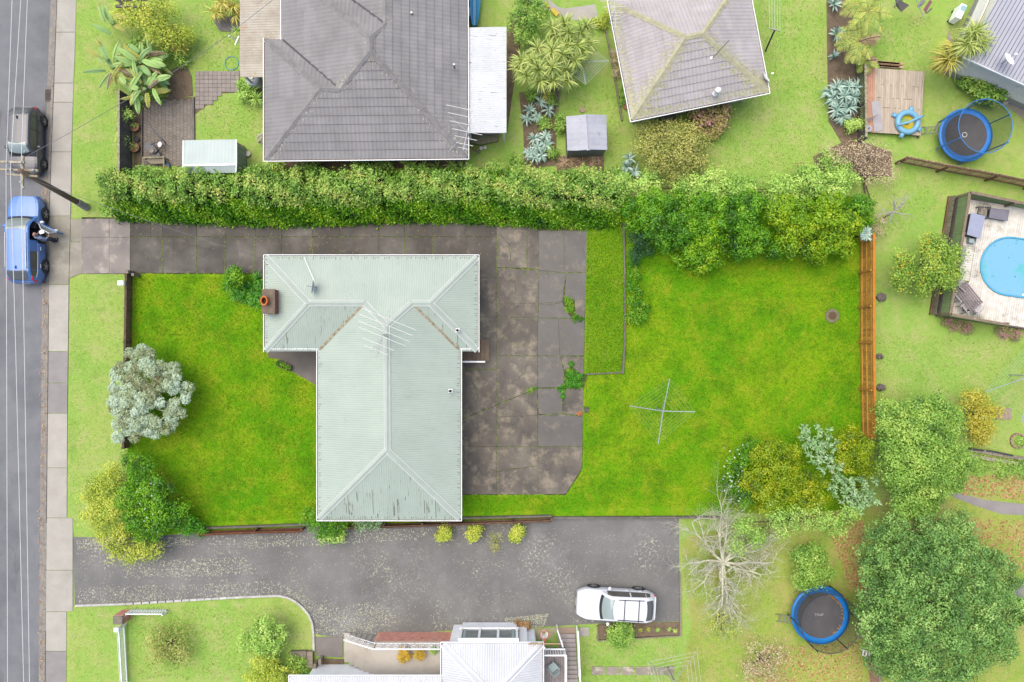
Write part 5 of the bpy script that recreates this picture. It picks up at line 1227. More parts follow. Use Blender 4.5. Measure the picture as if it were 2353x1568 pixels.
for x, y, z in ((60, 1470, 6.3), (190, 1472, 6.3), (60, 1545, 6.05), (95, 1540, 6.05), (190, 1545, 6.05), (300, 1545, 6.05), (225, 1375, 6.05), (215, 1700, 6.05), (185, 1650, 6.05)):
    p = T(0, 0, x, y, z); MB().lathe((p.x, p.y, z - .08), [(.02, 0), (.05, .03), (.03, .06), (.055, .09), (.03, .14), (0, .15)], 10).build('insulator', ins_m, pp_, smooth=True)
for a, b in ((T(0, 0, 80, 1500, 6.0), T(0, 0, 190, 1568, 5.5)), (T(0, 0, 230, 1590, 5.6), T(0, 0, 340, 1640, 5.0)), (T(0, 0, 345, 1560, 5.7), T(0, 0, 260, 1600, 5.1))): MB().bar(a, b, .03).build('brace', metal_m, pp_)
wire_m = M('power_wire', C(246, 246, 246, 1.1), None, rough=.5); dwire_m = M('dark_wire', C(140, 140, 144), None)
def wire(label, pts, rad=.018, mat=wire_m, group='power lines along the road'):
    m = MB(); m.tube(pts, rad, 5); return tag(m.build('power_line', mat, smooth=True), label, 'wire', group)
for i, (xs_, nm) in enumerate((((28, 14, 17.5), 'left'), ((48, 24, 54.5), 'middle'), ((63, 48, 68), 'right'))):
    wire('white power line along the road, %s of the three' % nm, [W(xs_[0] + (xs_[0] - xs_[1]) * .8, -320, 6.6), W(xs_[0], 0, 6.3), W(xs_[1], 392, 6.25), W(xs_[1] + (xs_[2] - xs_[1]) * .4, 800, 6.2), W(xs_[2], 1568, 6.4), W(xs_[2] + 3, 1900, 6.6)], .015)
wire('thin grey service wire from the pole over the dark hatchback to the grey tiled house', [T(0, 0, 240, 1420, 5.9), T(0, 0, 660, 1190, 5.2), T(0, 0, 1440, 740, 4.2), T(0, 0, 2000, 370, 3.6), T(1, 0, 200, -10, 3.2)], .012, dwire_m, 'service wires')
wire('thin dark service wire from the pole over the long hedge', [T(0, 1, 200, 60, 5.6), T(0, 1, 620, 215, 4.8), T(0, 1, 1200, 420, 3.9), T(0, 1, 1850, 640, 3.2), T(1, 1, 130, 820, 2.75)], .010, dwire_m, 'service wires')

# ---------------------------------------------------------------- trampolines
def trampoline(label, c, rad, zmat, ztop, pad_m, pole_m_, npole, net_c, pad_w, off=0.0, ladder=None, badge=None, leaves=None):
    c = Vector((c[0], c[1], 0)); t = thing('trampoline', label, 'trampoline', c, 'trampolines with safety nets')
    MB().torus(c + Vector((0, 0, zmat - .06)), rad, .03, 40, 6).build('frame', metal_m, t, smooth=True)
    MB().lathe(c + Vector((0, 0, zmat)), [(rad - pad_w, .012), (rad - pad_w * .5, .035), (rad + .04, .02), (rad + .05, -.05)], 44).build('pad', pad_m, t, smooth=True)
    MB().lathe(c + Vector((0, 0, zmat)), [(0, -.06), (rad * .5, -.035), (rad - pad_w + .02, .0)], 44).build('mat', M('jump_mat', C(104, 101, 102), C(94, 91, 93), 2, .7), t, smooth=True)
    for i in range(npole):
        a = 2 * math.pi * (i + off) / npole; d = Vector((math.cos(a), math.sin(a), 0))
        MB().tube([c + d * (rad + .07) + Vector((0, 0, .25)), c + d * (rad + .07) + Vector((0, 0, ztop))], .032, 8).build('net_pole', pole_m_, t)
        MB().tube([c + d * rad + Vector((0, 0, zmat - .08)), c + d * (rad + .02) + Vector((0, 0, .03)), c + Matrix.Rotation(.3, 3, 'Z') @ d * (rad + .02) + Vector((0, 0, .03))], .022, 6).build('leg', metal_m, t)
    net = G('net_' + str(len(MATS)), net_c, .8, .42)
    MB().lathe(c, [(rad - .05, zmat), (rad - .1, (zmat + ztop) / 2), (rad - .02, ztop)], 48).build('net', net, t, smooth=True)
    MB().torus(c + Vector((0, 0, ztop)), rad, .022, 48, 6).build('top_ring', pole_m_, t, smooth=True)
    if ladder:
        a = R(ladder); d = Vector((math.cos(a), math.sin(a), 0)); s = Vector((-d.y, d.x, 0)); lo = c + d * (rad + .7) + Vector((0, 0, .02)); hi = c + d * (rad + .02) + Vector((0, 0, zmat - .05)); ld = None
        for k in (-1, 1): MB().tube([lo + s * .2 * k, hi + s * .2 * k], .02, 6).build('ladder_rail', metal_m, t)
        for k in range(3):
            q = lo.lerp(hi, .25 + .28 * k); MB().bar(q - s * .2, q + s * .2, .05, .03).build('ladder_rung', metal_m, t)
    if badge == 'ring':
        g = MB()
        for k in range(12): g.box(c + Vector((-.05 + .13 * math.cos(k * .5236), .02 + .13 * math.sin(k * .5236), zmat - .03)), (.05, .02, .008), k * .5236 + 1.57)
        tag(g.build('printed_ring', white_m, t), kind='stuff')
    if badge == 'script':
        g = MB(); x0_, y0_ = c.x - .05, c.y + .02; z = zmat - .03       # a scrawled white logo: bar over hooked letters
        for pts in (((-.28, .05), (-.1, .06), (.02, .03)), ((-.22, .05), (-.2, -.1)), ((-.12, .04), (-.13, -.06), (-.06, -.05)), ((-.02, .03), (-.05, -.05), (.02, -.04), (.03, .02)), ((.06, .03), (.05, -.05), (.11, -.04)), ((.14, .07), (.11, -.07)), ((.2, .1), (.19, -.05)), ((.13, .0), (.21, .03))):
            g.tube([(x0_ + x, y0_ + y, z) for x, y in pts], .011, 4)
        tag(g.build('printed_logo', M('logo_white', C(205, 205, 205), None), t), kind='stuff')
    return t
tp = T(3, 0, 1825, 1225, .75)
blue_pad = M('blue_pad', C(70, 152, 236), C(56, 138, 228), 3, .45); blue_pole = M('blue_pole', C(72, 146, 220), None, rough=.5)
trampoline('round trampoline with blue pad, blue net poles and ladder, upper right', (tp.x, tp.y), 1.46, .75, 2.55, blue_pad, blue_pole, 6, C(70, 70, 76), .27, .42, 168, 'ring')
tp2 = T(3, 3, 508, 962, .75)
trampoline('round trampoline with blue pad and black net poles, lower right', (tp2.x, tp2.y), 1.6, .75, 2.15, M('strong_blue_pad', C(30, 142, 224), C(26, 132, 216), 3, .4), dark_m, 6, C(60, 60, 60), .3, .08, 190, 'script')
lz = M('mat_leaf', C(220, 165, 90), C(200, 140, 70), 9, .8); g = MB()
for i in range(38):
    a = random.uniform(-1.0, 1.25); q = tp2 + Vector((math.cos(a) * random.uniform(1.18, 1.3), math.sin(a) * random.uniform(1.18, 1.3), .035)); g.box(q, (.08, .05, .008), random.uniform(0, 3))
tag(g.build('fallen_leaves', lz), 'orange fallen leaves along the rim of lower trampoline mat', 'leaves', kind='stuff')

# ---------------------------------------------------------------- rotary clotheslines
def clothesline(label, hub, ends, zh, ze, loops=6, mat=None, line_m=None, base=None, frac0=.35, droop=0.0, arms=True, pole_bottom=0):
    hub = Vector(hub); mat = mat or M('cl_steel', C(196, 206, 206), C(180, 190, 190), 5, .4); line_m = line_m or M('cl_line', C(160, 196, 110), None)
    t = thing('rotary_clothesline', label, 'clothesline', (hub.x, hub.y, 0))
    MB().tube([(hub.x, hub.y, pole_bottom), (hub.x, hub.y, zh)], .035, 8).build('pole', mat, t); MB().ball((hub.x, hub.y, zh), .07).build('hub', mat, t, smooth=True)
    E_ = [Vector(p) for p in ends]
    for p in E_:
        MB().tube([(hub.x, hub.y, zh), p], .024, 6).build('arm', mat, t)
        MB().tube([(hub.x, hub.y, zh - .45), Vector((hub.x, hub.y, zh)).lerp(p, .5)], .014, 5).build('strut', mat, t)
    for i in range(loops):
        f = lerp(frac0, 1.0, i / max(1, loops - 1)); Q = [Vector((hub.x, hub.y, zh)).lerp(p, f) for p in E_]; g = MB()
        for a, b in zip(Q, Q[1:] + Q[:1]): g.tube([a, (a + b) / 2 - Vector((0, 0, .03)), b], .008, 4)
        g.build('line', line_m, t)
    return t
zc_ = 2.2
clothesline('green and silver rotary clothesline in the middle of back lawn', T(2, 2, 1438, 658, 2.0), [T(2, 2, *p, 2.3) for p in ((1497, 362), (1132, 610), (1392, 955), (1728, 663))], 2.0, 2.3, 6)
wl = M('white_line', C(235, 236, 225), None)
clothesline('rotary clothesline half hidden by the cabbage trees, top centre', T(2, 0, 700, 560, 1.9), [T(2, 0, *p, 2.1) for p in ((945, 555), (735, 768), (455, 560), (690, 352))], 1.9, 2.1, 7, line_m=wl)
clothesline('rotary clothesline cut by the right edge above the yellow shrub', T(3, 2, 2420, 340, 1.9), [T(3, 2, *p, 2.1) for p in ((2005, 480), (2330, 760), (2800, 250), (2500, -60))], 1.9, 2.1, 5, line_m=M('pale_green_line', C(176, 216, 170), None), frac0=.6)
clothesline('faint thin rotary clothesline on the lower lawn by the stepping stones', T(2, 3, 1540, 1560, 1.9), [T(2, 3, *p, 2.1) for p in ((1745, 1295), (1303, 1388), (1400, 1800), (1800, 1720))], 1.9, 2.1, 4, line_m=wl, mat=M('faint_steel', C(176, 182, 150), None), frac0=.55)
tl = thing('clothesline_post', 'dark T shaped clothesline post with five wires, top right lawn', 'clothesline', T(3, 0, 8, 465)); b = T(3, 0, 8, 465); tt = T(3, 0, 92, 275, 2.0)
MB().tube([b, tt], .05, 8).build('post', dark_m, tl); MB().bar(T(3, 0, 45, 258, 2.0), T(3, 0, 140, 282, 2.0), .05).build('crossbar', metal_m, tl)
for i in range(5):
    a_ = T(3, 0, 45 + 24 * i, 258 + 6 * i, 2.03); MB().tube([a_, a_ + Vector((-.05, 4.2, .05))], .010, 4).build('line', wl, tl)
ot = thing('laundry_line', 'rotary clothesline with pink, white and dark laundry at the top edge', 'clothesline', T(3, 0, 1340, -60)); hb = T(3, 0, 1340, -80, 2.0)
MB().tube([(hb.x, hb.y, 0), hb], .035, 8).build('pole', metal_m, ot)
for x, y in ((1450, 180), (1170, 40), (1560, -120), (1230, -280)): MB().tube([hb, T(3, 0, x, y, 2.15)], .022, 6).build('arm', metal_m, ot)
for nm, pts, col in (('towel', ((1180, -20), (1310, 50), (1240, 112), (1195, 60)), C(160, 150, 146)), ('shirt', ((1380, 60), (1440, -20), (1460, 20), (1400, 75)), C(240, 238, 240)), ('shirt', ((1440, 90), (1500, 0), (1520, 20), (1460, 120)), C(235, 160, 170)), ('sock', ((1455, 125), (1515, 70), (1522, 85), (1470, 130)), C(240, 238, 236))):
    P_ = [T(3, 0, x, y, 1.9 - .5 * (i > 1)) for i, (x, y) in enumerate(pts)]; m = MB(); m.quad(*P_); m.quad(*[p + Vector((.01, .02, -.01)) for p in P_[::-1]]); m.build(nm, M(nm + str(len(MATS)), col, None, rough=.9), ot)
# ---------------------------------------------------------------- foliage palettes
LB = dict(dry=1.5, citrus=1.55, olive=1.5, grass_lot=1.15, grass_pale=1.35, petal=1, silver=1.45, litter=1.1, straw=1.1, dark=1.75, hedge=1.5, big=1.4, silver_leaf=1.15, pale_mid=1.5, pale_green=1.7, pale_yellow=1.6, blue=1.6, hedge_washed=1.45, lot_yellow=1.4, lot=1.4)   # leaf albedo relative to the shaded crown colour
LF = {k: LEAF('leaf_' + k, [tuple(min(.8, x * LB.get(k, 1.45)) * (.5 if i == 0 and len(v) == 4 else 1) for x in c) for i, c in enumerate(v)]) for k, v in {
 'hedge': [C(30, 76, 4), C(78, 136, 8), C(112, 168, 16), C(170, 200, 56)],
 'hedge_washed': [C(66, 116, 34), C(126, 172, 62), C(160, 194, 84), C(206, 206, 110)],  # hedge leaves with a pale wash put into the colour
 'dark': [C(26, 64, 4), C(66, 120, 8), C(98, 152, 14), C(136, 178, 30)],
 'conifer': [C(30, 66, 34), C(44, 88, 44), C(60, 106, 54)],
 'lot': [C(40, 92, 2), C(92, 150, 6), C(130, 182, 14), C(184, 204, 40)],
 'feather': [C(56, 100, 4), C(112, 158, 8), C(146, 184, 18), C(190, 198, 40)],
 'lot_yellow': [C(66, 98, 4), C(124, 154, 8), C(156, 178, 14), C(192, 184, 28)],
 'silver': [C(120, 86, 50), C(160, 172, 120), C(196, 218, 184), C(222, 236, 210)],
 'silver_leaf': [C(96, 150, 70), C(140, 186, 108), C(172, 208, 142), C(200, 224, 176)],
 'pale_yellow': [C(120, 146, 40), C(168, 188, 56), C(198, 206, 78), C(220, 212, 96)],  # pale_ palettes: leaves outside the lot, white haze put into their colours
 'pale_green': [C(104, 148, 52), C(140, 182, 74), C(168, 204, 92), C(200, 216, 116)],
 'pale_mid': [C(80, 126, 42), C(124, 168, 62), C(152, 190, 78), C(186, 208, 96)],
 'big': [C(66, 108, 46), C(108, 154, 72), C(138, 180, 88), C(174, 208, 112)],
 'olive': [C(120, 130, 60), C(156, 162, 76), C(184, 186, 96), C(206, 190, 108)],
 'blue': [C(110, 146, 128), C(146, 176, 158), C(172, 198, 180), C(196, 214, 200)],
 'hydrangea': [C(150, 120, 96), C(176, 144, 112), C(186, 178, 92), C(196, 190, 104)],
 'dry': [C(180, 150, 118), C(206, 178, 146), C(222, 200, 166), C(200, 190, 110)],
 'citrus': [C(84, 130, 40), C(124, 164, 52), C(160, 190, 70), C(196, 206, 86)],
 'banana': [C(110, 158, 88), C(140, 184, 104), C(160, 198, 118)],
 'sword': [C(120, 150, 60), C(160, 182, 84), C(188, 202, 104), C(212, 216, 130)],
 'sword_yellow': [C(150, 160, 60), C(190, 190, 80), C(216, 206, 100), C(206, 166, 90)],
 'agap': [C(40, 104, 14), C(76, 148, 24), C(112, 180, 40)],
 'palm': [C(120, 154, 66), C(160, 184, 86), C(190, 202, 100), C(216, 200, 90)],
 'orange': [C(190, 160, 50), C(214, 182, 64), C(224, 170, 60)],
 'litter': [C(190, 140, 90), C(220, 170, 110), C(236, 196, 140), C(200, 120, 70)],
 'straw': [C(176, 140, 104), C(204, 168, 128), C(222, 192, 152), C(160, 124, 92)],
 'petal': [C(250, 250, 250), C(240, 240, 244)], 'pink': [C(236, 130, 170), C(240, 160, 190)], 'fruit': [C(240, 216, 40), C(232, 196, 30)],
 'grass_lot': [C(90, 158, 4), C(132, 194, 8), C(168, 210, 24), C(192, 210, 50)],
 'grass_pale': [C(130, 178, 60), C(162, 200, 84), C(190, 212, 104), C(212, 210, 130)],  # grass blades outside the lot, haze put into the colour
}.items()}

# ---------------------------------------------------------------- the long hedge
hd_ = thing('hedge', 'long dense clipped green hedge along the top of the driveway', 'hedge', W(830, 470))
xa_, xb_ = W(252, 450, 1).x, W(1422, 450, 1).x; y0_ = W(0, 512).y; ytf = W(0, 448, 1.9).y; ytb = W(0, 392, 1.9).y; yb2 = ytb + .05
N = 6000; u = rng.random(N); xs_ = xa_ + (xb_ - xa_) * u
hgt = 1.85 + .16 * np.sin(xs_ * 1.3) + .14 * np.sin(xs_ * 3.1 + 1) + .12 * np.sin(xs_ * .5) + .16 * np.sin(xs_ * 7.3)
which = rng.random(N); v = rng.random(N)
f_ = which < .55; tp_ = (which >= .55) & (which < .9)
Y = np.where(f_, y0_ + (ytf - y0_) * v ** 1.3, np.where(tp_, ytf + (ytb - ytf) * v, yb2)) + tp_ * v * .22 * np.sin(xs_ * 2.1) - np.where(f_, .13 * np.sin(xs_ * .35), 0) - (xs_ - xa_) * .006 * f_
Z = np.where(f_, .05 + hgt * v, np.where(tp_, hgt + .12 * rng.normal(size=N), hgt * v))
cen = np.stack([xs_, Y, Z], 1); cen[:40, 0] = xa_; cen[:40, 1] = rng.uniform(y0_ + .3, ytb, 40); cen[:40, 2] = rng.uniform(.1, 1.8, 40)
nrm = np.where(f_[:, None], [0, -.75, .6], np.where(tp_[:, None], [0, -.1, 1], [0, 1, .4]))
off = rng.normal(size=(N, 13, 3)) * .105; P = (cen[:, None] + off).reshape(-1, 3); NN = (nrm[:, None] + rng.normal(size=off.shape) * .55).reshape(-1, 3)
q = np.clip(np.repeat(rng.random(N) * .55 + .2 * np.sin(xs_ * 1.9 + Y * 4) + .1, 13) + rng.random(N * 13) * .3, 0, 1); top = np.repeat(Z > 1.55, 13); ok = P[:, 2] > .03
limbs(hd_, (xa_ + 3, (y0_ + ytb) / 2 + .3, 0), [(xa_ + 1 + k, (y0_ + ytb) / 2 + .4, 1.4) for k in range(0, 6)], .08, bark_m)
for sel, mt, nm in ((~top & ok, LF['hedge'], 'clipped_side'), (top & ok, LF['hedge_washed'], 'washed_top')):  # top leaves beyond the lot line carry a pale wash in their colour
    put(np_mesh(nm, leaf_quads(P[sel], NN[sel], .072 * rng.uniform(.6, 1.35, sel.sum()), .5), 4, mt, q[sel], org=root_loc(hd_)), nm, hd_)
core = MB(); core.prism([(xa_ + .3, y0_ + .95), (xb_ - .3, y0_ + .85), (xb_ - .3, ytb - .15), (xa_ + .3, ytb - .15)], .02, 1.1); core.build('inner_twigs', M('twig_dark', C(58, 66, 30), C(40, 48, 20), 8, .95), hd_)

# ---------------------------------------------------------------- shrubs and trees of the lot
dn = dict(clumps=7, per=13, cr=.12)
tree('conifer_shrub', 'dark blue green conifer bush at the corner of the grass strip', 'shrub', [(2, 1, 1200, 640, 100, .9, .8), (2, 1, 1290, 730, 90, .7, .6), (2, 1, 1180, 780, 80, .6, .5)], LF['conifer'], bark_m, leaf=.05, **dn)
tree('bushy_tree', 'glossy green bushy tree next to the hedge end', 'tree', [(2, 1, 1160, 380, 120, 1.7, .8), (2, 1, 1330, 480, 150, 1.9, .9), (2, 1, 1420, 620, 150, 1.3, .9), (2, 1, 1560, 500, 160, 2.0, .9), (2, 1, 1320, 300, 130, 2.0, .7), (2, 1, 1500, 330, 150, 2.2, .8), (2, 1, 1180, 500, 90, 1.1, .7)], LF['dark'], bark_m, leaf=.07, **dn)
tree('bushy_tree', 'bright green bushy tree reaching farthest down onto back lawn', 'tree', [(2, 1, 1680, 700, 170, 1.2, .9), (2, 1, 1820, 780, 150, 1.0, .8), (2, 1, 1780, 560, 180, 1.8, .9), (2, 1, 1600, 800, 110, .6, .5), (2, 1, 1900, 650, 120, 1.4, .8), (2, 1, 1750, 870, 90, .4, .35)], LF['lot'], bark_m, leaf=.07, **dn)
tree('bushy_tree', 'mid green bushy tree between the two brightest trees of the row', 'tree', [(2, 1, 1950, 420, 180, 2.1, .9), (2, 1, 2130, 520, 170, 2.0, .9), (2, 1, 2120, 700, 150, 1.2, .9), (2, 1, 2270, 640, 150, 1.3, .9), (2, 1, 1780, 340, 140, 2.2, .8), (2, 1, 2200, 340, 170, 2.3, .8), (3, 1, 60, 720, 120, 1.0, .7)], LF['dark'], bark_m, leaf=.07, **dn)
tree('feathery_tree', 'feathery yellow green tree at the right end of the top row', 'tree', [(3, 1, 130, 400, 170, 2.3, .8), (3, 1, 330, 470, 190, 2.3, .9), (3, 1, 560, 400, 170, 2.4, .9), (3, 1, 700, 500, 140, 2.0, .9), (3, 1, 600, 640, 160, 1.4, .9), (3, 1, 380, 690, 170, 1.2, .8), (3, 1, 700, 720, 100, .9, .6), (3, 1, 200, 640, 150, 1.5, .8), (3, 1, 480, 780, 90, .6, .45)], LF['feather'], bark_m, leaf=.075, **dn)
tree('bushy_tree', 'dark leafy bush squeezed behind the end of orange fence', 'shrub', [(3, 1, 850, 330, 110, 1.4, .8), (3, 1, 880, 460, 90, 1.0, .6)], LF['dark'], bark_m, leaf=.07, **dn)
tree('bushy_tree', 'pale green bushes behind the top row of trees', 'shrub', [(2, 1, 1650, 180, 140, 1.4, .7), (2, 1, 1880, 170, 160, 1.5, .7), (2, 1, 2150, 190, 150, 1.5, .7), (3, 1, 100, 180, 160, 1.5, .7), (3, 1, 380, 160, 170, 1.6, .8), (3, 1, 620, 170, 140, 1.4, .7), (2, 1, 1300, 160, 130, 1.5, .7), (2, 1, 1050, 150, 120, 1.4, .7)], LF['pale_green'], bark_m, leaf=.07, **dn)
ag = thing('agave', 'silver green spiky plant above the orange fence', 'plant', T(3, 1, 915, 585)); p = T(3, 1, 915, 585, 1.5)
for k in range(4): rosette(ag, (p.x + random.uniform(-.25, .25), p.y + random.uniform(-.25, .25), 1.45), 16, .42, .09, LF['blue'], el=(5, 60), droop=.4)
MB().tube([(p.x, p.y, 0), (p.x, p.y, 1.45)], .06, 6).build('stem', bark_m, ag)
tree('round_shrub', 'round clipped bright green bush by the driveway and chimney', 'shrub', [(0, 1, 2150, 975, 100, .7, .6)], LF['hedge'], bark_m, leaf=.055, clumps=22, per=14, cr=.1)
ap = thing('agapanthus', 'clump of long strap leaves under the chimney end', 'plant', T(0, 1, 2230, 1120))
for x, y in ((2090, 1050), (2150, 1140), (2230, 1170), (2300, 1060), (2310, 1160), (2250, 1090), (2350, 1000), (2370, 1110), (2180, 1080), (2330, 1220)):
    p = T(0, 1, x, y); rosette(ap, (p.x, p.y, .05), 34, .62, .045, LF['agap'], el=(25, 85), droop=1.3, name='leaf_clump')
# silver tree on the front fence
st_ = thing('silver_tree', 'silvery grey tree of rounded leaf clusters on the front fence', 'tree', T(0, 2, 1330, 530)); tips = []; L = []
for i in range(74):
    a = i * 2.39996; r_ = 345 * math.sqrt((i + .5) / 74); k_ = 1 + .13 * math.sin(3 * a + 1) + random.uniform(-.1, .1); x, y = 1325 + r_ * k_ * math.cos(a), 525 + r_ * k_ * math.sin(a) * 1.13
    if (1300 < x < 1420 and 300 < y < 420) or (1360 < x < 1480 and 640 < y < 730) or (1430 < x < 1600 and 480 < y < 560): continue
    z = 2.4 - (r_ / 340) ** 2 * .7 + random.uniform(-.15, .15); p = T(0, 2, x, y, z); w = RT(random.uniform(42, 66), z); L.append((p.x, p.y, z, w, w, w * .55)); tips.append(p)
limbs(st_, T(0, 2, 1330, 530), tips[:26], .12, pale_bark_m, wob=.2)
crown(st_, L, LF['silver'], .045, asp=.62, clumps=38, per=12, cr=.055, fill=.05, low=-.1)
# bushes at the lower left corner
tree('feathery_bush', 'yellow green feathery bush hanging over the lower left verge', 'shrub', [(0, 2, 930, 1400, 170, 1.7, .8), (0, 2, 1050, 1250, 120, 1.6, .7), (0, 3, 930, 60, 170, 1.8, .8), (0, 3, 1030, 180, 140, 1.6, .8), (0, 3, 1200, 380, 110, .9, .6), (0, 3, 1080, 330, 110, 1.0, .6), (0, 3, 1350, 330, 130, 1.0, .6), (0, 2, 1060, 1480, 150, 2.0, .7)], LF['pale_yellow'], bark_m, leaf=.055, clumps=9, per=14, cr=.16)
tree('bushy_shrub', 'dark green bush with white flowers in the lower left corner of the lot', 'shrub', [(0, 2, 1200, 1080, 90, 1.2, .6), (0, 2, 1280, 1220, 140, 1.8, .8), (0, 2, 1420, 1380, 170, 1.8, .8), (0, 2, 1200, 1430, 150, 2.0, .8), (0, 3, 1250, 60, 160, 1.9, .8), (0, 3, 1440, 60, 170, 1.8, .8), (0, 3, 1600, 20, 140, 1.4, .8), (0, 3, 1350, 200, 120, 1.3, .7)], LF['dark'], bark_m, leaf=.06, **dn)
tree('fern_shrub', 'small bright green feathery shrub at the left end of the brown fence', 'shrub', [(0, 3, 1700, 130, 110, .8, .6), (0, 3, 1800, 170, 70, .5, .4)], LF['agap'], bark_m, leaf=.06, **dn)
P = np.array([T(0, 2 if y < 1568 else 3, x, y - (0 if y < 1568 else 1532), 2.55) for x, y in zip(rng.uniform(1180, 1450, 26), rng.uniform(1290, 1740, 26))])
fl = put(np_mesh('white_flowers', leaf_quads(P, rng.normal(size=P.shape) * .3 + [0, 0, 1], np.full(len(P), .06), .8), 4, LF['petal'], rng.random(len(P))), 'white_flowers'); tag(fl, 'white flowers dotted over the dark lower left bush', 'flowers', kind='stuff')
# weeds along the timber edging
tree('weeds', 'row of leafy weeds beside the long timber edging', 'weeds', [(2, 1, 1160, 900, 60, .2, .25), (2, 1, 1190, 960, 70, .2, .25), (2, 1, 1150, 1060, 55, .2, .25), (2, 1, 1200, 1120, 60, .2, .25), (2, 1, 1150, 1200, 50, .2, .2), (2, 1, 1230, 1250, 80, .25, .3), (2, 1, 1170, 1340, 70, .2, .25), (2, 1, 1250, 1340, 60, .2, .2)], lf_bright, bark_m, leaf=.05, trunk=False, clumps=16, per=9, cr=.1, part='leaves')
# weeds through the broken yard slabs
tree('weeds', 'grass and weeds growing through the broken upper yard slabs', 'weeds', [(2, 1, 580, 1200, 40, .06, .1), (2, 1, 600, 1270, 32, .06, .1), (2, 1, 640, 1350, 36, .06, .1), (2, 1, 690, 1360, 24, .06, .08)], lf_bright, bark_m, leaf=.035, trunk=False, clumps=60, per=10, cr=.05, part='leaves')
tree('weeds', 'thick patch of weeds in the broken lower yard slabs', 'weeds', [(2, 2, 600, 330, 60, .06, .12), (2, 2, 640, 400, 60, .06, .12), (2, 2, 590, 410, 45, .06, .1), (2, 2, 605, 230, 22, .06, .1), (2, 2, 680, 340, 36, .06, .1), (2, 2, 520, 460, 36, .05, .06), (2, 2, 525, 520, 20, .05, .05)], LF['agap'], bark_m, leaf=.035, trunk=False, clumps=60, per=10, cr=.05, part='leaves')
tree('weeds', 'small tuft of weeds at the slab corner near the diagonal crack', 'weeds', [(2, 2, 260, 460, 30, .05, .06), (2, 2, 215, 480, 22, .05, .06), (2, 2, 285, 450, 20, .05, .05)], lf_bright, bark_m, leaf=.03, trunk=False, clumps=60, per=9, cr=.04, part='leaves')
tree('flowering_weed', 'orange red flowering weed at the edge of the yard slabs', 'weed', [(2, 2, 678, 685, 24, .06, .08)], LEAF('leaf_red', [C(230, 90, 40), C(240, 150, 90), C(180, 160, 60)]), bark_m, leaf=.035, trunk=False, clumps=70, per=9, cr=.03, part='leaves')
# lower right shrubs of the lot
tree('flowering_shrub', 'dark green shrub dotted with white flowers, left of the yellow shrub', 'shrub', [(2, 2, 2100, 1190, 110, .9, .6), (2, 2, 2060, 1330, 100, .8, .6), (2, 2, 2180, 1060, 100, .9, .6), (2, 2, 2180, 1400, 130, .9, .7), (2, 2, 2230, 960, 70, .7, .4)], LF['dark'], bark_m, leaf=.05, clumps=11, per=13, cr=.14)
P = np.array([T(2, 2, x, y, 1.5) for x, y in zip(rng.uniform(1980, 2160, 34), rng.uniform(960, 1480, 34))]); fl = put(np_mesh('white_flowers', leaf_quads(P, rng.normal(size=P.shape) * .3 + [0, 0, 1], np.full(len(P), .055), .8), 4, LF['petal'], rng.random(len(P))), 'white_flowers'); tag(fl, 'white flowers over the shrub at the lower end of back lawn', 'flowers', kind='stuff')
tree('yellow_shrub', 'large yellow green shrub in the lower right of back lawn', 'shrub', [(2, 2, 2320, 1060, 130, 1.5, .7), (3, 2, 100, 1200, 190, 1.9, .8), (2, 2, 2280, 1290, 150, 1.6, .8), (3, 2, 60, 1050, 140, 1.5, .7), (3, 2, 280, 1330, 180, 1.8, .8), (3, 2, 100, 1430, 180, 1.6, .8), (3, 2, 430, 1440, 150, 1.5, .7), (3, 2, 220, 1050, 120, 1.5, .6), (3, 2, 480, 1300, 90, 1.5, .5)], LF['lot_yellow'], bark_m, leaf=.06, **dn)
tree('yellow_shrub', 'yellow green shrub tucked in the corner below the orange fence', 'shrub', [(3, 2, 760, 900, 110, 1.4, .6), (3, 2, 850, 1000, 130, 1.6, .7), (3, 2, 780, 1100, 140, 1.6, .7), (3, 2, 900, 1160, 110, 1.4, .6), (3, 2, 690, 1000, 90, 1.4, .5)], LF['lot_yellow'], bark_m, leaf=.06, **dn)
def star_shrub(name, label, pts, z, mat, k=13, ln=.26, wd=.075):
    P_ = [T(3, 2, x, y, z + random.uniform(-.3, .3)) for x, y in pts]; c = sum(P_, Vector()) / len(P_); t = thing(name, label, 'shrub', (c.x, c.y, 0))
    limbs(t, (c.x, c.y, 0), P_[:10], .06, bark_m)
    V, Q = zip(*[blade_strips(p, k, ln, wd, el=(5, 65), droop=.5, seg=3) for p in P_])
    put(np_mesh('leaves', np.concatenate(V), 4, mat, np.concatenate(Q), org=root_loc(t)), 'leaves', t)
def spread_pts(lobes, n):
    out = []
    for x, y, r_ in lobes:
        for _ in range(int(n * (r_ / 100) ** 2)): a = random.uniform(0, 6.28); q_ = r_ * math.sqrt(random.random()); out.append((x + q_ * math.cos(a), y + q_ * math.sin(a)))
    random.shuffle(out); return out
star_shrub('silver_shrub', 'silvery broad leaved shrub between the two yellow shrubs', spread_pts(((390, 880, 90), (500, 900, 120), (580, 1000, 110), (460, 1030, 110), (560, 1120, 80), (650, 1210, 80), (700, 1240, 60)), 11), 1.7, LF['silver_leaf'])
star_shrub('silver_shrub', 'silvery broad leaved shrub at the far lower right corner of the lot', spread_pts(((680, 1330, 100), (830, 1380, 130), (940, 1330, 90), (800, 1480, 120), (950, 1460, 90)), 12), 1.6, LF['silver_leaf'])
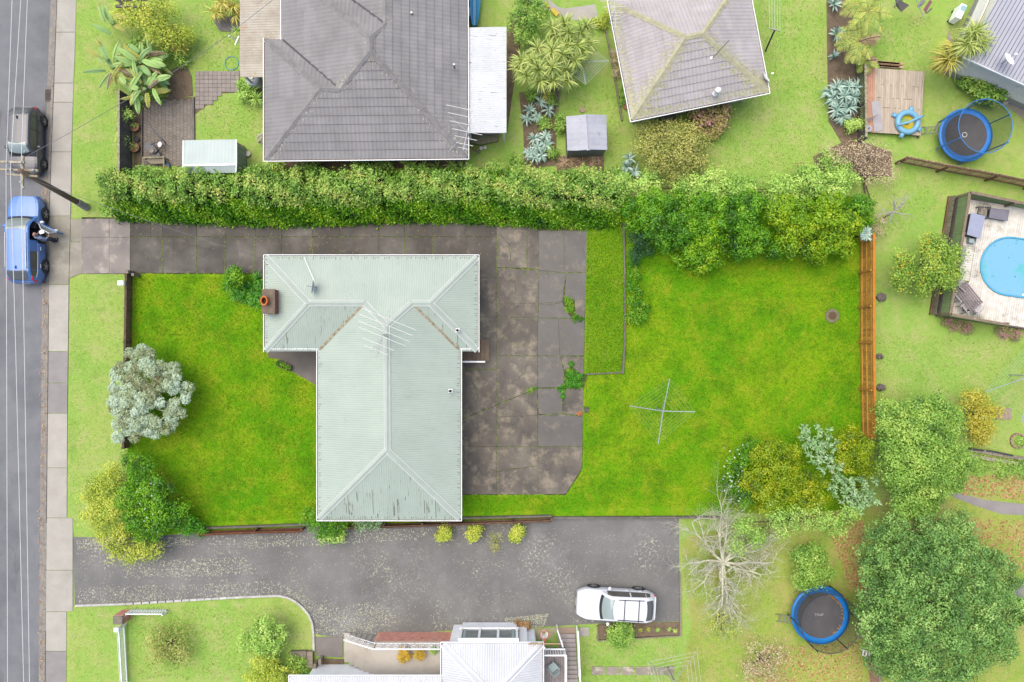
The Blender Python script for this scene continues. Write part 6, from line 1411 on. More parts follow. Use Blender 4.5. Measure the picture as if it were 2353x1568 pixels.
# shrubs on the lower boundary
tree('bushy_shrub', 'bright green bush at the lower left corner of green roofed house', 'shrub', [(1, 3, 540, 60, 90, .9, .6), (1, 3, 630, 150, 110, 1.0, .6), (1, 3, 760, 140, 90, .9, .5)], lf_bright, bark_m, leaf=.06, **dn)
tree('bushy_shrub', 'pale green shrub hanging over the shared drive below the house corner', 'shrub', [(1, 3, 680, 240, 80, .6, .4), (1, 3, 770, 240, 70, .6, .4)], LF['pale_green'], bark_m, leaf=.06, **dn)
tree('flowering_shrub', 'small blue green flowering shrub below the end of the house', 'shrub', [(1, 3, 1000, 130, 60, .7, .4), (1, 3, 1110, 120, 60, .7, .4)], LF['silver_leaf'], bark_m, leaf=.05, **dn)
for i, (c, x, y, r_) in enumerate(((1, 1735, 205, 85), (1, 2012, 210, 80), (2, 110, 215, 80))):
    tree('small_shrub', ('leftmost', 'middle', 'rightmost')[i] + ' of three small yellow green shrubs along the shared drive', 'shrub', [(c, 3, x, y, r_ * .75, .5, .4), (c, 3, x + r_ * .3, y - r_ * .4, r_ * .45, .45, .3), (c, 3, x - r_ * .2, y + r_ * .45, r_ * .4, .4, .3)], LF['pale_yellow'], bark_m, leaf=.055, clumps=22, per=14, cr=.11, group='small shrubs along the shared drive')
tree('twiggy_shrub', 'sparse twiggy shrub between small shrubs on the shared drive', 'shrub', [(1, 3, 2190, 270, 75, .6, .5), (1, 3, 2210, 340, 50, .4, .3)], LF['olive'], bark_m, leaf=.03, clumps=14, per=7, cr=.1)

# ---------------------------------------------------------------- left and lower neighbours' plants
tree('sparse_bush', 'sparse olive bush shedding leaves on the lower left lawn', 'shrub', [(0, 3, 1450, 1180, 130, .7, .5), (0, 3, 1620, 1150, 120, .7, .5), (0, 3, 1600, 1290, 130, .7, .5), (0, 3, 1450, 1300, 90, .5, .4)], LF['olive'], bark_m, leaf=.06, clumps=7, per=8, cr=.2)
tree('bushy_shrub', 'rounded bright green shrub inside the curved white edging', 'shrub', [(1, 3, 120, 1050, 110, 1.2, .6), (1, 3, 210, 1130, 110, 1.2, .6), (1, 3, 90, 1190, 120, 1.1, .6), (1, 3, 190, 1240, 90, 1.0, .5), (1, 3, -40, 1180, 90, .9, .5)], LF['pale_green'], bark_m, leaf=.065, **dn)
tree('bushy_shrub', 'yellow green shrub at the bottom edge left of the white house', 'shrub', [(1, 3, 100, 1420, 110, .9, .6), (1, 3, 240, 1490, 120, .9, .6), (1, 3, 60, 1540, 110, .9, .6), (1, 3, 180, 1360, 80, .8, .5), (1, 3, 380, 1520, 70, .6, .4)], LF['pale_yellow'], bark_m, leaf=.06, **dn)
tree('dark_fern', 'dim grey green fern clump beside the lower timber steps', 'plant', [(1, 3, 400, 1400, 90, .4, .35), (1, 3, 460, 1470, 60, .3, .3)], LF['pale_mid'], bark_m, leaf=.05, clumps=12, per=10, cr=.12, trunk=False, part='fronds')
tree('clipped_shrub', 'larger of two orange yellow clipped balls on the terrace', 'shrub', [(1, 3, 1375, 1310, 72, 1.75, .36)], LF['orange'], bark_m, base=(1, 3, 1375, 1310, 1.45), leaf=.035, clumps=45, per=12, cr=.05)
tree('clipped_shrub', 'smaller of two orange yellow clipped balls on the terrace', 'shrub', [(1, 3, 1520, 1312, 60, 1.75, .32)], LF['orange'], bark_m, base=(1, 3, 1520, 1312, 1.45), leaf=.035, clumps=45, per=12, cr=.05)
tree('small_plant', 'low green plant on the terrace beside the orange balls', 'plant', [(1, 3, 1640, 1282, 34, 1.6, .14), (1, 3, 1706, 1278, 22, 1.6, .12)], LF['pale_mid'], bark_m, base=(1, 3, 1640, 1282, 1.45), leaf=.035, clumps=50, per=9, cr=.05, trunk=False, part='leaves')
tree('leafy_shrub', 'dense green shrub against the side of the white station wagon', 'shrub', [(2, 3, 1045, 1080, 70, 1.1, .5), (2, 3, 1000, 1140, 70, .9, .5), (2, 3, 1100, 1130, 65, .9, .5), (2, 3, 1045, 1190, 60, .7, .4)], LF['pale_mid'], bark_m, leaf=.06, clumps=20, per=14, cr=.12)

# bare lichened trees
def bare_tree(name, label, base, h, reach, n, mat, seed, lean=(0, 0), depth=3, r0=.11, spread=1.0, flat=.35):
    rs = random.Random(seed); t = thing(name, label, 'tree', base); mb = MB(); base = Vector(base); fork = base + Vector((lean[0] * .3, lean[1] * .3, h * .35))
    mb.tube([base, fork], [r0, r0 * .85], 8)
    def grow(p, d, L, r_, lv):
        q = p; dd = d.copy(); pts = [p]; rr = [r_]
        for k in range(4):
            dd = (dd + Vector((rs.uniform(-1, 1), rs.uniform(-1, 1), rs.uniform(-.35, .4))) * .46).normalized(); q = q + dd * L / 4; q.z = min(max(q.z, .5), h); pts.append(q); rr.append(r_ * (1 - .17 * (k + 1)))
        mb.tube(pts, rr, 5 if lv > 1 else 6, cap=False)
        if lv < depth:
            for k in (1, 2, 3, 4):
                for _ in range(2 if lv < 3 else 1):
                    nd = (dd + Vector((rs.uniform(-1, 1), rs.uniform(-1, 1), rs.uniform(-.2, .45))) * 1.0).normalized(); grow(pts[k], nd, L * rs.uniform(.42, .65), rr[k] * .6, lv + 1)
    for i in range(n):
        a = 2 * math.pi * i / n + rs.uniform(-.25, .25); d = Vector((math.cos(a) * spread + lean[0] * .2, math.sin(a) * spread + lean[1] * .2, flat)).normalized(); grow(fork, d, reach * rs.uniform(.75, 1.1), r0 * .6, 1)
    mb.build('branches', mat, t, smooth=True); return t
bare_tree('bare_tree', 'bare spreading tree with pale lichen covered branches beside the shared drive', T(2, 3, 1960, 470), 2.3, 2.9, 12, pale_bark_m, 21, (-.3, .5), 4, .15, 1, .2)
bare_tree('bare_tree', 'small bare white branched tree right of the top row of bushes', T(3, 1, 1080, 440), 3.0, 1.2, 6, M('white_bark', C(236, 230, 220), C(190, 180, 170), 8, .9), 9, (.3, .6), 2, .06, .8, .5)
tree('sparse_bush', 'nearly leafless bush with few yellow leaves below the bare lichened tree', 'shrub', [(2, 3, 1900, 1010, 90, .8, .5), (2, 3, 2080, 1000, 90, .8, .5), (2, 3, 2000, 1110, 90, .6, .5), (2, 3, 1960, 930, 70, .9, .4)], LF['pale_yellow'], bark_m, leaf=.05, clumps=5, per=5, cr=.16)
tree('autumn_tree', 'yellow and green leaved tree behind the bare lichened branches', 'tree', [(2, 3, 2150, 150, 110, 1.6, .7), (2, 3, 2280, 230, 110, 1.5, .7), (3, 3, 80, 60, 130, 1.8, .7), (3, 3, 260, 90, 130, 1.8, .7), (3, 3, 420, 60, 130, 1.7, .7), (3, 3, 560, 110, 110, 1.5, .7), (3, 3, 660, 170, 80, 1.1, .5), (2, 3, 2100, 330, 90, 1.2, .6), (3, 3, 150, 180, 80, 1.3, .5), (3, 3, 750, 40, 100, 1.5, .6)], LF['pale_green'], bark_m, leaf=.06, clumps=4, per=11, cr=.16)
tree('leafy_shrub', 'darker green shrub between the bare tree and the lower trampoline', 'shrub', [(3, 3, 330, 420, 90, 1.0, .6), (3, 3, 450, 400, 100, 1.1, .6), (3, 3, 540, 560, 80, .8, .5), (3, 3, 400, 560, 110, 1.1, .6), (3, 3, 320, 640, 80, .8, .5), (3, 3, 430, 640, 80, .8, .5)], LF['pale_mid'], bark_m, leaf=.065, clumps=11, per=13, cr=.15)
tree('dry_bush', 'brown dry bush on the lower lawn left of the trampoline', 'shrub', [(2, 3, 2280, 1290, 110, .6, .5), (2, 3, 2240, 1430, 120, .6, .5), (3, 3, 80, 1330, 130, .6, .5), (3, 3, 60, 1480, 120, .6, .4)], LF['dry'], bark_m, leaf=.05, clumps=5, per=8, cr=.2)
# big dark tree, lower right
L = []
for i in range(58):
    a = i * 2.39996; q_ = math.sqrt((i + .5) / 58); x = 1570 + 690 * q_ * math.cos(a) + random.uniform(-40, 40); y = 850 + 730 * q_ * math.sin(a) + random.uniform(-40, 40)
    if y < 420 and x > 1900: continue
    z = 5.2 - 3.0 * q_ ** 2.2 + random.uniform(-.3, .3); L.append((3, 3, x, y, random.uniform(120, 185), max(1.2, z + random.uniform(-.35, .4)), random.uniform(.5, .9)))
for x, y in ((960, 380), (1020, 220), (1150, 150), (980, 1000), (1500, 230), (1350, 320), (1000, 600), (1000, 850), (1150, 1200), (1250, 1450)): L.append((3, 3, x, y, 140, 2.2, .8))
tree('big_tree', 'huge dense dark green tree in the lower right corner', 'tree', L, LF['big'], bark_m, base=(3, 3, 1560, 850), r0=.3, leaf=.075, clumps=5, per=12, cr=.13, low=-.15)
tree('pampas_grass', 'dry pinkish pampas tuft at the top of huge dark tree', 'grass', [(3, 3, 1340, 180, 60, 1.6, .5)], LF['dry'], bark_m, leaf=.08, asp=.15, clumps=20, per=10, cr=.12)
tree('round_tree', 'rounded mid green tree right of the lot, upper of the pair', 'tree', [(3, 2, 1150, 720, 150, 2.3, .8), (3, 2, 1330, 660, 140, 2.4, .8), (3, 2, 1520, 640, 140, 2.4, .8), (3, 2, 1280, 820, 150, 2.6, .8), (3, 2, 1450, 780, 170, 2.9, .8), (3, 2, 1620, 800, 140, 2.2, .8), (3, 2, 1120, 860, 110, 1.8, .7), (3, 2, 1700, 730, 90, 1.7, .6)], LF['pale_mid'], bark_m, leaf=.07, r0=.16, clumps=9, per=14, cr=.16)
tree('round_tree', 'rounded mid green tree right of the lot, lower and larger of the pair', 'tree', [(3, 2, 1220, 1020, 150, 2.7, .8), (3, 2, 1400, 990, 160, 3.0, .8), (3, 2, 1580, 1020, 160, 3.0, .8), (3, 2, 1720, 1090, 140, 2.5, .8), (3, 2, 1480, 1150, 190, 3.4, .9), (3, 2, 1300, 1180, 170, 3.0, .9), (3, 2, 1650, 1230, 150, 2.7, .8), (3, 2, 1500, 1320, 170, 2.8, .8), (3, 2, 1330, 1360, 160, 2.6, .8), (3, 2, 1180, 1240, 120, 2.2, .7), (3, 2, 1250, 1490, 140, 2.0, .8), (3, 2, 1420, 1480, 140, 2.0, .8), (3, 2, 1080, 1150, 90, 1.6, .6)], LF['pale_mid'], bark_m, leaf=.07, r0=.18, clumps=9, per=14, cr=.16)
tree('yellow_shrub', 'bright yellow leaved shrub beside the rounded trees', 'shrub', [(3, 2, 1830, 560, 70, 1.4, .5), (3, 2, 1930, 560, 80, 1.4, .5), (3, 2, 1960, 680, 90, 1.3, .5), (3, 2, 2070, 650, 60, 1.1, .4), (3, 2, 1880, 780, 100, 1.2, .5), (3, 2, 1990, 820, 80, 1.0, .5), (3, 2, 1950, 900, 50, .8, .4)], LEAF('leaf_gold', [C(190, 190, 60), C(226, 214, 70), C(244, 226, 80), C(180, 200, 90)]), bark_m, leaf=.065, clumps=9, per=10, cr=.17)
ct = tree('citrus_tree', 'citrus tree with yellow fruit overhanging the pool fence', 'tree', [(3, 1, 1470, 660, 85, 1.9, .5), (3, 1, 1560, 690, 90, 2.0, .5), (3, 1, 1540, 800, 130, 2.2, .6), (3, 1, 1680, 780, 110, 2.0, .6), (3, 1, 1250, 830, 95, 1.7, .5), (3, 1, 1230, 950, 95, 1.7, .5), (3, 1, 1320, 880, 80, 1.8, .4), (3, 1, 1450, 940, 90, 1.8, .5), (3, 1, 1570, 940, 120, 2.1, .6), (3, 1, 1640, 1000, 90, 1.8, .5), (3, 1, 1430, 1070, 80, 1.5, .5), (3, 1, 1220, 1040, 60, 1.3, .4), (3, 1, 1720, 940, 60, 1.7, .4)], LF['citrus'], bark_m, leaf=.065, clumps=10, per=10, cr=.17)
fr_ = MB()
for i in range(70):
    x, y = random.choice(((1480, 660), (1550, 790), (1680, 780), (1250, 850), (1230, 960), (1570, 940), (1440, 1000), (1620, 860))); p = T(3, 1, x + random.gauss(0, 55), y + random.gauss(0, 55), random.uniform(2.2, 2.6)); fr_.ball(p, .05, n=6, m=4)
tag(fr_.build('fruit', M('fruit_yellow', C(240, 212, 40), C(230, 190, 30), 9, .5), ct), kind='stuff')
tree('dry_bush', 'tangled dry pinkish shrub behind the end of the slat fence', 'shrub', [(3, 0, 640, 1420, 110, .8, .6), (3, 0, 800, 1400, 120, .9, .6), (3, 0, 960, 1390, 120, 1.0, .6), (3, 0, 1080, 1450, 120, 1.0, .6), (3, 1, 950, 50, 110, .8, .5), (3, 1, 1090, 70, 100, .8, .5), (3, 0, 900, 1500, 120, .9, .6), (3, 1, 1010, 560, 70, .5, .4), (3, 1, 1030, 460, 60, .5, .4)], LF['dry'], bark_m, leaf=.045, clumps=4, per=8, cr=.17)
tree('bushy_shrub', 'fresh green ferny shrubs below the dry pinkish shrub', 'shrub', [(3, 0, 640, 1540, 130, .7, .5), (3, 1, 350, 80, 120, .8, .5), (3, 1, 600, 60, 130, .8, .5), (3, 1, 780, 90, 100, .8, .5), (3, 0, 560, 1430, 70, .5, .4)], LF['pale_green'], bark_m, leaf=.055, **dn)

# ---------------------------------------------------------------- top neighbours' plants
tree('bushy_shrub', 'dense rounded green shrub left of the cabbage trees', 'shrub', [(2, 0, 150, 100, 110, 1.4, .6), (2, 0, 300, 90, 110, 1.5, .6), (2, 0, 120, 220, 110, 1.3, .6), (2, 0, 270, 220, 120, 1.4, .6), (2, 0, 150, 330, 90, 1.1, .6), (2, 0, 250, 340, 80, 1.0, .5), (2, 0, 220, -20, 110, 1.4, .6)], LF['pale_mid'], bark_m, leaf=.06, **dn)
def sword_tree(name, label, cat, heads, mat, base, ln=.8, k=70, wd=.05, trunk=True, el=(-15, 85), droop=.9, c=2, r=0):
    t = thing(name, label, cat, T(c, r, *base)); P_ = [T(c, r, *h) for h in heads]
    if trunk: limbs(t, T(c, r, *base), P_, .11, bark_m, wob=.1)
    for p in P_: rosette(t, p, k, ln, wd, mat, el=el, droop=droop)
    return t
sword_tree('cabbage_tree', 'cabbage tree with clusters of sword leaves, upper of the group', 'tree', [(430, 260, 2.6), (540, 220, 2.7), (580, 300, 2.8), (690, 310, 2.5), (740, 250, 2.3), (660, 420, 2.6), (750, 400, 2.2), (470, 320, 2.5)], LF['sword'], (560, 420))
sword_tree('cabbage_tree', 'cabbage tree with clusters of sword leaves, middle of the group', 'tree', [(300, 450, 2.6), (430, 470, 2.9), (520, 500, 2.8), (160, 560, 2.4), (250, 560, 2.7), (560, 430, 2.6), (640, 560, 2.4), (700, 480, 2.3)], LF['sword'], (400, 560))
sword_tree('cabbage_tree', 'cabbage tree with clusters of sword leaves, lowest of the group', 'tree', [(200, 690, 2.4), (310, 640, 2.8), (430, 620, 2.8), (440, 740, 2.4), (320, 740, 2.4), (560, 740, 2.0), (550, 640, 2.3), (130, 620, 2.2)], LF['sword'], (350, 720))
sword_tree('yucca', 'single pale yucca at the foot of cabbage trees', 'plant', [(385, 870, .6)], LF['sword_yellow'], (385, 870), ln=.55, k=40, trunk=False)
sword_tree('cabbage_tree', 'large cabbage tree head over the corner of the grey ribbed roof', 'tree', [(1880, 300, 3.4), (1930, 390, 3.2), (1830, 420, 3.2)], LF['sword'], (1780, 480), ln=1.0, k=110, c=3, r=0)
sword_tree('cabbage_tree', 'drooping yellow green cabbage tree head beside the wooden platform', 'tree', [(1640, 560, 2.4), (1700, 470, 2.5)], LF['sword_yellow'], (1680, 560), ln=1.1, k=150, c=3, r=0, droop=1.5)
sword_tree('flax_clump', 'large blue green broad leaved clump beside the dark slat fence', 'plant', [(650, 800, .5), (750, 790, .5), (620, 900, .5), (720, 880, .55), (800, 880, .5), (650, 1000, .5), (760, 980, .5), (700, 1060, .4), (590, 850, .35), (820, 800, .4)], LF['blue'], (700, 900), ln=.62, k=34, wd=.085, trunk=False, c=3, r=0, el=(10, 75))
sword_tree('flax_clump', 'blue green spiky clump left of the timber edging, upper', 'plant', [(230, 1000, .35), (320, 930, .4), (300, 1060, .35), (400, 1000, .35), (200, 1080, .3)], LF['blue'], (300, 1020), ln=.5, k=24, wd=.075, trunk=False, el=(10, 70))
sword_tree('flax_clump', 'blue green spiky clump left of the timber edging, lower', 'plant', [(270, 1260, .4), (370, 1240, .4), (300, 1340, .4), (380, 1320, .35), (270, 1430, .4), (330, 1420, .4), (230, 1390, .3)], LF['blue'], (300, 1340), ln=.52, k=26, wd=.075, trunk=False, el=(10, 70))
sword_tree('flax_clump', 'blue green spiky clump beside the olive shrub above the hedge', 'plant', [(1130, 1440, .4), (1110, 1520, .4), (1180, 1560, .3)], LF['blue'], (1130, 1490), ln=.5, k=26, wd=.075, trunk=False, el=(10, 70))
tree('low_plants', 'low green plants between spiky clumps left of old grey shed', 'plants', [(2, 0, 240, 860, 60, .3, .3), (2, 0, 420, 900, 60, .3, .3), (2, 0, 360, 1120, 60, .3, .25), (2, 0, 430, 1390, 50, .3, .25), (2, 0, 505, 1150, 50, .4, .3), (2, 0, 510, 1080, 40, .4, .3), (2, 0, 100, 1480, 70, .3, .3)], LF['pale_mid'], bark_m, leaf=.06, clumps=14, per=9, cr=.12, trunk=False, part='leaves')
tree('olive_shrub', 'large olive green shrub below the lichened tile roof', 'shrub', [(2, 0, 1330, 1180, 110, 1.2, .6), (2, 0, 1480, 1220, 130, 1.4, .6), (2, 0, 1640, 1200, 120, 1.4, .6), (2, 0, 1300, 1330, 130, 1.3, .6), (2, 0, 1480, 1370, 160, 1.6, .7), (2, 0, 1660, 1370, 150, 1.5, .7), (2, 0, 1780, 1290, 90, 1.1, .5), (2, 0, 1360, 1480, 130, 1.2, .6), (2, 0, 1560, 1510, 140, 1.3, .6), (2, 0, 1720, 1480, 110, 1.1, .6)], LF['olive'], bark_m, leaf=.06, clumps=8, per=12, cr=.17)
tree('hydrangea', 'reddish brown hydrangea bush with pink flowers below the lichened roof', 'shrub', [(2, 0, 1740, 1010, 90, .8, .5), (2, 0, 1870, 1000, 100, .9, .5), (2, 0, 1970, 990, 80, .8, .5), (2, 0, 1800, 1110, 90, .8, .5), (2, 0, 1930, 1120, 90, .8, .5), (2, 0, 1900, 1190, 60, .5, .4)], LF['hydrangea'], bark_m, leaf=.07, asp=.65, clumps=13, per=11, cr=.14)
P = np.array([T(2, 0, 1830 + rng.normal() * 70, 1090 + rng.normal() * 60, 1.45) for _ in range(16)]); fl = put(np_mesh('pink_flowers', leaf_quads(P, rng.normal(size=P.shape) * .3 + [0, 0, 1], np.full(len(P), .07), .9), 4, LF['pink'], rng.random(len(P))), 'pink_flowers'); tag(fl, 'pink flower heads on the reddish hydrangea bush', 'flowers', kind='stuff')
tree('yellow_daisies', 'small yellow flowering plants beside the concrete path, top centre', 'plants', [(2, 0, 880, 220, 50, .3, .25), (2, 0, 920, 150, 45, .3, .25), (2, 0, 830, 210, 35, .2, .2)], LF['pale_yellow'], bark_m, leaf=.05, clumps=14, per=9, cr=.1, trunk=False, part='leaves')
tree('dry_grass', 'tall dry grass between timber edging and the lichened roof house', 'grass', [(2, 0, 1010, 560, 45, .25, .25), (2, 0, 1020, 660, 45, .25, .25), (2, 0, 1000, 480, 40, .25, .2)], LF['dry'], bark_m, leaf=.09, asp=.14, clumps=20, per=9, cr=.1, trunk=False, part='blades')
tree('edge_plants', 'leafy plants against the wall of the lichened roof house', 'plants', [(2, 0, 1080, 800, 30, .3, .3), (2, 0, 1090, 870, 30, .3, .3), (2, 0, 1070, 940, 25, .2, .2)], LF['pale_mid'], bark_m, leaf=.05, clumps=20, per=9, cr=.08, trunk=False, part='leaves')
tree('garden_shrubs', 'strip of low shrubs under the eave of the grey tiled house', 'shrubs', [(1, 0, 200, 1510, 90, .5, .4), (1, 0, 1000, 1520, 90, .5, .4), (1, 0, 1180, 1530, 100, .5, .4), (1, 0, 560, 1540, 80, .6, .4), (1, 0, 480, 1540, 60, .6, .4), (1, 0, 2200, 1540, 90, .4, .3)], LF['pale_green'], bark_m, leaf=.055, clumps=12, per=12, cr=.13, trunk=False, part='leaves')
sword_tree('strap_plants', 'strap leaved plants at the right end of the grey tiled house', 'plants', [(1450, 1520, .3), (1560, 1500, .3), (1680, 1530, .3), (1800, 1500, .35), (1900, 1530, .3), (1400, 1480, .3)], LF['pale_green'], (1650, 1510), ln=.55, k=30, wd=.05, trunk=False, c=1, r=0, el=(15, 75))
tree('clipped_ball', 'pale cream clipped ball bush at the left wall of grey tiled house', 'shrub', [(1, 0, 92, 1255, 46, .5, .4)], LEAF('leaf_cream', [C(190, 196, 130), C(226, 224, 180), C(240, 238, 206)]), bark_m, leaf=.04, clumps=45, per=11, cr=.05)
sword_tree('spiky_plant', 'bright spiky plant at the left wall of the grey tiled house', 'plant', [(50, 900, .5), (10, 830, .4)], LF['pale_green'], (40, 890), ln=.62, k=44, wd=.045, trunk=False, c=1, r=0, el=(0, 80))
tree('leafy_plants', 'leafy green plants beside the spiky plant and water tank', 'plants', [(0, 0, 2230, 880, 60, .4, .35), (0, 0, 2260, 800, 60, .4, .35), (0, 0, 2200, 770, 40, .3, .25)], LF['pale_green'], bark_m, leaf=.06, clumps=14, per=9, cr=.1, trunk=False, part='leaves')
sword_tree('spiky_plant', 'small bright spiky plant beside the white cross shaped post', 'plant', [(2160, 280, .4)], LF['pale_green'], (2160, 280), ln=.5, k=30, wd=.04, trunk=False, c=0, r=0, el=(5, 75))
sword_tree('yucca', 'yellowing spiky palm beside the translucent roof, top edge', 'plant', [(2020, 30, 1.2), (2120, 60, 1.1), (2060, -60, 1.3), (1960, 120, .8), (2140, 140, .8)], LF['sword_yellow'], (2080, 60), ln=.75, k=46, wd=.05, trunk=False, c=0, r=0, el=(-20, 70), droop=1.1)
tree('yellow_shrub', 'tall yellow green twiggy shrub above the banana plants', 'shrub', [(0, 0, 1250, 60, 120, 1.7, .6), (0, 0, 1400, 130, 130, 1.8, .7), (0, 0, 1250, 200, 130, 1.6, .6), (0, 0, 1450, 280, 130, 1.6, .6), (0, 0, 1600, 340, 120, 1.3, .6), (0, 0, 1120, 130, 90, 1.3, .5), (0, 0, 1500, 60, 100, 1.5, .6), (0, 0, 1700, 330, 70, 1.0, .4)], LF['pale_yellow'], bark_m, leaf=.055, clumps=8, per=11, cr=.16)
sword_tree('strap_plants', 'yellowing strap leaved clump right of the banana plants', 'plant', [(1560, 380, .7), (1640, 430, .6), (1600, 320, .7), (1520, 320, .7)], LF['sword_yellow'], (1580, 380), ln=.8, k=36, wd=.035, trunk=False, c=0, r=0, el=(5, 70))
# banana plants: every big leaf is a part
def paddle(parent, p0, az, ln, wd, mat, el=.5, droop=1.0, ragged=False):
    n = 8; rows = []; p0 = Vector(p0); h = Vector((math.cos(az), math.sin(az), 0)); s = Vector((-h.y, h.x, 0)); p = p0.copy(); ang = el
    for i in range(n + 1):
        t_ = i / n; w = wd * (math.sin(math.pi * min(1, .1 + t_ * .9)) ** .6) * (1 if i < n else .1)
        k = random.uniform(.65, 1) if ragged else 1
        rows.append((p + s * w / 2 * k - Vector((0, 0, w * .18)), p + Vector((0, 0, .02)), p - s * w / 2 * k - Vector((0, 0, w * .18))))
        ang = el - droop * t_; p = p + (h * math.cos(ang) + Vector((0, 0, math.sin(ang)))) * ln / n
    m = MB()
    for a, b in zip(rows, rows[1:]):
        for k in (0, 1):
            if ragged: m.quad(a[k].lerp(b[k], .04), a[k + 1].lerp(b[k + 1], .04), b[k + 1].lerp(a[k + 1], .1), b[k].lerp(a[k], .1))
            else: m.quad(a[k], a[k + 1], b[k + 1], b[k])
    o = m.build('leaf', mat, parent, smooth=not ragged); MB().tube([r_[1] + Vector((0, 0, .008)) for r_ in rows], [.018] * n + [.005], 4).build('midrib', MATS['banana_rib'], o)
M('banana_rib', C(206, 214, 150), None)
bmats = [M('banana_green', C(166, 212, 112, 1.15), C(184, 220, 126, 1.15), 3, .5), M('banana_dark', C(140, 188, 108, 1.1), C(158, 200, 118, 1.1), 3, .5), M('banana_yellow', C(226, 214, 84), C(196, 204, 90), 3, .6, stains=((C(196, 160, 110), 3, .6, .7),)), M('banana_brown', C(190, 156, 128), C(170, 134, 108), 3, .8)]
for lab, cx_, cy_, nl, rr_ in (('giant banana like plant with torn paddle leaves, largest of the clump', 1260, 560, 38, 1.45), ('banana like plant with paddle leaves at the lower end of the clump', 1300, 800, 28, 1.1), ('banana like plant with long leaves at the upper left of the clump', 1010, 200, 6, 1.2), ('banana like plant at the left edge of the clump', 1010, 600, 20, 1.2)):
    b_ = T(0, 0, cx_, cy_); t = thing('banana_plant', lab, 'plant', b_, 'banana like plants'); P_ = T(0, 0, cx_, cy_, 1.7)
    MB().tube([b_, Vector((P_.x, P_.y, 1.6))], [.13, .09], 8).build('stem', bmats[1], t)
    for i in range(nl):
        a = 2 * math.pi * i / nl * 1.0 + random.uniform(-.3, .3)
        if nl == 6: a = random.uniform(1.6, 3.0) if i < 3 else random.uniform(-1.4, -.2)
        m_ = random.choices((0, 1, 2, 3), (5, 3, 4, 1))[0]; b2 = random.uniform(0, 6.28); off_ = Vector((math.cos(b2), math.sin(b2), 0)) * random.uniform(.05, .75); a = a if nl == 6 else b2 + random.uniform(-1.1, 1.1)
        paddle(t, Vector((P_.x, P_.y, random.uniform(1.1, 1.9))) + off_, a, rr_ * random.uniform(.75, 1.1), random.uniform(.24, .36), bmats[m_], random.uniform(.1, .8), random.uniform(.6, 1.3), m_ > 1)
tree('garden_undergrowth', 'low leafy undergrowth beneath the banana like plants', 'plants', [(0, 0, 1150, 650, 110, .4, .4), (0, 0, 1400, 650, 120, .4, .4), (0, 0, 1430, 850, 90, .3, .3), (0, 0, 1250, 400, 110, .5, .4), (0, 0, 1480, 480, 110, .4, .4), (0, 0, 1640, 540, 70, .3, .3), (0, 0, 1250, 900, 70, .3, .3)], LF['pale_mid'], bark_m, leaf=.06, clumps=9, per=10, cr=.14, trunk=False, part='leaves')
# palms on the top right
def palm(label, c, heads_z, nfr, ln, mat, dead=0, name='palm_tree'):
    b_ = T(3, 0, *c); t = thing(name, label, 'palm', b_, 'palms at the top right'); P_ = T(3, 0, c[0], c[1], heads_z); MB().tube([b_, P_], [.14, .1], 8).build('trunk', bark_m, t, smooth=True)
    for i in range(nfr):
        az_ = 2 * math.pi * i / nfr + random.uniform(-.25, .25); el = random.uniform(.0, .75); h = Vector((math.cos(az_), math.sin(az_), 0)); s = Vector((-h.y, h.x, 0)); p = P_.copy(); pts = [p.copy()]; n = 14; V = []; Q = []
        for k in range(n):
            ang = el - 1.3 * (k / n); p = p + (h * math.cos(ang) + Vector((0, 0, math.sin(ang)))) * ln / n; p.z = max(p.z, .05); pts.append(p.copy())
            L_ = ln * .27 * math.sin(math.pi * (.12 + .85 * k / n))
            for sg in (1, -1):
                for j in (0, .5):
                    q_ = pts[-2].lerp(pts[-1], j); e_ = q_ + s * sg * L_ * .85 + h * L_ * .45 - Vector((0, 0, L_ * .25)); w_ = h * .018; V += [q_ - w_, q_ + w_, e_ + w_ * .3, e_ - w_ * .3]; Q.append(random.random())
        f_ = MB().tube(pts, [.022] * n + [.006], 5).build('frond', bark_m if i < dead else mat_rib, t)
        put(np_mesh('leaflets', np.array([tuple(v_) for v_ in V]), 4, LF['straw'] if i < dead else mat, np.array(Q), org=root_loc(t)), 'leaflets', f_)
mat_rib = M('frond_rib', C(190, 196, 100), None)
palm('feathery palm nearest the top edge, right of the lawn', (930, 110), 2.3, 15, 1.5, LF['palm'])
palm('feathery palm with yellowing lower fronds beside the wooden platform', (850, 380), 1.9, 14, 1.35, LF['palm'], 2)
palm('small feathery palm at the foot of the wooden platform', (930, 560), .9, 9, .8, LF['palm'], 3)
sword_tree('agave', 'pointed blue green agave under the palms, upper', 'plant', [(630, 40, .3)], LF['blue'], (630, 40), ln=.55, k=24, wd=.1, trunk=False, c=3, r=0, el=(10, 70), droop=.2)
sword_tree('agave', 'pointed blue green agave under the palms, middle', 'plant', [(660, 310, .3)], LF['blue'], (660, 310), ln=.6, k=26, wd=.11, trunk=False, c=3, r=0, el=(10, 70), droop=.2)
sword_tree('agave', 'small blue green agave under the palms, lowest', 'plant', [(630, 510, .2)], LF['blue'], (630, 510), ln=.4, k=18, wd=.08, trunk=False, c=3, r=0, el=(10, 70), droop=.2)
tree('red_flower_shrub', 'leafy shrub with a red bloom below the weatherboard wall', 'shrub', [(3, 0, 1830, 740, 70, .4, .35), (3, 0, 1950, 800, 80, .6, .4), (3, 0, 2040, 800, 80, .7, .4), (3, 0, 2090, 880, 70, .6, .4), (3, 0, 1980, 880, 60, .5, .4), (3, 0, 2140, 820, 50, .6, .3)], LF['pale_mid'], bark_m, leaf=.085, asp=.6, clumps=9, per=8, cr=.15)
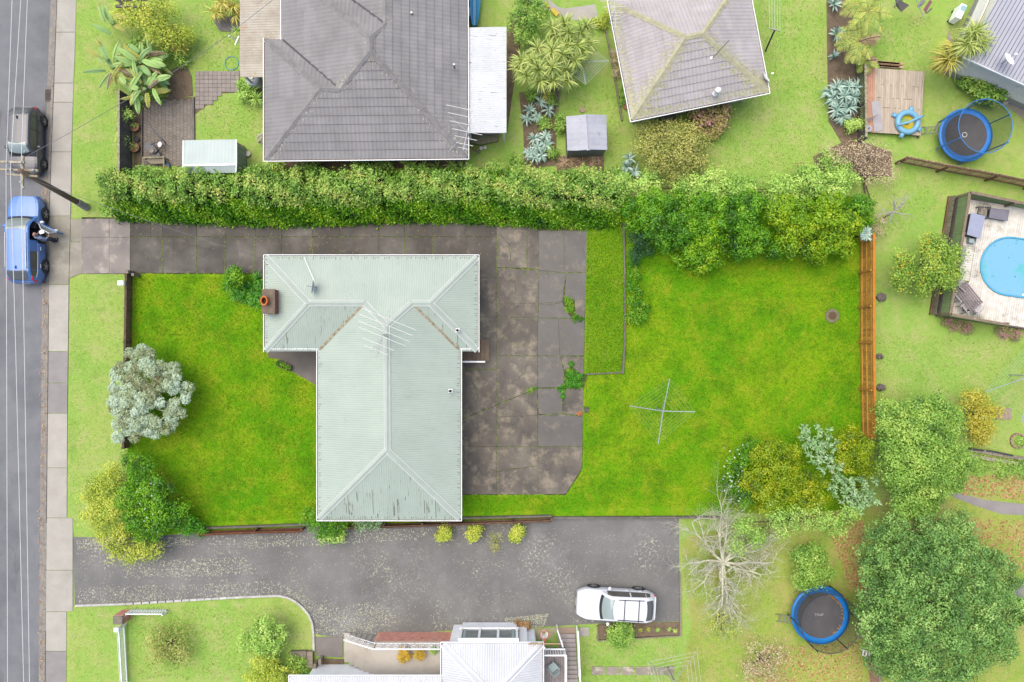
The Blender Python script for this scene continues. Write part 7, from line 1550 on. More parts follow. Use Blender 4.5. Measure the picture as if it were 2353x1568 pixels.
p = T(3, 0, 2195, 835, .9); tag(MB().ball(p, .08, n=10, m=6).build('red_flower', M('red_petals', C(240, 80, 80), None)), 'red rose bloom beside the weatherboard wall', 'flower')
tree('green_shrub', 'small fresh green shrub at the lower end of the dark slat fence', 'shrub', [(3, 0, 850, 1120, 45, .6, .35), (3, 0, 770, 1150, 50, .4, .3)], LF['pale_green'], bark_m, leaf=.055, clumps=22, per=11, cr=.1)
tree('flower_bed', 'pink flowering ground plants below the pool enclosure', 'flowers', [(3, 1, 1720, 1410, 60, .2, .2), (3, 1, 1840, 1440, 60, .2, .2), (3, 1, 1650, 1380, 45, .2, .2), (3, 1, 2150, 1470, 70, .2, .2), (3, 1, 2280, 1500, 60, .2, .2)], LEAF('leaf_pinkbed', [C(150, 160, 90), C(176, 180, 110), C(226, 150, 160), C(236, 180, 186)]), bark_m, leaf=.045, clumps=14, per=9, cr=.1, trunk=False, part='plants')
tree('grass_clump', 'long pale grass above the leaf strewn lower right path', 'grass', [(3, 2, 1950, 1150, 90, .2, .25), (3, 2, 2150, 1180, 100, .2, .25), (3, 2, 2320, 1180, 90, .2, .25)], LF['pale_green'], bark_m, leaf=.1, asp=.14, clumps=14, per=9, cr=.14, trunk=False, part='blades')

# ---------------------------------------------------------------- leaf litter and grass blades
litter('fallen_leaves', 'orange brown fallen leaves over the lower right lawn', 'leaves', [tpoly(3, 2, (1700, 1250), (2600, 1230), (2600, 1480), (1800, 1420)), tpoly(3, 3, (1500, 60), (2600, 120), (2600, 700), (2100, 480), (1850, 250)), tpoly(3, 3, (0, 1250), (880, 1200), (900, 1640), (-200, 1640)), tpoly(3, 3, (560, 100), (900, 100), (900, 900), (760, 700))], 1500, LF['litter'], .065, .02, .45)
litter('fallen_leaves', 'yellow fallen leaves on the lower left lawns and gutter', 'leaves', [tpoly(0, 3, (1180, 1000), (2300, 900), (2300, 1568), (1180, 1568)), tpoly(0, 1, (385, 0), (440, 0), (430, 1568), (380, 1568)), tpoly(0, 2, (370, 0), (425, 0), (415, 1568), (365, 1568)), tpoly(0, 3, (350, 0), (405, 0), (415, 1568), (360, 1568))], 110, LF['litter'], .05, .105, .45)
litter('fallen_leaves', 'pale and brown fallen leaves on driveway and yard slabs', 'leaves', [dpoly((300, 512), (1140, 520), (1140, 590), (300, 600)), dpoly((1060, 640), (1340, 540), (1335, 1070), (1060, 1130))], 170, LEAF('leaf_litter_lot', [C(226, 214, 150), C(214, 190, 110), C(190, 120, 60), C(170, 190, 60)]), .03, .066, .5)
litter('fallen_leaves', 'small pale leaves scattered over the shared asphalt drive', 'leaves', [dpoly((200, 1250), (1500, 1200), (1540, 1420), (760, 1450), (680, 1370), (200, 1380))], 420, LEAF('leaf_litter_drive', [C(226, 222, 196), C(214, 206, 170), C(226, 180, 130)]), .03, .022, .6)
litter('fallen_leaves', 'brown leaf litter along the foot of the long hedge', 'leaves', [dpoly((300, 506), (820, 508), (1140, 520), (1340, 534), (1340, 524), (820, 498), (300, 498))], 420, LEAF('leaf_litter_hedge', [C(150, 100, 50), C(196, 140, 80), C(214, 180, 120)]), .035, .068, .5)
litter('fallen_leaves', 'yellow fallen leaves under the lower left bush and shrubs of the lot', 'leaves', [tpoly(0, 2, (1400, 1100), (1500, 1150), (1720, 1568), (1560, 1500)), tpoly(2, 2, (1950, 850), (2352, 800), (2352, 950), (2000, 1300))], 130, LEAF('leaf_litter_yel', [C(214, 190, 60), C(196, 150, 50), C(226, 206, 110)]), .035, .02, .5)
lot_polys = [dpoly((308, 632), (608, 640), (612, 800), (640, 840), (730, 890), (730, 1190), (500, 1200), (420, 1190), (308, 1020)), dpoly((1440, 600), (1972, 600), (1972, 1000), (1700, 1160), (1300, 1170), (1062, 1180), (1062, 1142), (1304, 1140), (1342, 1080), (1346, 870), (1440, 858))]
tufts('grass', 'short bright green grass of the lot lawns', lot_polys, 330, LF['grass_lot'], .075, .016, .004)
tufts('grass', 'longer grass on the narrow strip beside the yard', [dpoly((1349, 540), (1432, 530), (1432, 855), (1346, 858))], 420, LF['grass_lot'], .1, .018, .05)
tufts('grass', 'pale grass of the verges and neighbouring lawns', [dpoly((165, 645), (284, 640), (280, 1100), (160, 1220)), dpoly((180, 0), (270, 0), (268, 400), (172, 470)), dpoly((300, 1395), (690, 1390), (715, 1560), (300, 1560)), dpoly((160, 1395), (262, 1395), (262, 1560), (160, 1560)), dpoly((450, 0), (548, 0), (548, 165), (450, 165)), dpoly((460, 225), (606, 225), (606, 318), (460, 318)), dpoly((1300, 190), (1420, 190), (1430, 390), (1400, 400), (1400, 260), (1300, 255)), dpoly((1640, 230), (1770, 200), (1740, 0), (1890, 0), (1900, 300), (1850, 440), (1640, 440)), dpoly((2010, 40), (2140, 40), (2130, 170), (2010, 150)), dpoly((2030, 560), (2150, 480), (2200, 400), (2050, 380)), dpoly((2015, 760), (2353, 790), (2353, 1000), (2200, 900), (2015, 930)), dpoly((1340, 1470), (1560, 1460), (1570, 1568), (1340, 1568)), dpoly((1570, 1240), (1800, 1330), (1810, 1560), (1580, 1560))], 90, LF['grass_pale'], .07, .018, .004)
# ---------------------------------------------------------------- pool yard at the right edge
pk = setting('pool_deck'); zD = .6
pa, pb_, pc_, pd_ = T(3, 1, 1862, 207, 1.6), T(3, 1, 1685, 1318, 1.6), T(3, 1, 2215, 1412, 1.6), T(3, 1, 2700, 380, 1.6)
for p in (pa, pb_, pc_, pd_): p.z = 0
dirv = (pb_ - pa).normalized(); nrmv = Vector((-dirv.y, dirv.x, 0))
if nrmv.x < 0: nrmv = -nrmv
deck_m = M('bleached_deck', C(244, 238, 226, 1.25), C(228, 218, 202, 1.2), 3, .85, .15, 40, rnd=.07, stains=((C(190, 180, 160), 1.2, .55, .7), (C(170, 156, 130), 5, .64, .7)))
MB().prism([pa, pb_, pb_ + nrmv * 7, pa + nrmv * 7], .1, zD - .03).build('deck_base', wood_dark_m, pk)
Ld = (pb_ - pa).length; k = 0; nb = int(6.6 / .13)
for i in range(nb):
    o = (i + .5) * .13
    for a, b in (((.02, .33), (.70, .99)) if o < 1.35 else ((.02, .99),)):
        p, q = pa + dirv * Ld * a + nrmv * o, pa + dirv * Ld * b + nrmv * o
        MB().bar(Vector((p.x, p.y, zD)), Vector((q.x, q.y, zD)), .118, .035).build('board', deck_m, pk)
for i in range(int(Ld * .37 / .13)):
    p = pa + dirv * (Ld * .335 + i * .13) + nrmv * .02; q = p + nrmv * 1.31
    MB().bar(Vector((p.x, p.y, zD)), Vector((q.x, q.y, zD)), .118, .035).build('board', deck_m, pk)
green_board_m = M('green_boards', C(162, 186, 128), C(150, 176, 116), 2, .8, rnd=.06); rail_old = M('lichen_toprail', C(170, 150, 124), C(140, 122, 100), 6, .9, .4, 30, stains=((C(206, 202, 176), 6, .6, .7),))
def pool_fence(label, a, b, out, skirt):
    t = thing('pool_fence', label, 'fence', (a + b) / 2, 'pool enclosure fences'); L = (b - a).length; d = (b - a) / L; n = int(L / .16)
    for i in range(n):
        p = a + d * ((i + .5) * L / n); piece('paling', t, (p.x, p.y, 1.1), (.15, .022, .96), green_board_m, math.atan2(d.y, d.x))
    MB().bar(a + Vector((0, 0, 1.6)), b + Vector((0, 0, 1.6)), .15, .05).build('top_rail', rail_old, t)
    for i in range(int(L / 2) + 1):
        p = a + d * (i * L / int(L / 2)) - out * .09; piece('post', t, (p.x, p.y, .8), (.1, .1, 1.55), rail_old, math.atan2(d.y, d.x))
    if skirt:
        n = int(L / .3)
        for i in range(n):
            p = a + d * ((i + .5) * L / n) + out * .25; MB().box((p.x, p.y, .3), (.28, .02, .62), rot=Matrix.Rotation(math.atan2(d.y, d.x), 3, 'Z') @ Matrix.Rotation(random.uniform(-.06, .06), 3, 'X')).build('skirt_board', wood_old_m, t)
        MB().bar(a + out * .3 + Vector((0, 0, .08)), b + out * .3 + Vector((0, 0, .08)), .08, .14).build('skirt_rail', wood_brown_m, t)
pool_fence('green board fence on the left side of the pool deck', pa, pb_, -nrmv, True)
pool_fence('green board fence along the top side of the pool deck', pa, pd_, Vector((0, 1, 0)), False)
pool_fence('green board fence along the lower side of the pool deck', pb_, pc_, -dirv * -1, False)
cpa = T(3, 1, 2222, 880, .65); ax = Vector((math.cos(R(-8)), math.sin(R(-8)), 0)); ay = Vector((-ax.y, ax.x, 0)); pr = RT(262, .65)
out_ = [cpa + ax * (-math.cos(t_)) * pr * 0 + (ay * math.sin(t_) - ax * math.cos(t_)) * pr for t_ in np.linspace(-math.pi / 2, math.pi / 2, 24)]
out_ = out_ + [out_[-1] + ax * 5, out_[0] + ax * 5]
pool = thing('swimming_pool', 'oval swimming pool with pale blue water set in the bleached deck', 'pool', (cpa.x + 1, cpa.y, 0))
wm, n_, b_ = _nodes('pool_water'); col = _mix(n_, _ramp(n_, _noise(n_, .55, 3), .5, .62), C(150, 212, 240), C(120, 214, 216)); col = _mix(n_, _ramp(n_, _noise(n_, 4.5, 3), .66, .70), col, C(60, 150, 166)); n_.links.new(col, b_.inputs['Base Color']); b_.inputs['Roughness'].default_value = .12; b_.inputs['Specular IOR Level'].default_value = .4; bp_ = n_.nodes.new('ShaderNodeBump'); bp_.inputs['Strength'].default_value = .25; n_.links.new(_noise(n_, 5, 3), bp_.inputs['Height']); n_.links.new(bp_.outputs[0], b_.inputs['Normal'])
MB().prism([(p.x, p.y) for p in out_], .1, .645).build('water', wm, pool)
rimp = [Vector((p.x, p.y, .66)) for p in out_[:-2]] ; MB().tube([out_[-1] * 1, *rimp, out_[-2] * 1], .055, 6).build('rim', M('pool_rim', C(84, 190, 236), C(110, 204, 240), 4, .4), pool, smooth=True)
g = MB(); p = T(3, 1, 2335, 1138, .68); g.bar(p, p + Vector((.5, .02, 0)), .1, .03); g.build('skimmer', white_m, pool)
# pool furniture
def bench_box(name, label, cat, pts, z0, h, top, side, lid=.03):
    P = [T(3, 1, x, y, z0 + h) for x, y in pts]; c = sum(P, Vector()) / len(P); t = thing(name, label, cat, (c.x, c.y, z0)); MB().prism([(p.x, p.y) for p in inset([(p.x, p.y) for p in P], .04)], z0, z0 + h - lid).build('base', side, t); MB().prism([(p.x, p.y) for p in P], z0 + h - lid, z0 + h).build('top', top, t); return t
blue_grey = M('cover_blue_grey', C(186, 190, 214), C(176, 180, 204), 2, .7)
bench_box('storage_box', 'blue grey covered storage box in the corner of pool deck', 'box', ((1872, 392), (2002, 425), (1955, 628), (1835, 592)), zD, .55, blue_grey, dark_m)
bench_box('lounger', 'dark grey lounger pad beside the top pool fence', 'lounger', ((2050, 350), (2222, 370), (2205, 470), (2036, 440)), zD, .35, M('dark_cover', C(148, 144, 156), C(138, 134, 146), 2, .8), dark_m)
lf_ = thing('bench_seat', 'open dark slatted bench next to the dark grey pad', 'bench', T(3, 1, 1992, 390, zD)); q4 = [T(3, 1, x, y, zD + .32) for x, y in ((1945, 340), (2050, 348), (2030, 440), (1930, 405))]
for i in range(4): MB().bar(q4[i], q4[(i + 1) % 4], .05).build('rail', dark_m, lf_); MB().bar(q4[i], q4[i] - Vector((0, 0, .32)), .05).build('leg', dark_m, lf_)
for f in (.35, .7): MB().bar(q4[0].lerp(q4[1], f) - Vector((0, 0, .06)), q4[3].lerp(q4[2], f) - Vector((0, 0, .06)), .12, .02).build('slat', wood_old_m, lf_)
pu = thing('pool_pump', 'grey green pool pump with coiled hose on the deck', 'pump', T(3, 1, 1855, 650, zD)); p = T(3, 1, 1850, 655, zD)
MB().box((p.x, p.y, zD + .17), (.3, .28, .34)).build('filter_box', M('pump_grey', C(180, 196, 196), None), pu, bevel=.05)
for i in range(3): MB().torus((p.x + .12, p.y + .1, zD + .04 + i * .05), .24 - i * .02, .025, 20, 6).build('hose', M('hose_green', C(150, 176, 164), None), pu, smooth=True)
bench_box('grey_tub', 'grey tub between citrus tree and pool deck fence', 'tub', ((1795, 690), (1832, 700), (1808, 850), (1775, 870)), zD, .35, M('tub_grey', C(176, 172, 182), None), dark_m)
tb = thing('patio_table', 'brown slatted patio table on the pool deck', 'table', T(3, 1, 1850, 1130, zD)); q4 = [T(3, 1, x, y, zD + .72) for x, y in ((1830, 1015), (1985, 1205), (1870, 1295), (1725, 1090))]
for i in range(7): MB().bar(q4[0].lerp(q4[3], (i + .5) / 7), q4[1].lerp(q4[2], (i + .5) / 7), .085, .025).build('slat', M('table_brown', C(158, 142, 140), C(146, 130, 128), 3, .7, rnd=.05), tb)
for p in q4: q = p.lerp(sum(q4, Vector()) / 4, .12); MB().bar((q.x, q.y, zD), (q.x, q.y, zD + .7), .06).build('leg', dark_m, tb)
cush = M('pale_cushion', C(226, 216, 214), C(214, 204, 202), 3, .8)
for i, (x, y, rz, nm) in enumerate(((1790, 1045, 50, 'topmost'), (1765, 1140, 45, 'second'), (1830, 1245, 40, 'third'), (1925, 1250, 60, 'rightmost'))):
    p = T(3, 1, x, y, zD + .45); t = thing('patio_chair', nm + ' pale sling chair around the brown patio table', 'chair', (p.x, p.y, zD), 'chairs at the patio table', rot=(0, 0, R(rz - 90))); K = dict(local=True)
    MB().box((0, 0, .43), (.46, .46, .03)).build('seat', cush, t, bevel=.01, **K); MB().box((0, -.3, .68), (.46, .03, .5), rot=Matrix.Rotation(R(20), 3, 'X')).build('backrest', cush, t, **K)
    for sx in (-1, 1):
        MB().bar((sx * .25, -.36, .62), (sx * .25, .22, .62), .04).build('arm', cush, t, **K)
        for sy in (-1, 1): MB().bar((sx * .24, sy * .2, .43), (sx * .25, sy * .3, 0), .03).build('leg', metal_m, t, **K)

# ---------------------------------------------------------------- wooden platform, inflatable pool, wood pile
pf = thing('wooden_platform', 'bleached wooden platform of loose planks beside the palms', 'platform', T(3, 0, 1180, 920)); zp = .32
c4 = [T(3, 0, x, y, zp) for x, y in ((918, 612), (1450, 650), (1416, 1232), (915, 1200))]; npk = 26
plank_m = M('platform_plank', C(226, 208, 186), C(208, 188, 164), 2, .85, .2, 40, rnd=.12, st=(5, 1, 1)); plank_r = M('platform_plank_red', C(226, 170, 140), C(210, 156, 128), 2, .85, .2, 40, rnd=.1)
for i in range(npk):
    a, b = c4[0].lerp(c4[1], (i + .5) / npk), c4[3].lerp(c4[2], (i + .5) / npk); cuts = [0, random.choice((.25, .45, .6)), 1] if i > 4 else [0, 1]
    for f0, f1 in zip(cuts, cuts[1:]): MB().bar(a.lerp(b, f0 + .003), a.lerp(b, f1 - .003), (c4[1] - c4[0]).length / npk - .012, .03).build('plank', plank_r if i < 4 else plank_m, pf)
for f in (.08, .5, .92): MB().bar(c4[0].lerp(c4[3], f) - Vector((0, 0, .1)), c4[1].lerp(c4[2], f) - Vector((0, 0, .1)), .09, .14).build('bearer', wood_dark_m, pf)
for f in c4: MB().bar((f.x * .999, f.y * .999, 0), (f.x * .999, f.y * .999, zp - .16), .1).build('pile', wood_dark_m, pf)
bd = thing('loose_board', 'grey loose board lying on the wooden platform', 'board', T(3, 0, 1018, 1055, zp)); p, q = T(3, 0, 1005, 920, zp + .04), T(3, 0, 1032, 1190, zp + .04); MB().bar(p, q, .5, .03).build('panel', M('grey_panel', C(206, 200, 200), C(190, 184, 186), 2, .7), bd)
sg = thing('toy_shovel', 'dark blade leaning over the edge of wooden platform', 'blade', T(3, 0, 930, 1090, zp)); MB().prism([(v.x, v.y) for v in tpoly(3, 0, (922, 1080), (1042, 1035), (925, 1110), z=.6)], .58, .6).build('blade', M('blade_grey', C(150, 140, 136), None), sg); p = T(3, 0, 945, 1165, .5); MB().lathe((p.x, p.y, .45), [(0, 0), (.2, .02), (.2, .05), (0, .04)], 18).build('disc', M('disc_grey', C(200, 198, 204), None), sg); MB().bar((p.x, p.y, .33), (p.x, p.y, .6), .04).build('stem', dark_m, sg)
lg = thing('wood_pile', 'stack of split logs at the top edge of wooden platform', 'wood pile', T(3, 0, 1120, 580))
for i in range(14):
    p = T(3, 0, 1010 + (i % 7) * 34, 560 + (i // 7) * 30 + (i % 7) * 3, .15 + .12 * (i // 7)); MB().bar(p - Vector((.25, .03, 0)), p + Vector((.25, -.02, 0)), .12, .11).build('log', M('split_log', C(226, 190, 150), C(204, 160, 122), 4, .9, rnd=.12), lg)
ib = T(3, 0, 1305, 1105, zp + .25); blu_inf = M('inflatable_blue', C(150, 210, 240), C(136, 200, 234), 3, .35); yel = M('inflatable_yellow', C(246, 224, 60), C(236, 206, 40), 4, .4)
ip = thing('inflatable_pool', 'light blue inflatable paddling pool with animal feet and yellow inside', 'paddling pool', (ib.x, ib.y, zp))
MB().torus((ib.x, ib.y, zp + .17), .56, .16, 32, 12).build('ring', blu_inf, ip, smooth=True)
MB().lathe((ib.x, ib.y, zp + .03), [(0, 0), (.4, .0), (.44, .12)], 28).build('floor', yel, ip, smooth=True); MB().lathe((ib.x - .06, ib.y + .06, zp + .045), [(0, 0), (.22, 0), (.24, -.01)], 10, 1.2, .8).build('print_patch', M('print_green', C(130, 206, 160), C(170, 190, 90), 8, .5), ip); MB().ball((ib.x + .02, ib.y - .02, zp + .06), .1, .09, .04).build('red_toy', M('toy_red', C(238, 110, 90), None), ip, smooth=True)
for x, y in ((1185, 1045), (1335, 990), (1405, 1170), (1250, 1222)):
    p = T(3, 0, x, y, zp + .15); d = (p - Vector((ib.x, ib.y, p.z))).normalized(); s_ = Vector((-d.y, d.x, 0)); f_ = MB(); f_.ball((p.x, p.y, zp + .12), .13, .13, .09)
    for k in (-1, 0, 1): f_.ball(Vector((p.x, p.y, zp + .1)) + d * .12 + s_ * k * .08, .05, .05, .05, 8, 6)
    f_.build('foot', blu_inf, ip, smooth=True)
p0, p1 = T(3, 0, 1225, 1130, zp + .4), T(3, 0, 1460, 1045, zp + .45); MB().tube([p0, p0.lerp(p1, .35) - Vector((0, .06, 0)), p0.lerp(p1, .75), p1], [.07, .06, .09, .015], 10).build('neck', blu_inf, ip, smooth=True); MB().ball(p0, .1, .08, .07).build('head', blu_inf, ip, smooth=True)

# ---------------------------------------------------------------- small things, top left yard
pv = setting('patio'); pav_m = M('brick_paver', C(168, 156, 144), C(152, 140, 128), 2, .85, .2, 50, rnd=.09, stains=((C(140, 132, 116), 1.0, .55, .7),))
sheet('paver_bed', tpoly(0, 0, (1210, 905), (1760, 880), (2175, 640), (2175, 840), (2005, 850), (1770, 1040), (1765, 1500), (1210, 1500)), .012, soil_m, pv)
cnt = 0
for r_ in range(22):
    for i in range(14):
        x = 1305 + i * 33; y = 905 + r_ * 27 + (13 if i % 2 else 0)
        if y < 1490: p = T(0, 0, x + 16, y + 13); piece('paver', pv, (p.x, p.y, .03), (.198, .16, .05), pav_m); cnt += 1
big_pav = M('square_paver', C(182, 170, 160), C(166, 154, 146), 2, .85, .2, 50, rnd=.08)
for r_ in range(9):
    for i in range(10):
        x, y = 1772 + i * 40, 648 + r_ * 38
        if r_ > 4 and x > 2010 - (r_ - 5) * 55: continue
        if y < 1000: p = T(0, 0, x + 20, y + 19); piece('square_paver', pv, (p.x, p.y, .028), (.24, .225, .05), big_pav)
MB().bar(T(0, 0, 1752, 885, .06), T(0, 0, 1758, 1490, .06), .12, .12).build('edge_timber', wood_dark_m, pv)
MB().prism([(p.x, p.y) for p in tpoly(0, 0, (1500, 900), (1750, 870), (1740, 700), (1680, 560), (1560, 640))], 0, .03).build('garden_bed', soil_m)['kind'] = 'structure'
MB().prism([(p.x, p.y) for p in tpoly(0, 0, (1930, 180), (2185, 140), (2185, 290), (1990, 285))], 0, .04).build('gravel_bed', M('dark_gravel', C(150, 144, 140), C(120, 114, 110), 12, .95, .8, 30))['kind'] = 'structure'
edging('timber_edging', 'dark timber edging between the tall fence bed and paver patio', [T(0, 0, 1295, 1000), T(0, 0, 1295, 1568)], wood_dark_m, .14, .05)
MB().prism([(p.x, p.y) for p in tpoly(0, 0, (1215, 1000), (1290, 1000), (1290, 1568), (1215, 1568))], 0, .04).build('garden_bed', soil_m)['kind'] = 'structure'
def pot(label, c, r_, h, mat, plant=None, group=None):
    t = thing('plant_pot', label, 'pot', c, group); c = Vector(c); MB().lathe(c, [(r_ * .72, 0), (r_ * .95, h * .85), (r_, h * .85), (r_, h), (r_ * .88, h), (r_ * .85, h * .8), (0, h * .78)], 18).build('pot', mat, t, smooth=False)
    if plant: crown(t, [(c.x + plant[0], c.y + plant[1], plant[2], plant[3], plant[3], plant[3] * .6), (c.x, c.y, h, r_ * .6, r_ * .6, .1)], plant[4], .05, clumps=16, per=8, cr=.1, name='plant')
    return t
terra = M('terracotta', C(206, 150, 120), C(190, 136, 108), 4, .85); grey_pot = M('grey_pot', C(150, 144, 140), None)
pot('round terracotta pot with weeds beside the tall dark fence', T(0, 0, 1242, 1350), .27, .35, terra, (-.5, .35, .8, .35, LF['pale_green']))
pot('terracotta pot with a leaning bushy tree beside the banana plants', T(0, 0, 1240, 1165), .26, .32, terra, (-.2, .45, .9, .4, LF['pale_green']))
pot('dark square pot between the two terracotta pots', T(0, 0, 1250, 1268), .16, .2, dark_m)
for i, (x, y, nm) in enumerate(((2020, 1358, 'reddish left'), (2075, 1352, 'pale middle'), (2112, 1346, 'pale right'), (2050, 1385, 'grey lower'))):
    pot('small round %s one of four pots by the antenna corner' % nm, T(1, 0, x, y), .1, .18, (terra, cream_m, cream_m, grey_pot)[i], group='four small pots')
pot('tiny square pinkish pot right of the pale green shed', T(0, 0, 2205, 1330), .09, .14, terra); pot('white ringed pot right of the pale green shed', T(0, 0, 2252, 1400), .16, .16, cream_m)
hp_ = MB().torus(T(0, 0, 2100, 575, .03), .385, .018, 32, 6).build('hula_hoop', M('hoop_blue', C(90, 176, 226), None, rough=.4), smooth=True); tag(hp_, 'blue hula hoop lying on the grass beside the lean-to', 'hoop')
cr_ = thing('cross_post', 'white cross shaped post near the lean-to, top left', 'post', T(0, 0, 2185, 395)); MB().bar(T(0, 0, 2185, 395, .02), T(0, 0, 2075, 325, 1.0), .06).build('post', white_m, cr_); MB().bar(T(0, 0, 2130, 410, .8), T(0, 0, 2165, 330, .8), .06).build('crossbar', white_m, cr_)
wt = T(0, 0, 2310, 730, .5); tk = thing('water_tank', 'white rounded water tank half under the lean-to roof', 'tank', (wt.x, wt.y, 0)); MB().lathe((wt.x, wt.y, 0), [(.4, 0), (.42, .8), (.36, .95), (.12, 1.05), (0, 1.06)], 20).build('shell', M('tank_white', C(226, 232, 234), None), tk, smooth=True); MB().lathe((wt.x, wt.y, 1.04), [(.13, 0), (.13, .06), (0, .07)], 12).build('lid', cream_m, tk)
# exercise machine: seat, curved bar, frame
ex = thing('exercise_machine', 'black exercise machine with long curved bar on the paver patio', 'exercise machine', T(0, 0, 1400, 1330)); seat = M('black_pad', C(112, 110, 114), C(124, 122, 126), 3, .6)
P_ = [T(0, 0, x, y, .5) for x, y in ((1300, 1330), (1325, 1290), (1365, 1284), (1385, 1310), (1425, 1370), (1390, 1395), (1345, 1385))]; MB().prism([(p.x, p.y) for p in P_], .44, .5).build('seat', seat, ex, bevel=.015)
P_ = [T(0, 0, x, y, .35) for x, y in ((1400, 1395), (1440, 1380), (1450, 1415), (1380, 1420))]; MB().prism([(p.x, p.y) for p in P_], .3, .35).build('foot_pad', seat, ex)
MB().tube([T(0, 0, 1332, 1092, 1.0), T(0, 0, 1385, 1175, .95), T(0, 0, 1440, 1235, .85), T(0, 0, 1505, 1300, .7)], [.02, .035, .04, .045], 8).build('bar', seat, ex, smooth=True)
for a, b in (((1350, 1315, .45), (1470, 1275, .8)), ((1480, 1310, .7), (1420, 1395, .05)), ((1495, 1300, .7), (1500, 1310, .02)), ((1330, 1340, .45), (1340, 1350, .02))): MB().tube([T(0, 0, *a), T(0, 0, *b)], .022, 6).build('frame', dark_m, ex)
p = T(0, 0, 1448, 1310, .4); MB().lathe((p.x, p.y, .38), [(0, 0), (.14, 0), (.14, .04), (0, .05)], 18, .8, 1.1).build('disc', white_m, ex); MB().tube([(p.x, p.y, .0), (p.x, p.y, .38)], .02, 6).build('disc_stem', dark_m, ex)
p = T(0, 0, 1378, 1368, .52); bw_ = thing('bowl', 'small brown bowl resting on the black exercise seat', 'bowl', (p.x, p.y, .5)); MB().lathe((p.x, p.y, .5), [(.06, 0), (.13, .08), (.12, .08), (.05, .02), (0, .02)], 16).build('shell', wood_old_m, bw_, smooth=True)
bn = thing('timber_bench', 'weathered timber bench frame above the hedge, left end', 'bench', T(0, 0, 1390, 1480)); zb_ = .55
MB().bar(T(0, 0, 1300, 1432, zb_), T(0, 0, 1488, 1425, zb_), .08).build('rail', lichen_m, bn); MB().prism([(p.x, p.y) for p in tpoly(0, 0, (1315, 1445), (1480, 1440), (1480, 1480), (1360, 1485), z=zb_)], zb_ - .12, zb_ - .08).build('seat', wood_old_m, bn)
for x in (1298, 1486): MB().bar(T(0, 0, x, 1425, zb_), T(0, 0, x, 1560, zb_), .06).build('side_rail', lichen_m, bn); p = T(0, 0, x, 1430, zb_); MB().bar((p.x, p.y, 0), (p.x, p.y, zb_), .07).build('leg', lichen_m, bn)
sk = thing('skate_ramp', 'small board with blue and orange stripes beside the timber bench', 'board', T(0, 0, 1520, 1500)); P_ = tpoly(0, 0, (1492, 1440), (1535, 1490), (1530, 1530), (1492, 1490), z=.3); MB().prism([(p.x, p.y) for p in P_], .26, .3).build('panel', dark_m, sk)
for k, c_ in ((1500, C(90, 170, 226)), (1520, C(236, 180, 60))): MB().bar(T(0, 0, 1494, k - 18, .32), T(0, 0, 1532, k + 10, .32), .05, .02).build('stripe', M('stripe%d' % k, c_, None), sk)
for x in (1500, 1528): p = T(0, 0, x, 1480, .2); MB().bar((p.x, p.y, 0), (p.x, p.y, .26), .04).build('leg', dark_m, sk)
# pergola end at the top
pg = thing('pergola', 'dark timber pergola end behind the yellow shrub, top edge', 'pergola', T(0, 0, 1190, 20))
for y in (0, 60): MB().bar(T(0, 0, 1050, y, 2.1), T(0, 0, 1340, y, 2.1), .12).build('beam', wood_dark_m, pg)
for x in (1090, 1290): MB().bar(T(0, 0, x, -60, 2.0), T(0, 0, x, 60, 2.0), .1).build('rafter', wood_dark_m, pg); p = T(0, 0, x, 20, 2.0); MB().bar((p.x, p.y, 0), (p.x, p.y, 2.0), .1).build('post', wood_dark_m, pg)
# kayak and air unit beside the carport
ky = thing('kayak', 'bright blue kayak standing on grass above white carport roof', 'kayak', T(1, 0, 2015, 100)); k_m = M('kayak_blue', C(92, 186, 236), C(76, 170, 226), 2, .35); kt = T(1, 0, 2015, 245, .4); kb_ = T(1, 0, 2012, -330, .4)
mb = MB(); n = 14; rows = []
for i in range(n + 1):
    t_ = i / n; w = .36 * math.sin(math.pi * (.1 + .8 * t_)) ** .7; c = kt.lerp(kb_, t_); rows.append([c + Vector((x * w, 0, z)) for x, z in ((-.95, .1), (-1, .22), (-.75, .3), (-.25, .22), (.25, .22), (.75, .3), (1, .22), (.95, .1), (.5, -.1), (-.5, -.1))])
m_ = len(rows[0])
for a, b in zip(rows, rows[1:]):
    for j in range(m_): mb.quad(a[j], a[(j + 1) % m_], b[(j + 1) % m_], b[j])
mb.quad(*rows[0][::-1]); mb.quad(*rows[-1]); hull = mb.build('hull', k_m, ky, smooth=True)
for x in (-.1, .1): MB().bar(kt + Vector((x, .1, .25)), kt + Vector((x, 3, .25)), .02, .03).build('groove', M('kayak_dark', C(70, 150, 206), None), ky)
for f in (.3, .7): c = kt.lerp(kb_, f); MB().box((c.x, c.y, .15), (.5, .1, .3)).build('cradle', wood_dark_m, ky)
p = T(1, 0, 1957, 120, .6); au = thing('meter_box', 'small pale grey box on the wall above the carport', 'box', (p.x, p.y, 0)); MB().box((p.x, p.y, .5), (.24, .5, .6)).build('casing', M('box_grey', C(206, 206, 202), None), au, bevel=.02); MB().box((p.x, p.y, .1), (.16, .4, .2)).build('stand', dark_m, au)
lw = thing('concrete_tub', 'mossy timber ramp below the white carport roof', 'ramp', T(1, 0, 2100, 1260)); MB().prism([(p.x, p.y) for p in tpoly(1, 0, (1985, 1235), (2235, 1215), (2225, 1290), (2060, 1325), (1975, 1300))], .0, .3).build('slab', M('mossy_ramp', C(190, 180, 140), C(160, 150, 110), 4, .9, .3, 40), lw); MB().bar(T(1, 0, 1980, 1225, .34), T(1, 0, 2230, 1215, .34), .1, .1).build('beam', wood_old_m, lw)
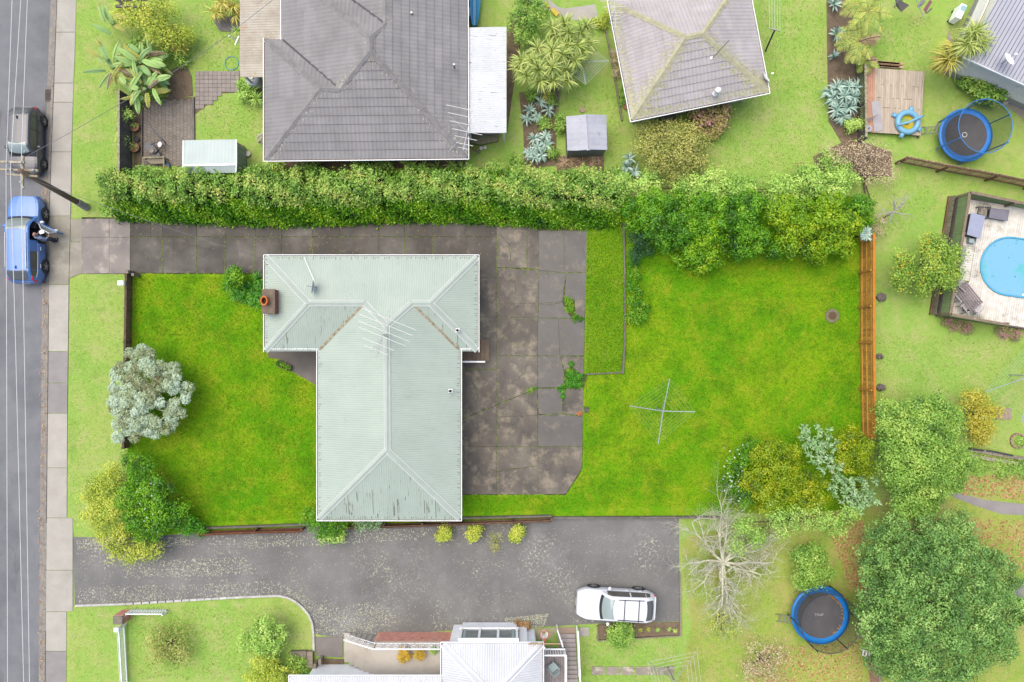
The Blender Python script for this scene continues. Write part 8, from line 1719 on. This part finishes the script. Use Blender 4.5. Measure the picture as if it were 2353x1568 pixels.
# path, mats, steps by the lichened roof house
sheet('path', tpoly(2, 0, (170, 0), (330, -60), (480, 60), (540, 80), (820, 40), (850, 165), (650, 190), (520, 150)), .012, conc_m)
for i, pts in enumerate((((342, 20), (380, 12), (412, 60), (390, 82)), ((410, 90), (445, 68), (495, 120), (470, 155)))):
    P_ = tpoly(2, 0, *pts, z=.1); o = MB().prism([(p.x, p.y) for p in P_], .0, .1).build('yellow_crate', M('yellow_plastic', C(246, 216, 50), C(236, 200, 40), 5, .5), bevel=.02); tag(o, ('upper', 'lower')[i] + ' bright yellow flat crate beside the concrete path', 'crate', 'yellow crates')
for i, (pts, z) in enumerate(((((1395, 1060), (1440, 1050), (1455, 1160), (1405, 1170)), .55), (((1445, 1050), (1490, 1040), (1505, 1130), (1455, 1145)), .4), (((1495, 1035), (1540, 1028), (1550, 1110), (1505, 1125)), .25))):
    if i == 0: ws = thing('wooden_steps', 'three dark timber steps under the eave of lichened roof house', 'steps', T(2, 0, 1470, 1090))
    MB().prism([(p.x, p.y) for p in tpoly(2, 0, *pts)], 0, z).build('step', wood_dark_m, ws)
p = T(2, 0, 705, 1000); tag(MB().lathe((p.x, p.y, 0), [(.17, 0), (.16, .09), (.0, .1)], 12).build('tree_stump', M('stump_wood', C(206, 186, 160), C(180, 158, 130), 12, .9)), 'flat cut stump on the lawn above old grey shed', 'stump')
for i, (c, r, x, y) in enumerate(((2, 0, 1095, 975), (2, 0, 300, 850))): pot(('round terracotta pot beside the broken timber edging', 'pale round pot under the cabbage trees')[i], T(c, r, x, y), .16, .25, (terra, cream_m)[i])
# heap of dead fronds
hf = thing('frond_heap', 'heap of dead brown palm fronds in front of the old grey shed', 'heap', T(2, 0, 700, 1480))
for x, y, k in ((600, 1450, 40), (700, 1480, 46), (800, 1470, 40), (650, 1530, 40), (760, 1540, 36), (540, 1470, 24), (840, 1430, 24)):
    p = T(2, 0, x, y, .18); V, Q = blade_strips((p.x, p.y, .16), k, .62, .03, el=(-6, 22), droop=.3, seg=3); o = put(np_mesh('fronds', V, 4, LF['straw'], Q, org=root_loc(hf)), 'fronds', hf); tag(o, kind='stuff')
MB().prism([(p.x, p.y) for p in tpoly(2, 0, (460, 1420), (900, 1400), (900, 1560), (480, 1568))], 0, .03).build('garden_bed', soil_m)['kind'] = 'structure'
MB().prism([(p.x, p.y) for p in tpoly(2, 0, (130, 840), (490, 800), (470, 1180), (470, 1500), (180, 1540), (170, 1200))], 0, .03).build('garden_bed', soil_m)['kind'] = 'structure'
MB().prism([(p.x, p.y) for p in tpoly(3, 0, (560, -80), (760, -80), (820, 250), (830, 640), (880, 1250), (700, 1300), (580, 1100), (570, 600))], 0, .03).build('garden_bed', soil_m)['kind'] = 'structure'
MB().prism([(p.x, p.y) for p in tpoly(3, 0, (440, 1420), (750, 1270), (920, 1300), (1150, 1380), (1150, 1600), (480, 1600))], 0, .02).build('garden_bed', soil_m)['kind'] = 'structure'
MB().prism([(p.x, p.y) for p in tpoly(3, 0, (1670, 280), (1790, 540), (2352, 850), (2352, 1080), (2150, 940), (1780, 690), (1640, 420))], 0, .025).build('garden_bed', M('dusty_soil', C(190, 180, 164), C(170, 160, 142), 3, .95, .3, 30))['kind'] = 'structure'
MB().prism([(p.x, p.y) for p in tpoly(1, 0, (150, 1440), (1930, 1430), (1930, 1520), (160, 1540))], 0, .02).build('garden_bed', soil_m)['kind'] = 'structure'
MB().prism([(p.x, p.y) for p in dpoly((1176, 230), (1205, 40), (1185, 30), (1165, 60), (1165, 310))], 0, .015).build('garden_bed', soil_m)['kind'] = 'structure'
p = T(3, 0, 330, 1505, .03); tag(MB().torus(p, .19, .02, 20, 5).build('wire_ring', M('ring_rust', C(190, 160, 110), None)), 'thin brown ring lying on the lawn left of the dry shrub', 'ring')
p = T(3, 0, 2170, 935); sw = thing('garden_ornament', 'small white shell shaped ornament beside the red flower shrub', 'ornament', p); 
for k in range(5): MB().tube([(p.x - .12 + k * .06, p.y - .1, .05), (p.x - .12 + k * .06, p.y, .22), (p.x - .1 + k * .05, p.y + .1, .1)], .02, 5).build('rib', cream_m, sw)
# rocks and stumps outside the orange fence
rock_m = M('rock', C(156, 144, 136), C(120, 108, 102), 6, .95, .6, 20, stains=((C(226, 222, 216), 6, .6, .68),))
for i, (c, r, x, y, w) in enumerate(((3, 1, 1050, 1160, .32), (3, 2, 1035, 160, .22), (3, 2, 1050, 440, .28))):
    p = T(c, r, x, y); m = MB(); m.ball((p.x, p.y, .12), w, w * .75, .2, 10, 7); m.v = [(v[0] + random.uniform(-.05, .05), v[1] + random.uniform(-.05, .05), max(0, v[2] + random.uniform(-.04, .05))) for v in m.v]
    tag(m.build('rock', rock_m), ('upper', 'middle', 'lower')[i] + ' of three grey rocks beside the orange fence', 'rock', 'rocks by the orange fence')
# drain in the back lawn
p = T(3, 1, 612, 1328); dr_ = thing('lawn_drain', 'round concrete drain with slotted grate in the back lawn', 'drain', p); MB().lathe((p.x, p.y, 0), [(.4, 0), (.4, .05), (.24, .06), (.24, .02), (0, .02)], 24).build('surround', M('drain_concrete', C(150, 142, 118), C(130, 120, 98), 4, .9, .3, 30), dr_)
for k in range(7): x = -.18 + k * .06; L_ = 2 * math.sqrt(max(.001, .23 ** 2 - x * x)); MB().box((p.x + x, p.y, .05), (.03, L_, .03)).build('grate_bar', M('rust_grate', C(130, 96, 70), None, rough=.8), dr_)
p = T(2, 2, 742, 645); tag(MB().box((p.x, p.y, .03), (.26, .3, .06), .1).build('paver_block', slab_m), 'single loose paver in the grass beside the yard', 'paver')
# stepping stones, paver, soil bed things
ss_m = M('step_stone', C(182, 170, 154), C(164, 152, 138), 2, .85, .2, 50, rnd=.05, stains=((C(222, 210, 186), 2.2, .52, .62),))
for i, (x0, x1) in enumerate(((790, 910), (925, 1035), (1050, 1172), (1190, 1310), (1320, 1360), (1375, 1445), (1450, 1532))):
    P_ = tpoly(2, 3, (x0, 1428), (x1, 1425), (x1, 1498), (x0, 1502)); o = MB().prism([(p.x, p.y) for p in P_], 0, .04).build('stepping_stone', ss_m); tag(o, ('first', 'second', 'third', 'fourth', 'fifth, narrowest', 'sixth', 'last')[i] + ' stepping stone from the left on the lower lawn', 'stepping stone', 'row of stepping stones')
o = MB().prism([(p.x, p.y) for p in tpoly(2, 3, (680, 1072), (765, 1070), (765, 1150), (682, 1150))], 0, .04).build('paver_block', conc_m); tag(o, 'square pale paver at the foot of the grey stairs', 'paver')
MB().prism([(p.x, p.y) for p in tpoly(2, 3, (225, 1075), (480, 1075), (470, 1120), (410, 1180), (230, 1180))], 0, .03).build('path', M('mossy_concrete', C(206, 198, 156), C(186, 176, 130), 3, .9))['kind'] = 'structure'
MB().prism([(p.x, p.y) for p in tpoly(2, 3, (480, 1072), (640, 1068), (640, 1135), (482, 1135))], 0, .02).build('path', M('brown_concrete', C(186, 160, 140), None))['kind'] = 'structure'
tree('orange_plants', 'dried orange plants at the right corner of the bay window', 'plants', [(2, 3, 130, 1055, 40, .25, .2), (2, 3, 195, 1055, 36, .25, .2)], LEAF('leaf_rust', [C(214, 150, 80), C(226, 176, 110), C(236, 214, 170)]), bark_m, leaf=.05, clumps=24, per=9, cr=.07, trunk=False, part='leaves')
for i, (x, y) in enumerate(((1230, 1095), (1305, 1090), (1392, 1098), (1490, 1088), (1545, 1100))): tree('seedling', ('first', 'second', 'third', 'fourth', 'fifth')[i] + ' seedling from the left in soil bed below the wagon', 'seedling', [(2, 3, x, y, 16, .1, .1)], LF['pale_yellow'] if i < 2 else LF['pale_green'], bark_m, leaf=.035, clumps=70, per=7, cr=.03, trunk=False, part='leaves', group='seedlings in the soil bed')
# lower left timber steps, posts
tl_ = thing('timber_steps', 'weathered timber sleepers and posts beside the terrace path', 'steps', T(1, 3, 480, 1330))
for pts, z in ((((355, 1275), (500, 1272), (502, 1330), (360, 1330)), .25), (((508, 1275), (558, 1272), (560, 1420), (505, 1420)), .3)): MB().prism([(p.x, p.y) for p in tpoly(1, 3, *pts)], 0, z).build('sleeper', wood_old_m, tl_)
for x, y in ((610, 1385), (565, 1430)): p = T(1, 3, x, y, .6); MB().box((p.x, p.y, .3), (.16, .34, .6)).build('post', wood_old_m, tl_)
MB().prism([(p.x, p.y) for p in tpoly(1, 3, (590, 1350), (830, 1360), (840, 1440), (600, 1450))], 0, .03).build('garden_bed', soil_m)['kind'] = 'structure'
# stone wall, hatch, ring planter at the right
sw_ = thing('stone_wall', 'low timber and stone wall with dark pipe below the right lawn', 'wall', T(3, 2, 2100, 1040))
for i in range(6): a, b = T(3, 2, 1840 + i * 100, 1000 + i * 17), T(3, 2, 1936 + i * 100, 1017 + i * 17); MB().bar(a + Vector((0, 0, .15)), b + Vector((0, 0, .15)), .2, .3).build('block', wood_old_m, sw_); MB().bar(a + Vector((0, -.35, .08)), b + Vector((0, -.35, .08)), .2, .16).build('block', M('pale_block', C(206, 196, 176), C(186, 174, 152), 4, .9, rnd=.1), sw_)
MB().tube([T(3, 2, 1850, 1000, .36), T(3, 2, 2060, 1020, .36), T(3, 2, 2250, 1060, .36)], .05, 8).build('pipe', dark_m, sw_)
o = thing('wooden_hatch', 'weathered wooden hatch lying on the right lawn', 'hatch', T(3, 2, 2175, 680))
for i in range(5): p, q = T(3, 2, 2108 + i * 28, 632, .06), T(3, 2, 2110 + i * 28, 732, .06); MB().bar(p, q, .17, .04).build('board', M('hatch_board', C(196, 172, 156), C(180, 156, 142), 4, .85, rnd=.06), o)
p = T(3, 2, 2290, 925); rp = thing('ring_planter', 'round brick ring planter with a small plant at the right edge', 'planter', p); 
for k in range(14): a_ = 2 * math.pi * k / 14; piece('ring_brick', rp, (p.x + .4 * math.cos(a_), p.y + .4 * math.sin(a_), .06), (.09, .16, .12), M('planter_brick', C(186, 150, 134), None, rnd=.1), a_)
crown(rp, [(p.x + .12, p.y, .25, .25, .25, .2)], LF['pale_green'], .05, clumps=24, per=9, cr=.08, name='plant')
# playground-like white thing behind the pink fence
p = T(3, 3, 1060, 1220, 1.0); wc = thing('white_shelter', 'small white frame half hidden under the huge dark tree', 'shelter', (p.x, p.y, 0)); MB().box((p.x, p.y, .7), (.4, .5, .04)).build('shelf', white_m, wc)
for s in (-1, 1): MB().bar((p.x + s * .17, p.y, 0), (p.x + s * .17, p.y, .7), .05).build('leg', white_m, wc)
